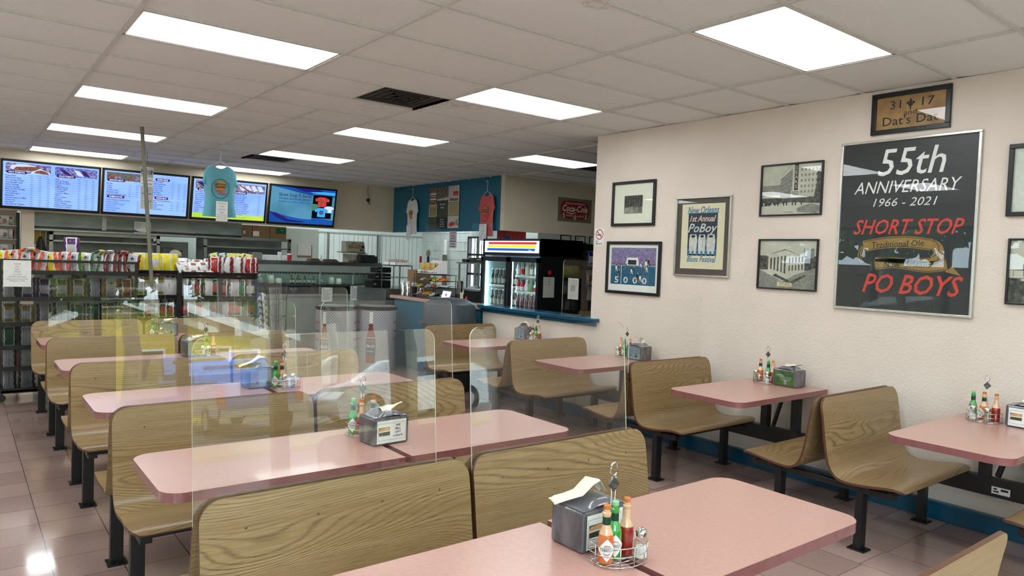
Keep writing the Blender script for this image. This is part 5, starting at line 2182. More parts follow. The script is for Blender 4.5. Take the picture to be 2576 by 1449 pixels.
def mesh_rack(label, x0, x1, y0, y1, ztop, tiers, mesh_z, zb=.10):
    o = thing('chip_rack', label, 'rack', (0, 0, 0))
    g = MB()
    for x in (x0, x1):
        for y in (y0, y1):
            g.box(x - .015, x + .015, y - .015, y + .015, zb, ztop)
    for y in (y0, y1):
        g.box(x0, x1, y - .012, y + .012, ztop - .015, ztop + .012)
        g.box(x0, x1, y - .012, y + .012, zb - .01, zb + .02)
    for x in (x0, x1):
        g.box(x - .012, x + .012, y0, y1, zb - .01, zb + .02)
        g.box(x - .012, x + .012, y0, y1, ztop - .015, ztop + .012)
    g.build('frame', 'black steel', o)
    for z in tiers:
        g = MB()
        g.box(x0, x1, y0 - .01, y1, z - .006, z)
        g.box(x0, x1, y0 - .012, y0 - .006, z - .02, z + .025)
        g.build('shelf', 'black steel', o)
    g = MB()
    z0, z1 = mesh_z
    st = .014
    a = x0
    while a < x1:
        g.box(a, a + .003, y0 - .004, y0 - .002, z0, z1)
        a += st
    z = z0
    while z < z1:
        g.box(x0, x1, y0 - .004, y0 - .002, z, z + .003)
        z += st * .85
    g.build('wire_mesh', 'black steel', o)
    for x in (x0 + .02, x1 - .02):
        for y in (y0 + .02, y1 - .02):
            g = MB()
            g.lathe([(.0, -.012), (.035, -.012), (.038, 0), (.035, .012), (0, .012)], n=16)
            g.v = [Vector((x + v.x, y + v.z, .038 + v.y)) for v in g.v]
            g.box(x - .012, x + .012, y - .02, y + .02, .06, zb)
            g.build('caster', 'dark plastic', o)
    return o


mesh_rack('tall black wire mesh chip rack on casters at the left edge', -.44, .80, 4.43, 4.82, 1.46, [1.335, 1.06, .80, .56, .34, .12], (.14, 1.32))
W2 = ['on the second shelf of the left mesh rack', 'on the third shelf of the left mesh rack', 'on the fourth shelf of the left mesh rack', 'on the fifth shelf of the left mesh rack', 'on the bottom shelf of the left mesh rack']
kinds = [['grey', 'purple', 'purple', 'gold', 'gold', 'grey', 'coral', 'red'], ['gold', 'gold', 'grey', 'grey', 'darkgreen', 'darkgreen', 'gold', 'gold'], ['darkgreen', 'grey', 'darkgreen', 'grey', 'blue', 'grey', 'black', 'grey'],
         ['redwhite', 'redwhite', 'redwhite', 'grey', 'grey', 'black', 'redwhite', 'grey'], ['grey', 'grey', 'white', 'grey', 'white', 'grey', 'redwhite', 'grey']]
for r, z in enumerate((1.062, .802, .562, .342, .122)):
    for i, k in enumerate(kinds[r]):
        bag(k, W2[r], (-.36 + i * .155, 4.55, z), random.uniform(-.3, .3), random.uniform(-.15, .05), 1.0 + random.uniform(-.02, .08))
o = thing('paper_notice', 'white paper notice taped to the left mesh rack, asking not to stand here', 'notice')
orient(o, (-.298, 4.405, 1.325), (1, 0, 0), (0, 0, 1))
g = MB()
g.rect(-.118, -.135, .118, .135, 0, 0)
for i, t in enumerate(('PLEASE', 'DO', 'NOT', 'STAND', 'A LONG')):
    g.text(t, 0, .092 - i * .027, .019, 1, .001, 'c', 0, .01)
g.rect(-.02, .060, .02, .0612, .001, 1).rect(-.025, .033, .025, .0342, .001, 1)
g.text('DOWN THIS AISLE', 0, -.040, .018, 1, .001, 'c', 0, .01, width=.15)
g.text('PLEASE KEEP 6 FEET DISTANCE', 0, -.062, .012, 2, .001, 'c', 0, .01, width=.18)
g.text('FROM EACH OTHER', 0, -.080, .012, 2, .001, 'c', 0, .01, width=.13)
g.build('sheet', ['white paper', mat('notice pink', (168, 120, 120), .6), 'grey ink'], o)
# small dark notice behind the mesh
o = thing('wait_notice', 'small dark notice reading Wait here behind the left mesh rack', 'notice')
orient(o, (.30, 4.86, 1.27), (1, 0, 0), (0, 0, 1))
g = MB()
g.rect(-.075, -.09, .075, .06, 0, 0)
g.text('Wait', 0, .015, .045, 1, .001, 'c', 0, .01)
g.text('Here', 0, -.040, .045, 1, .001, 'c', 0, .01)
g.build('sheet', [mat('slate', (36, 46, 50), .5), 'white paper'], o)


def tier_rack(label, x0, x1, y0, y1, tiers, back_z):
    o = thing('chip_display', label, 'rack', (0, 0, 0))
    g = MB()
    for x in (x0, x1):
        g.box(x - .014, x + .014, y1 - .014, y1 + .014, .0, back_z)
        g.box(x - .014, x + .014, y0 - .02, y0 + .01, 0, tiers[0])
        g.box(x - .014, x + .014, y0 - .02, y1, .0, .03)
    g.box(x0, x1, y1 - .01, y1 + .01, back_z - .02, back_z)
    g.build('frame', 'black steel', o)
    g = MB()
    g.box(x0, x1, y1 - .004, y1 + .004, .03, tiers[0] - .01)
    g.build('back_panel', 'black steel', o)
    for sx in (x0, x1):
        g = MB()
        g.box(sx - .004, sx + .004, y0, y1, .03, tiers[0] - .01)
        g.build('side_panel', 'black steel', o)
    for z in tiers:
        g = MB()
        g.box(x0, x1, y0, y1, z - .006, z)
        g.add([(x0, y0, z - .03), (x1, y0, z - .03), (x1, y0 - .03, z + .02), (x0, y0 - .03, z + .02)], [(0, 1, 2, 3)])
        g.box(x0, x1, y0 - .004, y0 + .002, z - .045, z + .004)
        s_ = g.build('shelf', 'black steel', o)
    g = MB()
    for z in tiers[:2]:
        for xx in ((x0 + x1) / 2,):
            g.ell(xx, z - .022, .025, .009, 0, 0, 12)
    g.warp(0, lambda p: (p.x, y0 - .0055, p.y))
    g.build('shelf_badge', mat('badge', (170, 104, 84), .5), o)
    return o


tier_rack('narrow black chip display holding bright yellow bags, behind the pole', .90, 1.36, 4.98, 5.25, [1.345, 1.05, .78, .5, .22], 1.40)
tier_rack('black chip display with pretzel and maroon bags, centre section', 1.39, 1.85, 4.98, 5.25, [1.335, 1.04, .78, .5, .22], 1.40)
tier_rack('black chip display with maroon bags, right section', 1.87, 2.31, 4.98, 5.25, [1.33, 1.03, .78, .5, .22], 1.40)
for i in range(6):
    bag(('yellow', 'yellow', 'yellowwhite', 'yellowwhite', 'yellow', 'yellow')[i], 'on the narrow display behind the pole', (.95 + i * .074, 5.04 + .05 * (i % 2), 1.348), random.uniform(-.5, .4), random.uniform(-.1, .05), 1.12)
    bag(('gold', 'gold', 'gold', 'gold', 'redwhite', 'redwhite')[i], 'on the second shelf of the narrow display', (.94 + i * .078, 5.04, 1.053), random.uniform(-.5, .2), -.12, 1.2)
for i in range(13):
    bag('white' if i % 2 else 'brown', 'piled on the centre chip display', (1.43 + (i % 7) * .06, 5.02 + .10 * (i // 7), 1.338 + .045 * (i // 7)), random.uniform(-.6, .6), random.uniform(-.9, -.5), .82)
for i in range(8):
    bag(('red', 'redwhite', 'redwhite', 'red', 'redwhite', 'redwhite', 'red', 'red')[i], 'on the right chip display', (1.80 + i * .069, 5.03 + .03 * (i % 2), 1.335), random.uniform(-.7, -.2), -.08, 1.08)
for i in range(5):
    bag(('greenyellow', 'green', 'yellow', 'greenyellow', 'yellow')[i], 'behind the maroon bags of the right display', (1.86 + i * .09, 5.16, 1.41), random.uniform(-.6, .6), 0, .95, random.uniform(-.3, .3))
for i in range(6):  # darker kinds mixed in to carry the shade under the top shelf
    bag(('grey', 'maroon', 'black', 'grey', 'redwhite', 'black')[i], 'on the second shelf of the centre display', (1.44 + i * .075, 5.04, 1.043), random.uniform(-.5, .2), -.1, 1.15)
    bag(('black', 'gold', 'grey', 'darkgreen', 'gold', 'blue')[i], 'on the second shelf of the right display', (1.91 + i * .075, 5.04, 1.033), random.uniform(-.5, .2), -.1, 1.15)
for i in range(5):  # bags coloured mostly black for the shade deep in the racks
    for (x, nmx) in ((.96, 'narrow'), (1.46, 'centre'), (1.94, 'right')):
        bag(('black', 'darkgreen', 'black', 'grey', 'black')[(i + int(x * 7)) % 5], 'shade-darkened on the third shelf of the %s display' % nmx, (x + i * .082, 5.06, .783), random.uniform(-.5, .2), -.1, 1.1)
# blue bag strip and wire stool stand
g = MB()
for x in (2.42, 2.72, 2.86):
    g.tube([(x, 5.35, 0), (x, 5.35, 1.22)], .006, 6)
    g.tube([(x, 5.65, 0), (x, 5.65, 1.10)], .006, 6)
for z in (.25, .5, .75, .98, 1.2):
    g.tube([(2.42, 5.35, z), (2.86, 5.35, z), (2.86, 5.65, z - .1), (2.42, 5.65, z - .1)], .004, 5, closed=True)
for k in range(7):
    g.tube([(2.45 + k * .065, 5.35, .5), (2.45 + k * .065, 5.65, .4)], .003, 5)
    g.tube([(2.45 + k * .065, 5.35, .75), (2.45 + k * .065, 5.65, .65)], .003, 5)
g.tube([(2.55, 5.34, 1.2), (2.60, 5.34, .95), (2.66, 5.34, .75)], .004, 5)
tag(g.build('wire_stand', 'black steel', smooth=4), 'open black wire display stand in front of the glass case', 'wire stand')
for i in range(6):
    for sx in (0, 1):
        bag('blue' if sx == 0 else 'white', 'hanging in a strip on the wire stand', (2.46 + sx * .075 + .008 * i, 5.30, .94 - i * .085), .35 + .3 * sx, -.35, .72, .35)
g = MB()
g.tube([(2.44, 5.31, .42), (2.44, 5.31, 1.12)], .004, 6)
tag(g.build('clip_strip', 'black steel'), 'thin hanging strip that holds the blue snack bags', 'clip strip')
# candy shelves beyond the corner post
g = MB()
o = thing('snack_shelf', 'wall shelf unit with small snack packets at the left edge, beyond the rack', 'shelf', (0, 0, 0))
for z in (1.20, 1.46, 1.685, 1.885):
    g = MB()
    g.box(-1.1, -.07, 8.42, 8.68, z - .008, z)
    g.tube([(-1.1, 8.41, z + .02), (-.07, 8.41, z + .02)], .004, 5)
    g.tube([(-1.1, 8.41, z + .05), (-.07, 8.41, z + .05)], .003, 5)
    g.build('shelf', 'steel', o)
g = MB()
g.box(-1.12, -1.09, 8.4, 8.68, 0, 2.08).box(-.08, -.05, 8.4, 8.68, 0, 2.08)
g.build('upright', 'black steel', o)
nmz = ['lowest', 'third', 'second', 'top']
for r, z in enumerate((1.20, 1.46, 1.685, 1.885)):
    for i in range(6):
        bag((('redwhite', 'white', 'grey'), ('grey', 'white', 'grey'), ('redwhite', 'white', 'redwhite'), ('brown', 'white', 'brown'))[r][i % 3], 'on the %s shelf at the far left edge' % nmz[r], (-.50 + i * .068, 8.50 + .04 * (i % 2), z + .002), random.uniform(-.4, .4), -.1, .72)

ordw = ['first', 'second', 'third', 'fourth', 'fifth', 'sixth', 'seventh', 'eighth', 'ninth']
for (kind, where), lst in seen.items():
    wshort = where
    if len(lst) == 1:
        lst[0]['label'] = desc[kind] + ' snack bag ' + wshort
    else:
        lst.sort(key=lambda q: q.location.x)
        for i, q in enumerate(lst):
            pos = 'leftmost' if i == 0 else 'rightmost' if i == len(lst) - 1 else ordw[min(i, 8)] + ' from left'
            q['label'] = desc[kind] + ' bag, ' + pos + ' of its kind ' + wshort
    for q in lst:
        ww = q['label'].split()
        if len(ww) > 16:
            q['label'] = ' '.join([t for t in ww if t not in ('the', 'its')][:16])
# ================================================================== glass case and kitchen
CY = 7.3
mat('case body', (150, 162, 156), .35, metal=.2, var=.06, scale=4)
mat('case dark', (48, 56, 54), .35)
mat('case top', (96, 100, 98), .25, metal=.7, var=.1, scale=5)
o = thing('deli_case', 'long grey glass-fronted refrigerated case behind the barrels', 'display case', (0, 0, 0))
x0, x1 = 2.35, 5.33
g = MB()
g.box(x0, x1, CY - .02, CY + .75, 1.435, 1.495)
g.build('counter_top', 'case top', o, bevel=.006)
g = MB()
g.box(x0, x1, CY, CY + .70, 1.31, 1.435)
i0 = 0
k = x0
while k < x1 - .02:
    g.poly([(k, 1.31), (k + .05, 1.31), (k + .05, 1.292), (k + .028, 1.268), (k + .022, 1.268), (k, 1.292)], 0, 1)
    v = g.v[-3:]
    for q in v:
        pass
    k += .05
for i in range(8, len(g.v)):
    p = g.v[i]
    g.v[i] = Vector((p.x, CY + .002, p.y))
g.build('canopy', ['case body', 'case dark'], o)
g = MB()
g.box(x0, x0 + .03, CY, CY + .7, .9, 1.31).box(x1 - .03, x1, CY, CY + .7, .9, 1.31)
for xx in (4.16, 4.78):
    g.box(xx, xx + .02, CY, CY + .03, .9, 1.31)
g.box(x0, x1, CY + .66, CY + .7, .9, 1.31)
g.build('upright', 'case body', o)
g = MB()
g.box(x0, x1, CY + .02, CY + .66, 1.085, 1.10).box(x0, x1, CY - .01, CY + .02, 1.07, 1.105)
g.build('shelf', 'case dark', o)
g = MB()
g.box(x0, x1, CY, CY + .70, .24, .92)
g.box(x0, x1, CY - .03, CY, .90, .935)
g.build('lower_cabinet', 'case body', o)
g = MB()
g.box(x0 + .05, x1 - .05, CY + .05, CY + .65, 0, .24)
g.build('plinth', 'black steel', o)
g = MB()
g.rect(x0 + .03, .93, x1 - .03, 1.30)
g.warp(0, lambda p: (p.x, CY + .006, p.y))
g.build('front_glass', 'case glass', o)
# things in the case
g = MB()
g.box(x0 + .1, x1 - .1, CY + .10, CY + .13, 1.29, 1.305)  # unseen strip added under the canopy to brighten the case inside
g.build('light_strip', mat('added case lamp', (230, 240, 235), .5, emis=(225, 245, 235), es=9.0), o)
mat('beer glass', (34, 26, 18), .1, coat=1.0, c2=(52, 40, 26))
mat('beer label', (196, 196, 176), .5, scale=90, c2=(110, 120, 130))
mat('bottle green', (20, 96, 44), .1, coat=1.0)
mat('bottle clear', (200, 206, 204), .1, coat=1.0)
mat('cola', (74, 16, 18), .1, coat=1.0, c2=(106, 26, 28))
mat('label red', (196, 30, 32), .4)
mat('label green', (24, 130, 70), .4)
BM = {}


def drink(bm, label_m, cap_m, h=.23, r=.030, label='', loc=(0, 0, 0), group=''):
    o = thing('drink_bottle', label, 'bottle', loc, 0, group)
    key = (bm, label_m, cap_m, h, r)
    if key not in BM:
        s = h / .23
        a = MB()
        a.lathe([(0, 0), (r * .92, 0), (r, .008 * s), (r, .115 * s), (r * .86, .138 * s), (r * .48, .165 * s), (r * .42, .205 * s), (r * .46, .217 * s)], n=12)
        b1 = a.build('t', bm, None, smooth=.9)
        a = MB()
        a.lathe([(r * 1.02, .03 * s), (r * 1.02, .10 * s)], n=12)
        b2 = a.build('t', label_m, None, smooth=.9)
        a = MB()
        a.lathe([(r * .5, .214 * s), (r * .52, .228 * s), (0, .23 * s)], n=10)
        b3 = a.build('t', cap_m, None, smooth=.9)
        BM[key] = (b1.data, b2.data, b3.data)
        for q in (b1, b2, b3):
            bpy.data.objects.remove(q)
    for nme, d in zip(('glass', 'label', 'cap'), BM[key]):
        c = bpy.data.objects.new(nme, d)
        COL.objects.link(c)
        c.parent = o
    return o


w9 = ['first', 'second', 'third', 'fourth', 'fifth', 'sixth', 'seventh', 'eighth', 'ninth', 'tenth']
for i in range(7):
    drink('beer glass', 'beer label', 'grey ink', .165, .025, 'brown beer bottle in the glass case, %s from the left' % w9[i], (3.70 + i * .060 + (.04 if i > 4 else 0), CY + .12 + .06 * (i % 2), 1.10), 'beer bottles in the glass case')
for i, (xx, hh) in enumerate(((2.9, .12), (3.05, .16), (3.24, .10), (3.42, .14), (3.55, .09), (4.3, .08), (4.5, .12), (4.64, .1))):
    g = MB()
    g.lathe([(0, 0), (.05, 0), (.06, hh * .5), (.045, hh), (0, hh)], n=12)
    q = g.build('food_tub', mat('tub %d' % (i % 3), ((150, 156, 150), (176, 178, 170), (96, 108, 104))[i % 3], .5), None, (xx, CY + .3, 1.10), smooth=.8)
    tag(q, 'small food tub on the case shelf, %s from the left' % w9[i], 'tub', 'food tubs in the glass case')
g = MB()
g.box(3.62, 4.10, CY + .25, CY + .60, .94, 1.06, 0)
g.text('BUD', 3.80, .985, .06, 1, 0, 'c', 0, .01)
g.text('LIGHT', 3.80, .955, .022, 1, 0, 'c', 0, .01)
for i in range(8, len(g.v)):
    p = g.v[i]
    g.v[i] = Vector((p.x, CY + .248, p.y))
tag(g.build('beer_box', [mat('beer blue', (20, 44, 110), .5), 'white paper']), 'dark blue beer carton inside the glass case', 'box')
for i, (a, b_, c_, d) in enumerate(((4.185, .80, .20, .25), (4.72, .82, .22, .26))):
    o = thing('paper_notice', ('white printed notice taped on the left of the case front', 'white printed notice taped on the right of the case front')[i], 'notice', (a, CY - .034, b_))
    g = MB()
    g.rect(0, 0, c_, d, 0, 0)
    for k in range(9):
        g.rect(.02, d - .05 - k * .02, c_ - .02 - .02 * (k % 3), d - .044 - k * .02, .0006, 1)
    g.rect(.02, d - .03, .05, d - .02, .0006, 2).rect(c_ - .05, d - .03, c_ - .02, d - .02, .0006, 2)
    s_ = g.build('sheet', ['white paper', 'grey ink', 'ink'], o)
    orient(s_, (0, 0, 0), (1, 0, 0), (0, 0, 1))

TOPZ = 1.496


def simple(name, label, cat, mb, mats, loc=(0, 0, 0), group=None, smooth=None, bevel=0):
    q = mb.build(name, mats, None, loc, smooth=smooth, bevel=bevel)
    return tag(q, label, cat, group)


# on the case top
g = MB()
g.lathe([(0, 0), (.028, 0), (.038, .12), (0, .12)], n=16)
o = thing('paper_cup', 'white paper cup with lid on the case top', 'cup', (3.50, CY + .12, TOPZ))
g.build('cup', 'white plastic', o, smooth=.8)
g = MB()
g.lathe([(.040, .118), (.041, .128), (.036, .14), (0, .142)], n=16)
g.build('lid', 'white plastic', o, smooth=.8)
o = thing('paper_cup', 'red paper cup with white lid on the case top', 'cup', (3.66, CY + .10, TOPZ))
g = MB()
g.lathe([(0, 0), (.028, 0), (.037, .10), (0, .10)], n=16)
g.build('cup', 'label red', o, smooth=.8)
g = MB()
g.lathe([(.039, .098), (.040, .106), (.034, .118), (0, .120)], n=16)
g.build('lid', 'white plastic', o, smooth=.8)
mat('tray brown', (96, 74, 56), .7, var=.2)
for i, (xx, yy, ww, hh) in enumerate(((4.12, .1, .20, .05), (4.42, .08, .24, .045), (4.92, .1, .28, .035))):
    for k in range(3):
        g = MB()
        g.box(xx - ww / 2 + .01 * k, xx + ww / 2 - .02 * k, CY + yy, CY + yy + .18, TOPZ + k * hh / 3, TOPZ + (k + 1) * hh / 3 - .001)
        simple('paper_tray', 'brown paper tray, %s of its low stack on the case top, %s stack' % (('bottom', 'middle', 'top')[k], ('left', 'middle', 'right')[i]), 'tray', g, 'tray brown', group='brown paper trays')
g = MB()
g.lathe([(0, 0), (.022, 0), (.022, .11), (0, .12)], n=14)
simple('paper_roll', 'small white paper roll standing between the brown trays', 'roll', g, 'white paper', (4.25, CY + .2, TOPZ), smooth=.8)
# scale
mat('scale plastic', (150, 148, 134), .4)
o = thing('counter_scale', 'large cream price scale with an amber display, on the case top', 'scale', (4.93 - .03, CY + .32, TOPZ))
g = MB()
g.box(-.13, .17, -.1, .12, 0, .15)
g.box(-.04, .06, -.11, -.09, 0, .15)
g.build('base', 'scale plastic', o, bevel=.01)
g = MB()
pr = [(-.07, .16), (-.11, .20), (-.07, .36), (-.04, .38), (.10, .38), (.10, .16)]
n = len(pr)
vs = [(-.17, p[0], p[1]) for p in pr] + [(.21, p[0], p[1]) for p in pr]
g.add(vs, [tuple(range(n)), tuple(range(n, 2 * n))[::-1]] + [(i, n + i, n + (i + 1) % n, (i + 1) % n) for i in range(n)])
g.build('head', 'scale plastic', o, bevel=.012, seg=3)
g = MB()
g.rect(-.11, -.03, .19, .025, 0, 0)
g.rect(-.10, -.022, .14, .018, .001, 1)
g.text('PO-BOYS', .02, -.004, .016, 2, .002, 'c', 0, .01, 1.2)
g.rect(-.06, .055, .03, .065, 0, 0)
g.rect(.10, -.075, .16, -.045, 0, 0)
s_ = g.build('display', ['ink', mat('amber', (176, 132, 70), .4, scale=60, c2=(120, 80, 40)), 'white paper'], o)
orient(s_, (0, -.095, .285), (1, 0, 0), (0, .22, 1))
g = MB()
g.add([(-.25, -.12, .17), (-.10, -.12, .17), (-.10, .10, .17), (-.25, .10, .17), (-.25, -.12, .19), (-.10, -.12, .19), (-.10, .10, .19), (-.25, .10, .19)], [(0, 3, 2, 1), (4, 5, 6, 7), (0, 1, 5, 4), (1, 2, 6, 5), (2, 3, 7, 6), (3, 0, 4, 7)])
g.build('weighing_tray', 'scale plastic', o)
# metal box and stacked lids at the left of the case top
g = MB()
g.box(3.03, 3.20, CY + .1, CY + .3, TOPZ, TOPZ + .12)
simple('steel_bin', 'square steel bin at the left end of the case top', 'bin', g, 'steel', bevel=.006)
for k in range(4):
    g = MB()
    g.box(3.23 + .004 * k, 3.70, CY + .32, CY + .55, TOPZ + k * .022, TOPZ + k * .022 + .018)
    simple('foam_tray', 'white foam tray stacked behind the cups, %s from the bottom' % w9[k], 'tray', g, 'white plastic', group='foam trays')
g = MB()
g.box(3.3, 3.75, CY + .2, CY + .3, TOPZ, TOPZ + .012)
simple('paper_sheet', 'white wrapping paper sheet lying on the case top', 'paper', g, 'white paper')
# white bags and black till on the right of the case
g = MB()
for (a, b_, r_) in ((0, 0, .05), (.07, .02, .045), (-.06, .01, .04)):
    g.lathe([(0, 0), (r_, .01), (r_ * 1.1, .04), (r_ * .6, .08), (0, .09)], (a, b_, 0), 10)
g.build('tmp', 'white plastic')
bpy.data.objects.remove(bpy.data.objects['tmp'])
g = MB()
g.grid(lambda u, v: (.16 * (u - .5) * 2 * (1 - .4 * v), .06 * math.sin(2 * PI * u), .10 * v + .012 * math.sin(14 * u + 6 * v)), 18, 6)
simple('plastic_bag', 'crumpled white plastic bag beside the scale', 'bag', g, 'white plastic', (5.13, CY + .36, TOPZ + .08), smooth=4)
o = thing('cash_register', 'black cash register at the right end of the case top', 'cash register', (5.10, CY + .22, TOPZ))
g = MB()
g.box(-.16, .20, -.14, .16, 0, .12)
g.build('body', 'dark plastic', o, bevel=.01)
g = MB()
g.box(-.13, .17, -.08, .12, .12, .14)
g.build('printer', 'black frame', o)

# stepped black terminals and stainless counter between case and teal counter
g = MB()
g.box(4.50, 5.35, 5.55, 6.55, 0, 1.12)
simple('stainless_counter', 'stainless steel work counter left of the teal counter', 'counter', g, 'steel', bevel=.006)
for i, (zz, dd, hh) in enumerate(((1.12, .30, .12), (1.25, .22, .10), (1.36, .14, .09))):
    o = thing('order_terminal', 'black order terminal, %s of the stepped stack behind the barrels' % ('lowest', 'middle', 'top')[i], 'terminal', (4.62, 6.05, zz), .1, 'black order terminals')
    g = MB()
    g.box(-dd * .6, .18, -.12, .10, 0, hh)
    g.build('casing', 'dark plastic', o, bevel=.01)
    g = MB()
    g.box(-dd * .5, -dd * .5 + .05, -.124, -.12, hh * .35, hh * .6)
    g.build('keys', 'grey ink', o)

# teal counter (peninsula)
g = MB()
o = thing('teal_counter', 'teal counter with a pink laminate edge, behind the grey trash can', 'counter', (0, 0, 0))
g.box(WX, WX + .31, 2.93, 3.42, .0, 1.0)
g.box(WX, WX + .62, 3.42, 5.24, .0, 1.0)
g.build('cabinet', 'teal paint', o)
g = MB()
g.prism([(WX - .02, 2.92), (WX + .325, 2.92), (WX + .325, 3.41), (WX + .64, 3.41), (WX + .64, 5.30), (WX - .02, 5.30)], 1.0, 1.045)
g.build('counter_top', [mat('counter pink', (196, 158, 144), .35)], o, bevel=.004)
g = MB()
g.box(WX + .03, WX + .60, 3.45, 5.26, 1.0452, 1.048)
g.build('counter_mat', mat('counter grey', (92, 90, 88), .35, var=.1), o)
g = MB()
g.box(WX - .004, WX, 5.19, 5.24, 0, 1.0)
g.build('edge_strip', 'black steel', o)
CZ = 1.0485
# glass cabinet with candy on top at the far end of the counter
o = thing('acrylic_cabinet', 'clear stand on the counter with boxes of wrapped candy on top', 'stand', (4.62, 5.55 - .05, 1.12 + .001))
g = MB()
for (xx, yy) in ((-.1, -.16), (.22, -.16), (-.1, .22), (.22, .22)):
    g.box(xx, xx + .012, yy, yy + .012, 0, .37)
g.build('leg', 'steel', o)
g = MB()
g.box(-.1, .232, -.16, .232, .36, .372)
g.box(-.1, .232, -.16, .232, .18, .188)
g.build('shelf', 'steel', o)
mat('candy white', (216, 208, 200), .5, scale=60, c2=(176, 150, 140))
for i in range(2):
    o = thing('candy_box', 'open white box of wrapped candies, %s one on the clear stand' % ('left', 'right')[i], 'box', (4.69, 5.42 + (.19 if i == 0 else -.02) + .05, 1.494), 0, 'candy boxes')
    g = MB()
    g.box(-.13, .13, -.095, .095, 0, .006)
    for q in ((-.13, -.125, -.095, .095), (.125, .13, -.095, .095), (-.13, .13, -.095, -.09), (-.13, .13, .09, .095)):
        g.box(*q, 0, .05)
    g.build('box', 'white paper', o)
    g = MB()
    rr = random.Random(i)
    for k in range(60):
        x, y = rr.uniform(-.11, .11), rr.uniform(-.08, .08)
        g.box(x, x + .03, y, y + .012, .02 + rr.uniform(0, .05), .035 + rr.uniform(.02, .06))
    q = g.build('candy', 'candy white', o)
    q['kind'] = 'stuff'
for i, (xx, yy, r_, h_) in enumerate(((4.56, 5.10, .035, .20), (4.60, 5.02, .035, .19), (4.68, 4.96, .05, .17), (4.80, 4.98, .05, .13))):
    o = thing('steel_canister', 'shiny steel canister on the teal counter, %s from the left' % w9[i], 'canister', (xx, yy, CZ), 0, 'canisters')
    g = MB()
    g.lathe([(0, 0), (r_, 0), (r_, h_), (r_ * .9, h_ + .005), (0, h_ + .006)], n=18)
    g.build('body', 'chrome', o, smooth=.8)
    g = MB()
    g.lathe([(r_ * 1.04, h_ - .01), (r_ * 1.04, h_ + .025), (0, h_ + .03)], n=18)
    g.build('lid', 'white plastic', o, smooth=.8)
# tap handles
for i, (xx, yy, m_) in enumerate(((5.42, 6.06, 'label red'), (5.52, 5.98, 'navy'))):
    o = thing('beer_tap', ('red flat beer tap handle above the candy boxes', 'dark blue beer tap handle with a round badge')[i], 'tap', (xx, yy, 1.121))
    g = MB()
    g.tube([(0, 0, 0), (0, 0, .42)], .02, 8)
    g.build('column', 'chrome', o)
    g = MB()
    g.box(-.02, .02, -.012, .012, .42, .53)
    g.build('handle', m_, o, bevel=.006)
    if i:
        g = MB()
        g.lathe([(0, -.008), (.05, -.008), (.05, .008), (0, .008)], n=18)
        g.v = [Vector((v.x * .75, v.z,   .58 + v.y * 1.2)) for v in g.v]
        g.build('badge', 'scale plastic', o)
g = MB()
g.box(5.36, 6.1, 5.85, 6.6, 0, 1.12)
simple('back_counter', 'low back counter under the beer taps', 'counter', g, 'steel')
# cardboard display box of snack bars
o = thing('display_box', 'open white display box full of gold snack packets reading BIG BOYZ', 'box', (4.70, 4.55, 1.395), 0)
g = MB()
L_ = .20
g.box(-.10, .16, -L_, L_, 0, .006)
g.add([(-.10, -L_, 0), (-.10, L_, 0), (-.10, L_, .055), (-.10, -L_, .055)], [(0, 1, 2, 3)])
g.add([(-.10, -L_, 0), (.16, -L_, 0), (.16, -L_, .20), (.10, -L_, .20), (-.10, -L_, .055)], [(0, 1, 2, 3, 4)])
g.add([(-.10, L_, 0), (.16, L_, 0), (.16, L_, .20), (-.10, L_, .055)], [(0, 1, 2, 3)])
g.add([(.16, -L_, 0), (.16, L_, 0), (.16, L_, .20), (.16, -L_, .20)], [(0, 1, 2, 3)])
bx = g.build('box', 'white paper', o)
g = MB()
g.text('BIG BOYZ', .0, .012, .045, 0, .001, 'c', 0, .02)
s_ = g.build('lettering', ['navy'], o)
orient(s_, (-.101, 0, .004), (0, -1, 0), (0, 0, 1))
bagmat('packet gold', (196, 160, 84))
for i in range(7):
    g = MB()
    g.grid(lambda u, v: (-.01 * math.sin(PI * v), .035 * (2 * u - 1), .15 * v), 4, 6)
    g.grid(lambda u, v: (.016 * math.sin(PI * v), .035 * (2 * u - 1), .15 * v), 4, 6)
    q = g.build('snack_packet', 'packet gold', None, (4.66 + .02 * (i % 3), 4.72 - i * .056, 1.403 + .01 * (i % 2)), smooth=4)
    q.rotation_euler = (random.uniform(-.2, .2), .1, random.uniform(-.4, .4))
    tag(q, 'gold snack packet in the display box, %s from the left' % w9[i], 'packet', 'gold snack packets')
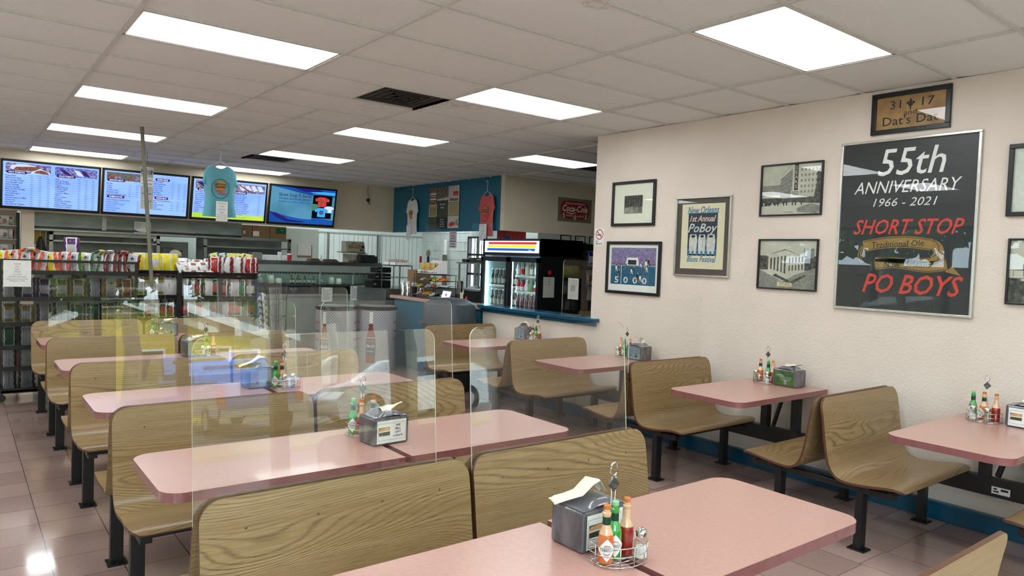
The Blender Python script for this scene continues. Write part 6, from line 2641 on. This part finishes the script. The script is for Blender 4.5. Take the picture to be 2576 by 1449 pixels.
# black wire rack under it
o = thing('wire_rack', 'black wire candy rack on the teal counter', 'rack', (4.72, 4.52, CZ))
g = MB()
for y in (-.32, .28):
    for x in (-.14, .20):
        g.tube([(x, y, 0), (x, y, .34)], .005, 6)
g.build('leg', 'black steel', o)
for z, e in ((.04, -.08), (.15, -.05), (.25, -.02), (.34, 0)):
    g = MB()
    g.tube([(-.14 + e, -.34, z), (.20, -.34, z), (.20, .30, z), (-.14 + e, .30, z)], .004, 5, closed=True)
    g.tube([(-.14 + e, -.34, z + .035), (-.14 + e, .30, z + .035)], .003, 5)
    for k in range(12):
        y = -.33 + k * .055
        g.tube([(-.14 + e, y, z + .035), (-.14 + e, y, z), (.20, y, z)], .002, 4)
    g.build('basket', 'black steel', o)
rr = random.Random(3)
CP = {}
for i in range(34):
    z = (.045, .155, .255)[i % 3]
    y = 4.20 + rr.random() * .60
    mm = ('bag silver', 'packet gold', 'bag yellow', 'bag orange', 'bag silver', 'dark plastic', 'bag white')[rr.randrange(7)]
    g = MB()
    g.grid(lambda u, v: (.05 * (2 * u - 1), .035 * (2 * v - 1), .014 * math.sin(PI * u) * math.sin(PI * v)), 4, 4)
    g.grid(lambda u, v: (.05 * (2 * u - 1), .035 * (2 * v - 1), -.006 * math.sin(PI * u) * math.sin(PI * v)), 4, 4, flip=True)
    q = g.build('candy_packet', mm, None, (4.66 + rr.random() * .16 - (.06 if z < .1 else 0), y, CZ + z + .015), smooth=4)
    q.rotation_euler = (rr.uniform(-.4, .4), -.35, rr.uniform(-1, 1))
    cnm = {'bag silver': 'silver', 'packet gold': 'gold', 'bag yellow': 'yellow', 'bag orange': 'orange', 'dark plastic': 'black', 'bag white': 'white'}[mm]
    CP.setdefault(i % 3, []).append((y, cnm, q))
w12 = ['first', 'second', 'third', 'fourth', 'fifth', 'sixth', 'seventh', 'eighth', 'ninth', 'tenth', 'eleventh', 'twelfth', 'thirteenth']
for k_, lst in CP.items():
    sh = ('bottom', 'middle', 'upper')[k_]
    for n_, (y, cnm, q) in enumerate(sorted(lst, key=lambda t: -t[0])):
        tag(q, '%s candy packet, %s from the left on the %s shelf of the wire rack' % (cnm, w12[n_], sh), 'packet', 'candy packets in the wire rack')
# black cup, coffee grinder jar, tablet, little sign
g = MB()
g.lathe([(0, 0), (.035, 0), (.045, .14), (0, .14)], n=16)
simple('paper_cup', 'tall black cup between the candy boxes and the snack display', 'cup', g, 'dark plastic', (4.62, 4.86, 1.40 - .351), smooth=.8)
g = MB()
g.box(4.72, 4.98, 5.0, 5.25, 1.0485, 1.44)
simple('carton', 'plain cardboard carton behind the steel canisters', 'box', g, 'cardboard')
o = thing('tablet', 'white tablet tilted up on the counter, showing a small black logo', 'tablet', (4.545, 3.865, CZ + .012))
g = MB()
g.box(-.095, .095, -.065, .065, -.004, 0, 0)
g.rect(-.09, -.06, .09, .06, .001, 1)
g.ell(0, .008, .020, .018, .0016, 2, 20)
g.ring(.002, .008, .012, .009, .003, .0022, 1, 16)
s_ = g.build('screen', ['white plastic', screen('tablet screen', (222, 226, 250), None, 2, 1.0), 'ink'], o)
orient(s_, (0, 0, .06), (.1, -1, 0), (.35, 0, 1))
g = MB()
g.box(-.01, .07, -.05, .05, -.012, -.004)
g.build('stand', 'white plastic', o)
o = thing('table_sign', 'small cream counter sign with black lettering beside the tablet', 'sign', (4.56, 3.50, CZ))
g = MB()
g.box(-.02, .02, -.04, .04, 0, .01)
g.build('base', mat('dark red', (110, 30, 26), .5), o)
g = MB()
g.rect(-.035, 0, .035, .125, 0, 0)
for i, t in enumerate(('TAX', 'ADDED', 'TO', 'PRICES')):
    g.text(t, 0, .098 - i * .026, .018, 1, .001, 'c', 0, .02)
s_ = g.build('card', ['cream paper', 'ink'], o)
orient(s_, (0, 0, .01), (0, -1, 0), (0, 0, 1))
o = thing('blender', 'small chrome and black mixer at the back of the teal counter', 'blender', (4.85, 3.98, CZ))
g = MB()
g.lathe([(0, 0), (.07, 0), (.06, .09), (0, .09)], n=16)
g.build('base', 'dark plastic', o, smooth=.8)
g = MB()
g.lathe([(.04, .09), (.045, .22), (.05, .27), (0, .28)], n=16)
g.build('jar', 'chrome', o, smooth=.8)
g = MB()
g.box(4.82, 5.06, 3.45, 3.85, CZ, CZ + .17)
simple('black_equipment', 'low black machine behind the tablet on the counter', 'machine', g, 'dark plastic', bevel=.02)
g = MB()
g.lathe([(0, 0), (.02, 0), (.022, .05), (.01, .07), (0, .08)], n=12)
simple('red_bottle', 'tiny red squeeze bottle behind the counter sign', 'bottle', g, 'label red', (4.72, 3.62, CZ), smooth=.8)
g = MB()
g.tube([(4.56, 3.75, CZ + .004), (4.60, 3.70, CZ + .03), (4.62, 3.66, CZ + .02), (4.58, 3.60, CZ + .004)], .0025, 5)
simple('charging_cable', 'thin white cord looping beside the tablet', 'cord', g, 'white plastic')
# coffee pot shelf by the outer wall, roll of paper, notice
o = thing('steel_shelf', 'narrow steel shelf with black trays near the barred window', 'shelf', (0, 0, 0))
g = MB()
for (xx, yy) in ((7.3, 7.0), (7.3, 7.7), (7.7, 7.0), (7.7, 7.7)):
    g.box(xx, xx + .03, yy, yy + .03, 0, 1.55)
g.build('post', 'steel', o)
g = MB()
g.box(7.28, 7.75, 6.95, 7.78, 1.53, 1.56)
g.box(7.28, 7.75, 6.95, 7.78, 1.0, 1.03)
g.build('shelf', 'steel', o)
for i in range(3):
    g = MB()
    g.box(-.13, .13, -.10, .10, 0, .07 + .03 * (i % 2))
    simple('black_bin', 'black tray on the steel shelf, %s from the left' % w9[i], 'tray', g, 'dark plastic', (7.5, 7.62 - i * .25, 1.561), 'black trays', bevel=.015)
g = MB()
g.box(-.10, .10, -.13, .13, 0, .05)
simple('white_tray', 'white tray on the lower board of the steel shelf', 'tray', g, 'white paper', (7.5, 7.4, 1.031))
o = thing('paper_tube', 'grey cardboard tube with a white roll, leaning at the block wall', 'tube', (8.00, 9.35, 1.0))
g = MB()
g.tube([(0, 0, -.0), (.02, .04, .70)], .055, 12)
g.build('tube', mat('tube grey', (104, 98, 84), .7), o, smooth=.9)
g = MB()
g.tube([(.02, .04, .70), (.03, .06, 1.05)], .045, 12)
g.build('roll', 'white paper', o, smooth=.9)
g = MB()
g.box(7.85, 8.12, 9.1, 9.6, 0, 1.0)
simple('white_cabinet', 'white low cabinet against the block wall', 'cabinet', g, 'white panel')
o = thing('paper_notice', 'pinkish notice sheet hanging below the teal bulkhead', 'notice')
orient(o, (5.94, 5.88, 1.98), (0, -1, 0), (0, 0, 1))
g = MB()
g.rect(-.115, -.17, .115, .12, 0, 0)
g.text('NO REFUNDS', 0, .08, .03, 1, .001, 'c', 0, .01, width=.17)
for k in range(5):
    g.rect(-.05 - .02 * (k % 3), .03 - k * .045, .05 + .02 * (k % 3), .045 - k * .045, .001, 2)
g.build('sheet', [mat('notice paper', (206, 194, 200), .6), 'red ink', 'grey ink'], o)

# kitchen wall window and hanging clipboard
o = thing('pass_door', 'white framed narrow glazed door panel in the white kitchen wall', 'door panel', (5.28, 10.58, 1.55))
g = MB()
for q in ((-.19, -.13, -.75, .42), (.13, .19, -.75, .42), (-.19, .19, .36, .42), (-.19, .19, -.78, -.72)):
    g.box(q[0], q[1], -.03, 0, q[2], q[3])
g.build('frame', 'white panel', o)
g = MB()
g.box(-.13, .13, -.012, -.008, -.72, .36)
g.build('pane', mat('door glass', (96, 112, 112), .15, scale=4, c2=(60, 74, 76)), o)
o = thing('clipboard', 'clipboard with white sheets hanging on the white panel wall', 'clipboard', (4.72, 9.4, 1.66))
g = MB()
g.box(-.15, .15, 0, .01, -.12, .14, 0)
g.build('board', 'cardboard', o)
g = MB()
g.box(-.15, .13, -.004, 0, -.08, .15, 0)
g.build('sheets', 'white paper', o)
# partition carrying the clipboard
w = MB()
w.box(4.22, 5.00, 9.411, 9.45, 0, 2.11)
struct(w.build('wall_partition', 'white panel'))

# stainless hood, pass shelf, second shelf, boxes
mat('hood steel', (128, 136, 134), .42, metal=.85, var=.18, scale=3, stretch=(1, 1, 3))
o = thing('exhaust_hood', 'long stainless exhaust hood under the menu screens', 'hood', (0, 0, 0))
g = MB()
pr = [(8.55, 1.84), (8.50, 1.90), (8.50, 2.45), (9.9, 2.45), (9.9, 1.84)]
n = len(pr)
vs = [(.13, p[0], p[1]) for p in pr] + [(3.2, p[0], p[1]) for p in pr]
g.add(vs, [tuple(range(n)), tuple(range(n, 2 * n))[::-1]] + [(i, n + i, n + (i + 1) % n, (i + 1) % n) for i in range(n)])
g.build('canopy', 'hood steel', o)
g = MB()
g.box(.13, 3.2, 8.47, 8.5, 1.835, 1.86)
g.box(1.03, 1.09, 8.49, 8.505, 1.88, 2.14)
g.build('seam_trim', 'steel', o)


def pass_shelf(label, x0, x1, z0, z1, zs, y=8.62):
    o = thing('pass_shelf', label, 'shelf', (0, 0, 0))
    g = MB()
    for x in (x0, x1 - .05):
        g.box(x, x + .05, y, y + .05, 0, z1)
    g.box(x0, x1, y, y + .05, z1 - .05, z1)
    g.build('frame', 'steel', o)
    g = MB()
    g.box(x0, x1, y + .5, y + .52, .9, z1)
    g.build('back_panel', 'hood steel', o)
    for z in zs:
        g = MB()
        g.box(x0, x1, y, y + .5, z - .025, z)
        g.build('shelf', 'steel', o)
    g = MB()
    g.box(x0, x1, y, y + .02, .85, 1.30)
    g.box(x0, x1, y, y + .5, 1.27, 1.30)
    g.build('worktop', 'hood steel', o)
    return o


pass_shelf('left stainless pass shelf behind the chip rack, under the hood', .34, 1.90, 1.60, 1.83, [1.70])
pass_shelf('right stainless pass shelf under the cardboard boxes', 2.60, 4.14, 1.6, 1.875, [1.70])
g = MB()
pts = [(.42, .105), (.50, .10), (.62, .0), (.72, .03), (.85, .05), (1.0, .03), (1.15, .02), (1.35, .04), (1.36, .0), (.42, 0)]
g.add([(p[0], 8.70, 1.7005 + p[1]) for p in pts] + [(p[0], 8.72, 1.7005 + p[1]) for p in pts], [tuple(range(10)), tuple(range(10, 20))[::-1]] + [(i, 10 + i, 10 + (i + 1) % 10, (i + 1) % 10) for i in range(10)])
simple('order_slips', 'crumpled dark foil sheet standing on the left pass shelf', 'foil', g, 'case dark')
for i, (a, b_, m_) in enumerate(((3.15, 3.42, 0), (3.43, 3.74, 1), (3.75, 4.05, 2))):
    o = thing('cardboard_box', 'brown cardboard box on top of the right pass shelf, ' + ('left, partly hidden', 'middle with a white label', 'right with a green patch')[i], 'box', ((a + b_) / 2, 8.78, 1.8755), 0, 'cardboard boxes')
    w_ = (b_ - a) / 2
    g = MB()
    g.box(-w_, w_, -.14, .14, 0, .225)
    g.build('carton', 'cardboard', o)
    g = MB()
    if i == 0:
        g.rect(-.02, .06, .02, .12, 0, 0)
    elif i == 1:
        g.rect(-w_ + .01, .03, -w_ + .12, .12, 0, 0)
        g.ell(-w_ + .07, .19, .04, .018, .0005, 1)
    else:
        g.rect(-w_ + .10, .09, w_ - .005, .20, 0, 2)
        g.text('FRESH', .07, .15, .02, 0, .001, 'c')
    s_ = g.build('print', ['white paper', 'red ink', mat('box green', (22, 84, 50), .6)], o)
    orient(s_, (0, -.1406, 0), (1, 0, 0), (0, 0, 1))
# paper notice on the hood, white carton, machine in the gap
o = thing('paper_notice', 'printed leaflet sheet taped to the hood beside the pole', 'notice')
orient(o, (1.60, 8.46, 1.945), (1, 0, 0), (0, 0, 1))
g = MB()
g.rect(-.12, -.085, .125, .10, 0, 0)
for k in range(5):
    g.rect(-.11, .07 - k * .02, .0 - .01 * k, .075 - k * .02, .0008, 1)
g.poly([(-.12, -.03), (-.05, -.06), (.03, -.07), (.125, -.05), (.125, -.075), (-.12, -.075)], .0009, 2)
g.poly([(.05, .0), (.11, .01), (.12, .05), (.06, .055)], .001, 3)
g.build('sheet', ['white paper', 'grey ink', mat('leaf blue', (60, 84, 130), .5), mat('leaf red', (176, 60, 56), .5, scale=60, c2=(220, 200, 190))], o)
g = MB()
g.box(2.82, 3.05, 8.60, 8.85, 1.876, 2.06)
simple('white_carton', 'white carton beside the cardboard boxes on the right pass shelf', 'box', g, 'white paper')
g = MB()
g.box(1.95, 2.58, 9.6, 9.65, 0, 1.75)
simple('white_board', 'white panel seen between the two pass shelves', 'panel', g, 'white panel')
o = thing('slicer', 'grey meat slicer in the gap between the pass shelves', 'slicer', (2.22, 9.2, 1.30))
g = MB()
g.box(-.2, .2, -.12, .12, 0, .16)
g.box(-.18, .0, -.1, .1, .16, .34)
g.box(.0, .16, -.08, .1, .16, .30)
g.build('housing', mat('slicer grey', (104, 106, 104), .4, metal=.5), o, bevel=.015)
g = MB()
g.lathe([(0, -.01), (.11, -.01), (.11, .01), (0, .01)], n=24)
g.v = [Vector((.02 + v.x, -.13 + v.z, .20 + v.y)) for v in g.v]
g.build('blade', 'chrome', o)
g = MB()
g.box(1.9, 2.62, 8.8, 9.5, .9, 1.30)
simple('prep_table', 'dark steel preparation table behind the chip racks', 'table', g, 'case dark')
o = thing('black_apron', 'black apron hanging beside the corner post', 'apron', (.22, 8.58, 1.74))
g = MB()
g.grid(lambda u, v: ((.015 + .09 * v ** .6) * (2 * u - 1) + .02 * v, .02 * math.sin(9 * u) * v, -.42 * v), 10, 12)
q = g.build('cloth', 'dark plastic', o, smooth=4)
md = q.modifiers.new('thick', 'SOLIDIFY')
md.thickness = .008
g = MB()
g.tube([(0, 0, .0), (0, 0, .09), (.0, .04, .10)], .004, 5)
g.build('hook', 'steel', o)
g = MB()
g.box(.14, .34, 9.2, 9.22, 1.62, 1.88)
simple('brass_sheet', 'yellowish metal sheet behind the black apron', 'panel', g, mat('brass', (170, 150, 80), .3, metal=.6))
g = MB()
g.box(4.02, 4.2, 8.55, 8.6, .9, 1.3)
simple('side_panel', 'narrow steel side panel at the end of the pass shelf', 'panel', g, 'steel')

# ================================================================== barrels, trash can, cooler
mat('barrel silver', (150, 152, 156), .35, metal=.3, scale=26, c2=(186, 188, 192))
# woven diamond pattern for the barrels
mb_, tb_, Nb, Lb, Pb = nt('barrel wrap')
tcb = Nb.new('ShaderNodeTexCoord')
spb = Nb.new('ShaderNodeSeparateXYZ')
Lb.new(tcb.outputs['Object'], spb.inputs[0])
ang = math_n(Nb, Lb, 'ARCTAN2', spb.outputs[1], spb.outputs[0])
a1 = math_n(Nb, Lb, 'SINE', math_n(Nb, Lb, 'MULTIPLY', ang, 44.0))
a2 = math_n(Nb, Lb, 'SINE', math_n(Nb, Lb, 'MULTIPLY', spb.outputs[2], 150.0))
pr_ = math_n(Nb, Lb, 'MULTIPLY_ADD', math_n(Nb, Lb, 'MULTIPLY', a1, a2), .5, .5)
rpb = Nb.new('ShaderNodeValToRGB')
rpb.color_ramp.elements[0].color = rgb((128, 130, 136))
rpb.color_ramp.elements[1].color = rgb((196, 198, 204))
Lb.new(pr_, rpb.inputs[0])
Lb.new(rpb.outputs[0], Pb.inputs['Base Color'])
Pb.inputs['Roughness'].default_value = .35
MATS['barrel wrap'] = mb_


def barrel(label, x, y, delta, sidetext):
    o = thing('drink_barrel', label, 'barrel', (x, y, 0), 0, 'root beer barrels')
    r = .283
    g = MB()
    g.lathe([(0, .0), (r, .0), (r, .87), (r - .01, .875), (0, .875)], n=48)
    g.build('drum', 'barrel wrap', o, smooth=.7)
    g = MB()
    g.lathe([(r + .008, .855), (r + .012, .87), (r + .012, .90), (r - .005, .908), (r - .02, .905), (r - .03, .895)], n=48)
    g.build('rim', 'dark plastic', o, smooth=.9)
    g = MB()
    g.lathe([(r - .02, .90), (r - .05, .915), (.05, .93), (0, .93)], n=48)
    g.build('lid', mat('clear lid', (120, 128, 130), .12, coat=.5), o, smooth=.9)
    g = MB()
    b_ = [(-.052, .24), (.052, .24), (.052, .42), (.045, .48), (.026, .545), (.021, .62), (.018, .70), (-.018, .70), (-.021, .62), (-.026, .545), (-.045, .48), (-.052, .42)]
    z = .0012
    g.strips([(.10, .052), (.24, .052), (.46, .052), (.50, .046), (.545, .036), (.60, .026), (.665, .022)], z, 0)
    g.strips([(.665, .022), (.80, .018)], z, 1)
    g.strips([(.80, .021), (.83, .021)], z, 1)
    g.strips([(.455, .054), (.462, .054)], z * 2, 1)
    g.strips([(.21, .054), (.445, .054)], z * 2, 2)
    g.strips([(.405, .046), (.425, .046)], z * 3, 5)
    g.text("Barq's", 0, .325, .065, 1, z * 3, 'c', .35, .015, width=.095)
    g.text("IT'S GOOD", 0, .255, .03, 1, z * 3, 'c', 0, .01, width=.08)
    for v in g.v:
        v.x *= 1.28
    phi = math.atan2(-4.465 - y, -.793 - x) + delta

    def wf(p):
        rr_ = r + .0006 + p.z
        a = phi + p.x / r
        return (rr_ * math.cos(a), rr_ * math.sin(a), p.y)
    g.warp(0, wf)
    g.build('bottle_graphic', [mat('root beer', (140, 28, 26), .3, scale=12, c2=(92, 16, 16)), 'white paper', 'navy', 'ink', 'red ink', 'label red'], o)
    for sgn, dd in ((-1, -1.15), (1, 1.2)):
        g = MB()
        for i, t in enumerate(sidetext):
            g.text(t, 0, .66 - i * .12, .06, i % 2, .001, 'c', .3, .02)
        g.text('*', 0, .25, .12, 1, .001, 'c')
        ph2 = math.atan2(-4.465 - y, -.793 - x) + dd
        g.warp(0, lambda p: ((r + .002) * math.cos(ph2 + p.x / r), (r + .002) * math.sin(ph2 + p.x / r), p.y))
        g.build('side_lettering', ['red ink', 'ink'], o)
    return o


barrel('silver round root beer barrel, left of the pair, with a bottle picture', 3.49, 5.08, -.60, ('Barq', 'root', 'beer'))
barrel('silver round root beer barrel, right of the pair, beside the teal counter', 4.075, 4.98, -.28, ('Barq', 'root', 'beer'))

o = thing('trash_can', 'round grey trash can with a domed lid behind the far wall-side bench', 'trash can', (4.055, 3.01, 0))
g = MB()
g.lathe([(0, 0), (.27, 0), (.28, .03), (.315, .80), (.335, .80), (.335, .83), (.32, .83)], n=40)
g.build('bin', 'grey plastic', o, smooth=.7)
g = MB()
g.lathe([(.375, .815), (.375, .845), (.350, .85), (.345, .87), (.325, 1.065), (.31, 1.08), (.20, 1.135), (.10, 1.145), (0, 1.147)], n=12)
lid = g.build('domed_lid', 'grey plastic', o, smooth=.9)

# drink cooler
FX = 4.80
o = thing('drink_cooler', 'black two-door glass merchandising cooler with a lit striped header', 'cooler', (FX, 2.76, 0))
Yl, Yr = .62, -.60      # local: far (+y) is left in the photo
D = .68
g = MB()
g.box(0, D, Yl - .03, Yl, 0, 1.915)
g.box(0, D, Yr, Yr + .03, 0, 1.915)
g.box(D - .03, D, Yr, Yl, 0, 1.915)
g.box(0, D, Yr, Yl, 1.70, 1.915)
g.box(0, D, Yr, Yl, 0, .22)
g.build('cabinet', 'black steel', o)
g = MB()
w, h = Yl - Yr - .09, .15
g.rect(-w / 2, -h / 2, w / 2, h / 2, 0, 0)
for k, mi in enumerate((1, 2, 3)):
    y1 = h * (.40 - k * .27)
    y0 = y1 - h * .20
    s = .35
    g.poly([(-w * .46 + s * (y0 + h / 2), y0), (w * .42 + s * (y0 + h / 2), y0), (w * .42 + s * (y1 + h / 2), y1), (-w * .46 + s * (y1 + h / 2), y1)], .001, mi)
g.text('True', w * .35, -h * .37, .032, 4, .002, 'c', .25, .015)
s_ = g.build('lit_header', [screen('hdr white', (218, 226, 245), (240, 244, 255), 2, 1.0), screen('hdr red', (214, 44, 36), None, 2, .9), screen('hdr yellow', (246, 212, 24), None, 2, 1.0), screen('hdr blue', (16, 84, 200), None, 2, 1.0), screen('hdr lett', (250, 250, 250), None, 2, 1.0)], o)
orient(s_, (-.004, .01, 1.812), (0, -1, 0), (0, 0, 1))
for i, (ya, yb) in enumerate(((.02, Yl - .01), (Yr + .01, .01))):
    g = MB()
    t_ = .045
    for q in ((ya, ya + t_, .24, 1.68), (yb - t_, yb, .24, 1.68), (ya, yb, .24, .30), (ya, yb, 1.62, 1.68)):
        g.box(-.03, 0, q[0], q[1], q[2], q[3])
    d_ = g.build('door', 'black steel', o)
    g = MB()
    g.box(-.016, -.012, ya + t_, yb - t_, .30, 1.62)
    g.build('door_glass', 'clear glass', d_)
    g = MB()
    g.tube([(-.05, (ya + .02) if i == 0 else (yb - .02), 1.0), (-.05, (ya + .02) if i == 0 else (yb - .02), 1.35)], .01, 8)
    g.build('handle', 'black frame', d_)
mat('cooler inner', (222, 240, 244), .5)
g = MB()
g.box(.02, D - .04, Yl - .045, Yl - .03, .22, 1.70).box(.02, D - .04, Yr + .03, Yr + .045, .22, 1.70).box(D - .05, D - .03, Yr + .03, Yl - .03, .22, 1.70)
g.build('liner', 'cooler inner', o)
m_ = mat('cooler lamp', (200, 240, 255), .5, emis=(196, 240, 255), es=16.0)
for yy in (Yl - .06, Yr + .055, .0):
    g = MB()
    g.box(.02, .035, yy - .008, yy + .008, .32, 1.62)
    g.build('light_strip', 'cooler lamp', o)
for zz in (1.04, 1.22, 1.42):
    pass
for (z, a, b_) in ((.52, Yr, Yl), (.78, Yr, Yl), (1.03, Yr, Yl), (1.24, Yr, 0), (1.30, 0, Yl), (1.44, Yr, 0)):
    g = MB()
    g.box(.05, D - .06, a + .045, b_ - .045, z - .008, z)
    g.box(.045, .055, a + .045, b_ - .045, z - .012, z + .016)
    g.build('shelf', 'white plastic', o)
o2 = thing('paper_notice', 'handwritten paper sheet taped on the black side of the cooler', 'notice')
orient(o2, (FX + .13, 2.155, 1.32), (1, 0, 0), (0, 0, 1))
g = MB()
g.rect(-.09, -.12, .09, .13, 0, 0)
for k in range(5):
    g.rect(-.07, .10 - k * .018, -.045, .105 - k * .018, .001, 1)
    g.rect(-.02, .10 - k * .018, .03, .105 - k * .018, .001, 1)
g.build('sheet', [mat('grey paper', (190, 190, 184), .8), 'grey ink'], o2)
g = MB()
g.lathe([(0, 0), (.028, 0), (.026, .006), (.0, .012)], n=24)
g.v = [Vector((v.x, -v.z, v.y)) for v in g.v]
simple('red_button', 'round red disc stuck on the black side of the cooler', 'disc', g, 'label red', (FX + .14, 2.159, 1.505), smooth=.9)


def crow(n, y0, y1, z, spec, rowname, rows=2):
    for r_ in range(rows):
        for i in range(n):
            y = y0 + (y1 - y0) * i / (n - 1)
            bm, lm, cm, h_, rr_, nm_ = spec[i % len(spec)]
            lab = nm_ + ' %s, %s' % (rowname, ('front row, ' if r_ == 0 else 'behind, ') + w9[i] + ' from left')
            ww = lab.split()
            if len(ww) > 16:
                lab = ' '.join(t for t in ww if t not in ('the',))
            drink(bm, lm, cm, h_, rr_, lab, (FX + .09 + r_ * .085, 2.76 + y, z + .001), 'bottles ' + rowname)


beer = ('beer glass', 'beer label', 'white paper', .225, .028, 'dark beer bottle')
crow(6, .50, .10, 1.30, [beer], 'upper shelf, left cooler door')
crow(6, .50, .10, 1.03, [beer], 'lower shelf, left cooler door')
crow(6, -.06, -.50, 1.44, [('bottle clear', 'white paper', 'dark plastic', .22, .03, 'clear bottle'), ('bottle clear', 'label red', 'dark plastic', .22, .03, 'clear red-label bottle'), ('bottle clear', 'bottle clear', 'dark plastic', .22, .03, 'plain clear bottle'), ('bottle green', 'bottle clear', 'dark plastic', .22, .03, 'green bottle')], 'top shelf, right cooler door')
crow(6, -.06, -.50, 1.24, [('label red', 'white paper', 'cola', .16, .034, 'red bottle'), ('label red', 'white paper', 'cola', .16, .034, 'red bottle'), ('bottle clear', 'white paper', 'white paper', .16, .034, 'white bottle'), ('bottle green', 'label green', 'label green', .16, .034, 'green bottle'), ('white paper', 'label red', 'cola', .16, .034, 'white red-label bottle')], 'middle shelf, right cooler door')
crow(6, -.06, -.50, 1.03, [('cola', 'cola', 'white paper', .19, .031, 'cola bottle')], 'lower shelf, right cooler door')

# red cartons on the cooler, certificates, shelf with clutter, glass pane on the ledge
g = MB()
g.box(6.35, 6.75, 4.77, 5.2, 0, 1.88)
simple('storage_cabinet', 'tall white storage cabinet carrying red cartons behind the cooler', 'cabinet', g, 'white panel')
for i, (a, b_) in enumerate(((4.98, 5.18), (4.78, 4.965))):
    o = thing('red_carton', 'bright red carton behind the cooler top, ' + ('left one', 'right one with blue stripe')[i], 'box', (6.36, (a + b_) / 2, 1.8805), 0, 'red cartons')
    w_ = (b_ - a) / 2
    g = MB()
    g.box(0, .3, -w_, w_, 0, .30)
    g.build('carton', mat('carton red', (214, 58, 54), .5), o)
    g = MB()
    g.rect(-w_ + .02, .10, w_ - .04, .15, 0, i)
    s_ = g.build('print', ['carton red', mat('carton blue', (30, 60, 170), .5)], o)
    orient(s_, (-.0008, 0, 0), (0, -1, 0), (0, 0, 1))
g = MB()
o = thing('display_shelf', 'dark shelf unit crowded with goods behind the clear pane', 'shelf', (0, 0, 0))
for xx in (5.55, 6.9):
    g.box(xx, xx + .03, 2.2, 2.23, 0, 1.9).box(xx, xx + .03, 2.62, 2.65, 0, 1.9)
g.box(5.55, 6.93, 2.64, 2.66, 0, 1.9)
g.build('frame', 'black steel', o)
for z in (.9, 1.15, 1.35, 1.6, 1.88):
    g = MB()
    g.box(5.55, 6.93, 2.2, 2.64, z - .012, z)
    g.build('shelf', 'black steel', o)
rr = random.Random(11)
for r_, z in enumerate((1.15, 1.35, 1.60)):
    for i in range(8):
        o3 = bpy.data.objects.new('snack_bag', bag_mesh(K[('grey', 'black', 'blue', 'redwhite', 'white')[rr.randrange(5)]]))
        COL.objects.link(o3)
        o3.location = (5.64 + i * .16, 2.34, z + .001)
        o3.rotation_euler = (-.1, 0, rr.uniform(-.3, .3))
        tag(o3, 'small packet on the dark shelf behind the cooler, %s row, %s from left' % (('lower', 'middle', 'upper')[r_], w9[i]), 'snack bag', 'packets on the dark shelf')
for i in range(3):
    o = thing('framed_certificate', 'small framed certificate under the beige bulkhead, %s from the left' % w9[i], 'certificate', (0, 0, 0), 0, 'framed certificates')
    orient(o, (7.50 + i * .34, 4.73, 1.98), (1, 0, 0), (0, 0, 1))
    g = MB()
    for q in ((-.12, .12, .11, .125), (-.12, .12, -.125, -.11), (-.12, -.105, -.11, .11), (.105, .12, -.11, .11)):
        g.box(*q, 0, .012)
    g.build('frame', 'black frame', o)
    g = MB()
    g.rect(-.105, -.11, .105, .11, .004, 0)
    if i == 1:
        g.text('ATC', -.05, .06, .04, 1, .006, 'c', 0, .01)
    for k in range(4):
        g.rect(-.07, .03 - k * .03, .07, .036 - k * .03, .006, 2)
    g.build('certificate', ['white paper', 'ink', 'grey ink'], o)
w = MB()
w.box(6.9, 9.2, 4.735, 4.76, 0, 2.2)
struct(w.build('wall_certificates', 'white panel'))
o = thing('ledge_screen', 'clear rigid pane standing on the teal ledge at its right end', 'acrylic screen', (WX + .04, 1.18, 1.0685))
g = MB()
h, r, w2 = .60, .04, .25
pts = [(-w2, 0), (w2, 0), (w2, h)] + [(-w2 + r + r * math.cos(a), h - r + r * math.sin(a)) for a in [PI / 2 + PI / 2 * i / 6 for i in range(7)]]
n = len(pts)
g.add([(-.003, -p[0], p[1]) for p in pts] + [(.003, -p[0], p[1]) for p in pts], [tuple(range(n)), tuple(range(n, 2 * n))[::-1]])
g.build('sheet', 'acrylic', o)
g = MB()
path = pts[2:] + pts[:1]
g.add([q for p in path for q in ((-.003, -p[0], p[1]), (.003, -p[0], p[1]))], [(2 * i, 2 * i + 2, 2 * i + 3, 2 * i + 1) for i in range(len(path) - 1)])
g.build('polished_edge', 'acrylic rim', o)
g = MB()
g.box(-.012, .012, -w2, w2, 0, .06)
g.build('base_strip', 'clear glass', o)
o2 = thing('paper_notice', 'grey handwritten sheet taped behind the clear pane on the ledge', 'notice')
orient(o2, (WX + .05, 1.27, 1.355), (0, -1, 0), (0, 0, 1))
g = MB()
g.rect(-.085, -.115, .085, .115, 0, 0)
g.rect(-.04, -.03, .035, .04, .001, 1)
for k in range(4):
    g.rect(-.06, .09 - k * .012, .06, .093 - k * .012, .001, 1)
g.build('sheet', ['grey paper', mat('pale ink', (150, 150, 146), .7)], o2)
# acrylic guards hanging below the teal bulkhead
for i, (a, b_) in enumerate(((6.75, 6.22), (5.25, 4.65))):
    o = thing('hanging_guard', 'clear hanging guard panel under the teal bulkhead, ' + ('left', 'right') [i], 'acrylic screen', (5.90, (a + b_) / 2, 0), 0, 'hanging clear guards')
    g = MB()
    g.box(-.003, .003, -(a - b_) / 2, (a - b_) / 2, 1.5, 2.22)
    g.build('sheet', 'acrylic', o)
    g = MB()
    for yy in (-.2, .2):
        g.tube([(0, yy, 2.2), (.03, yy, 2.5), (.075, yy, 2.9)], .0015, 4)
    g.build('cord', 'grey ink', o)
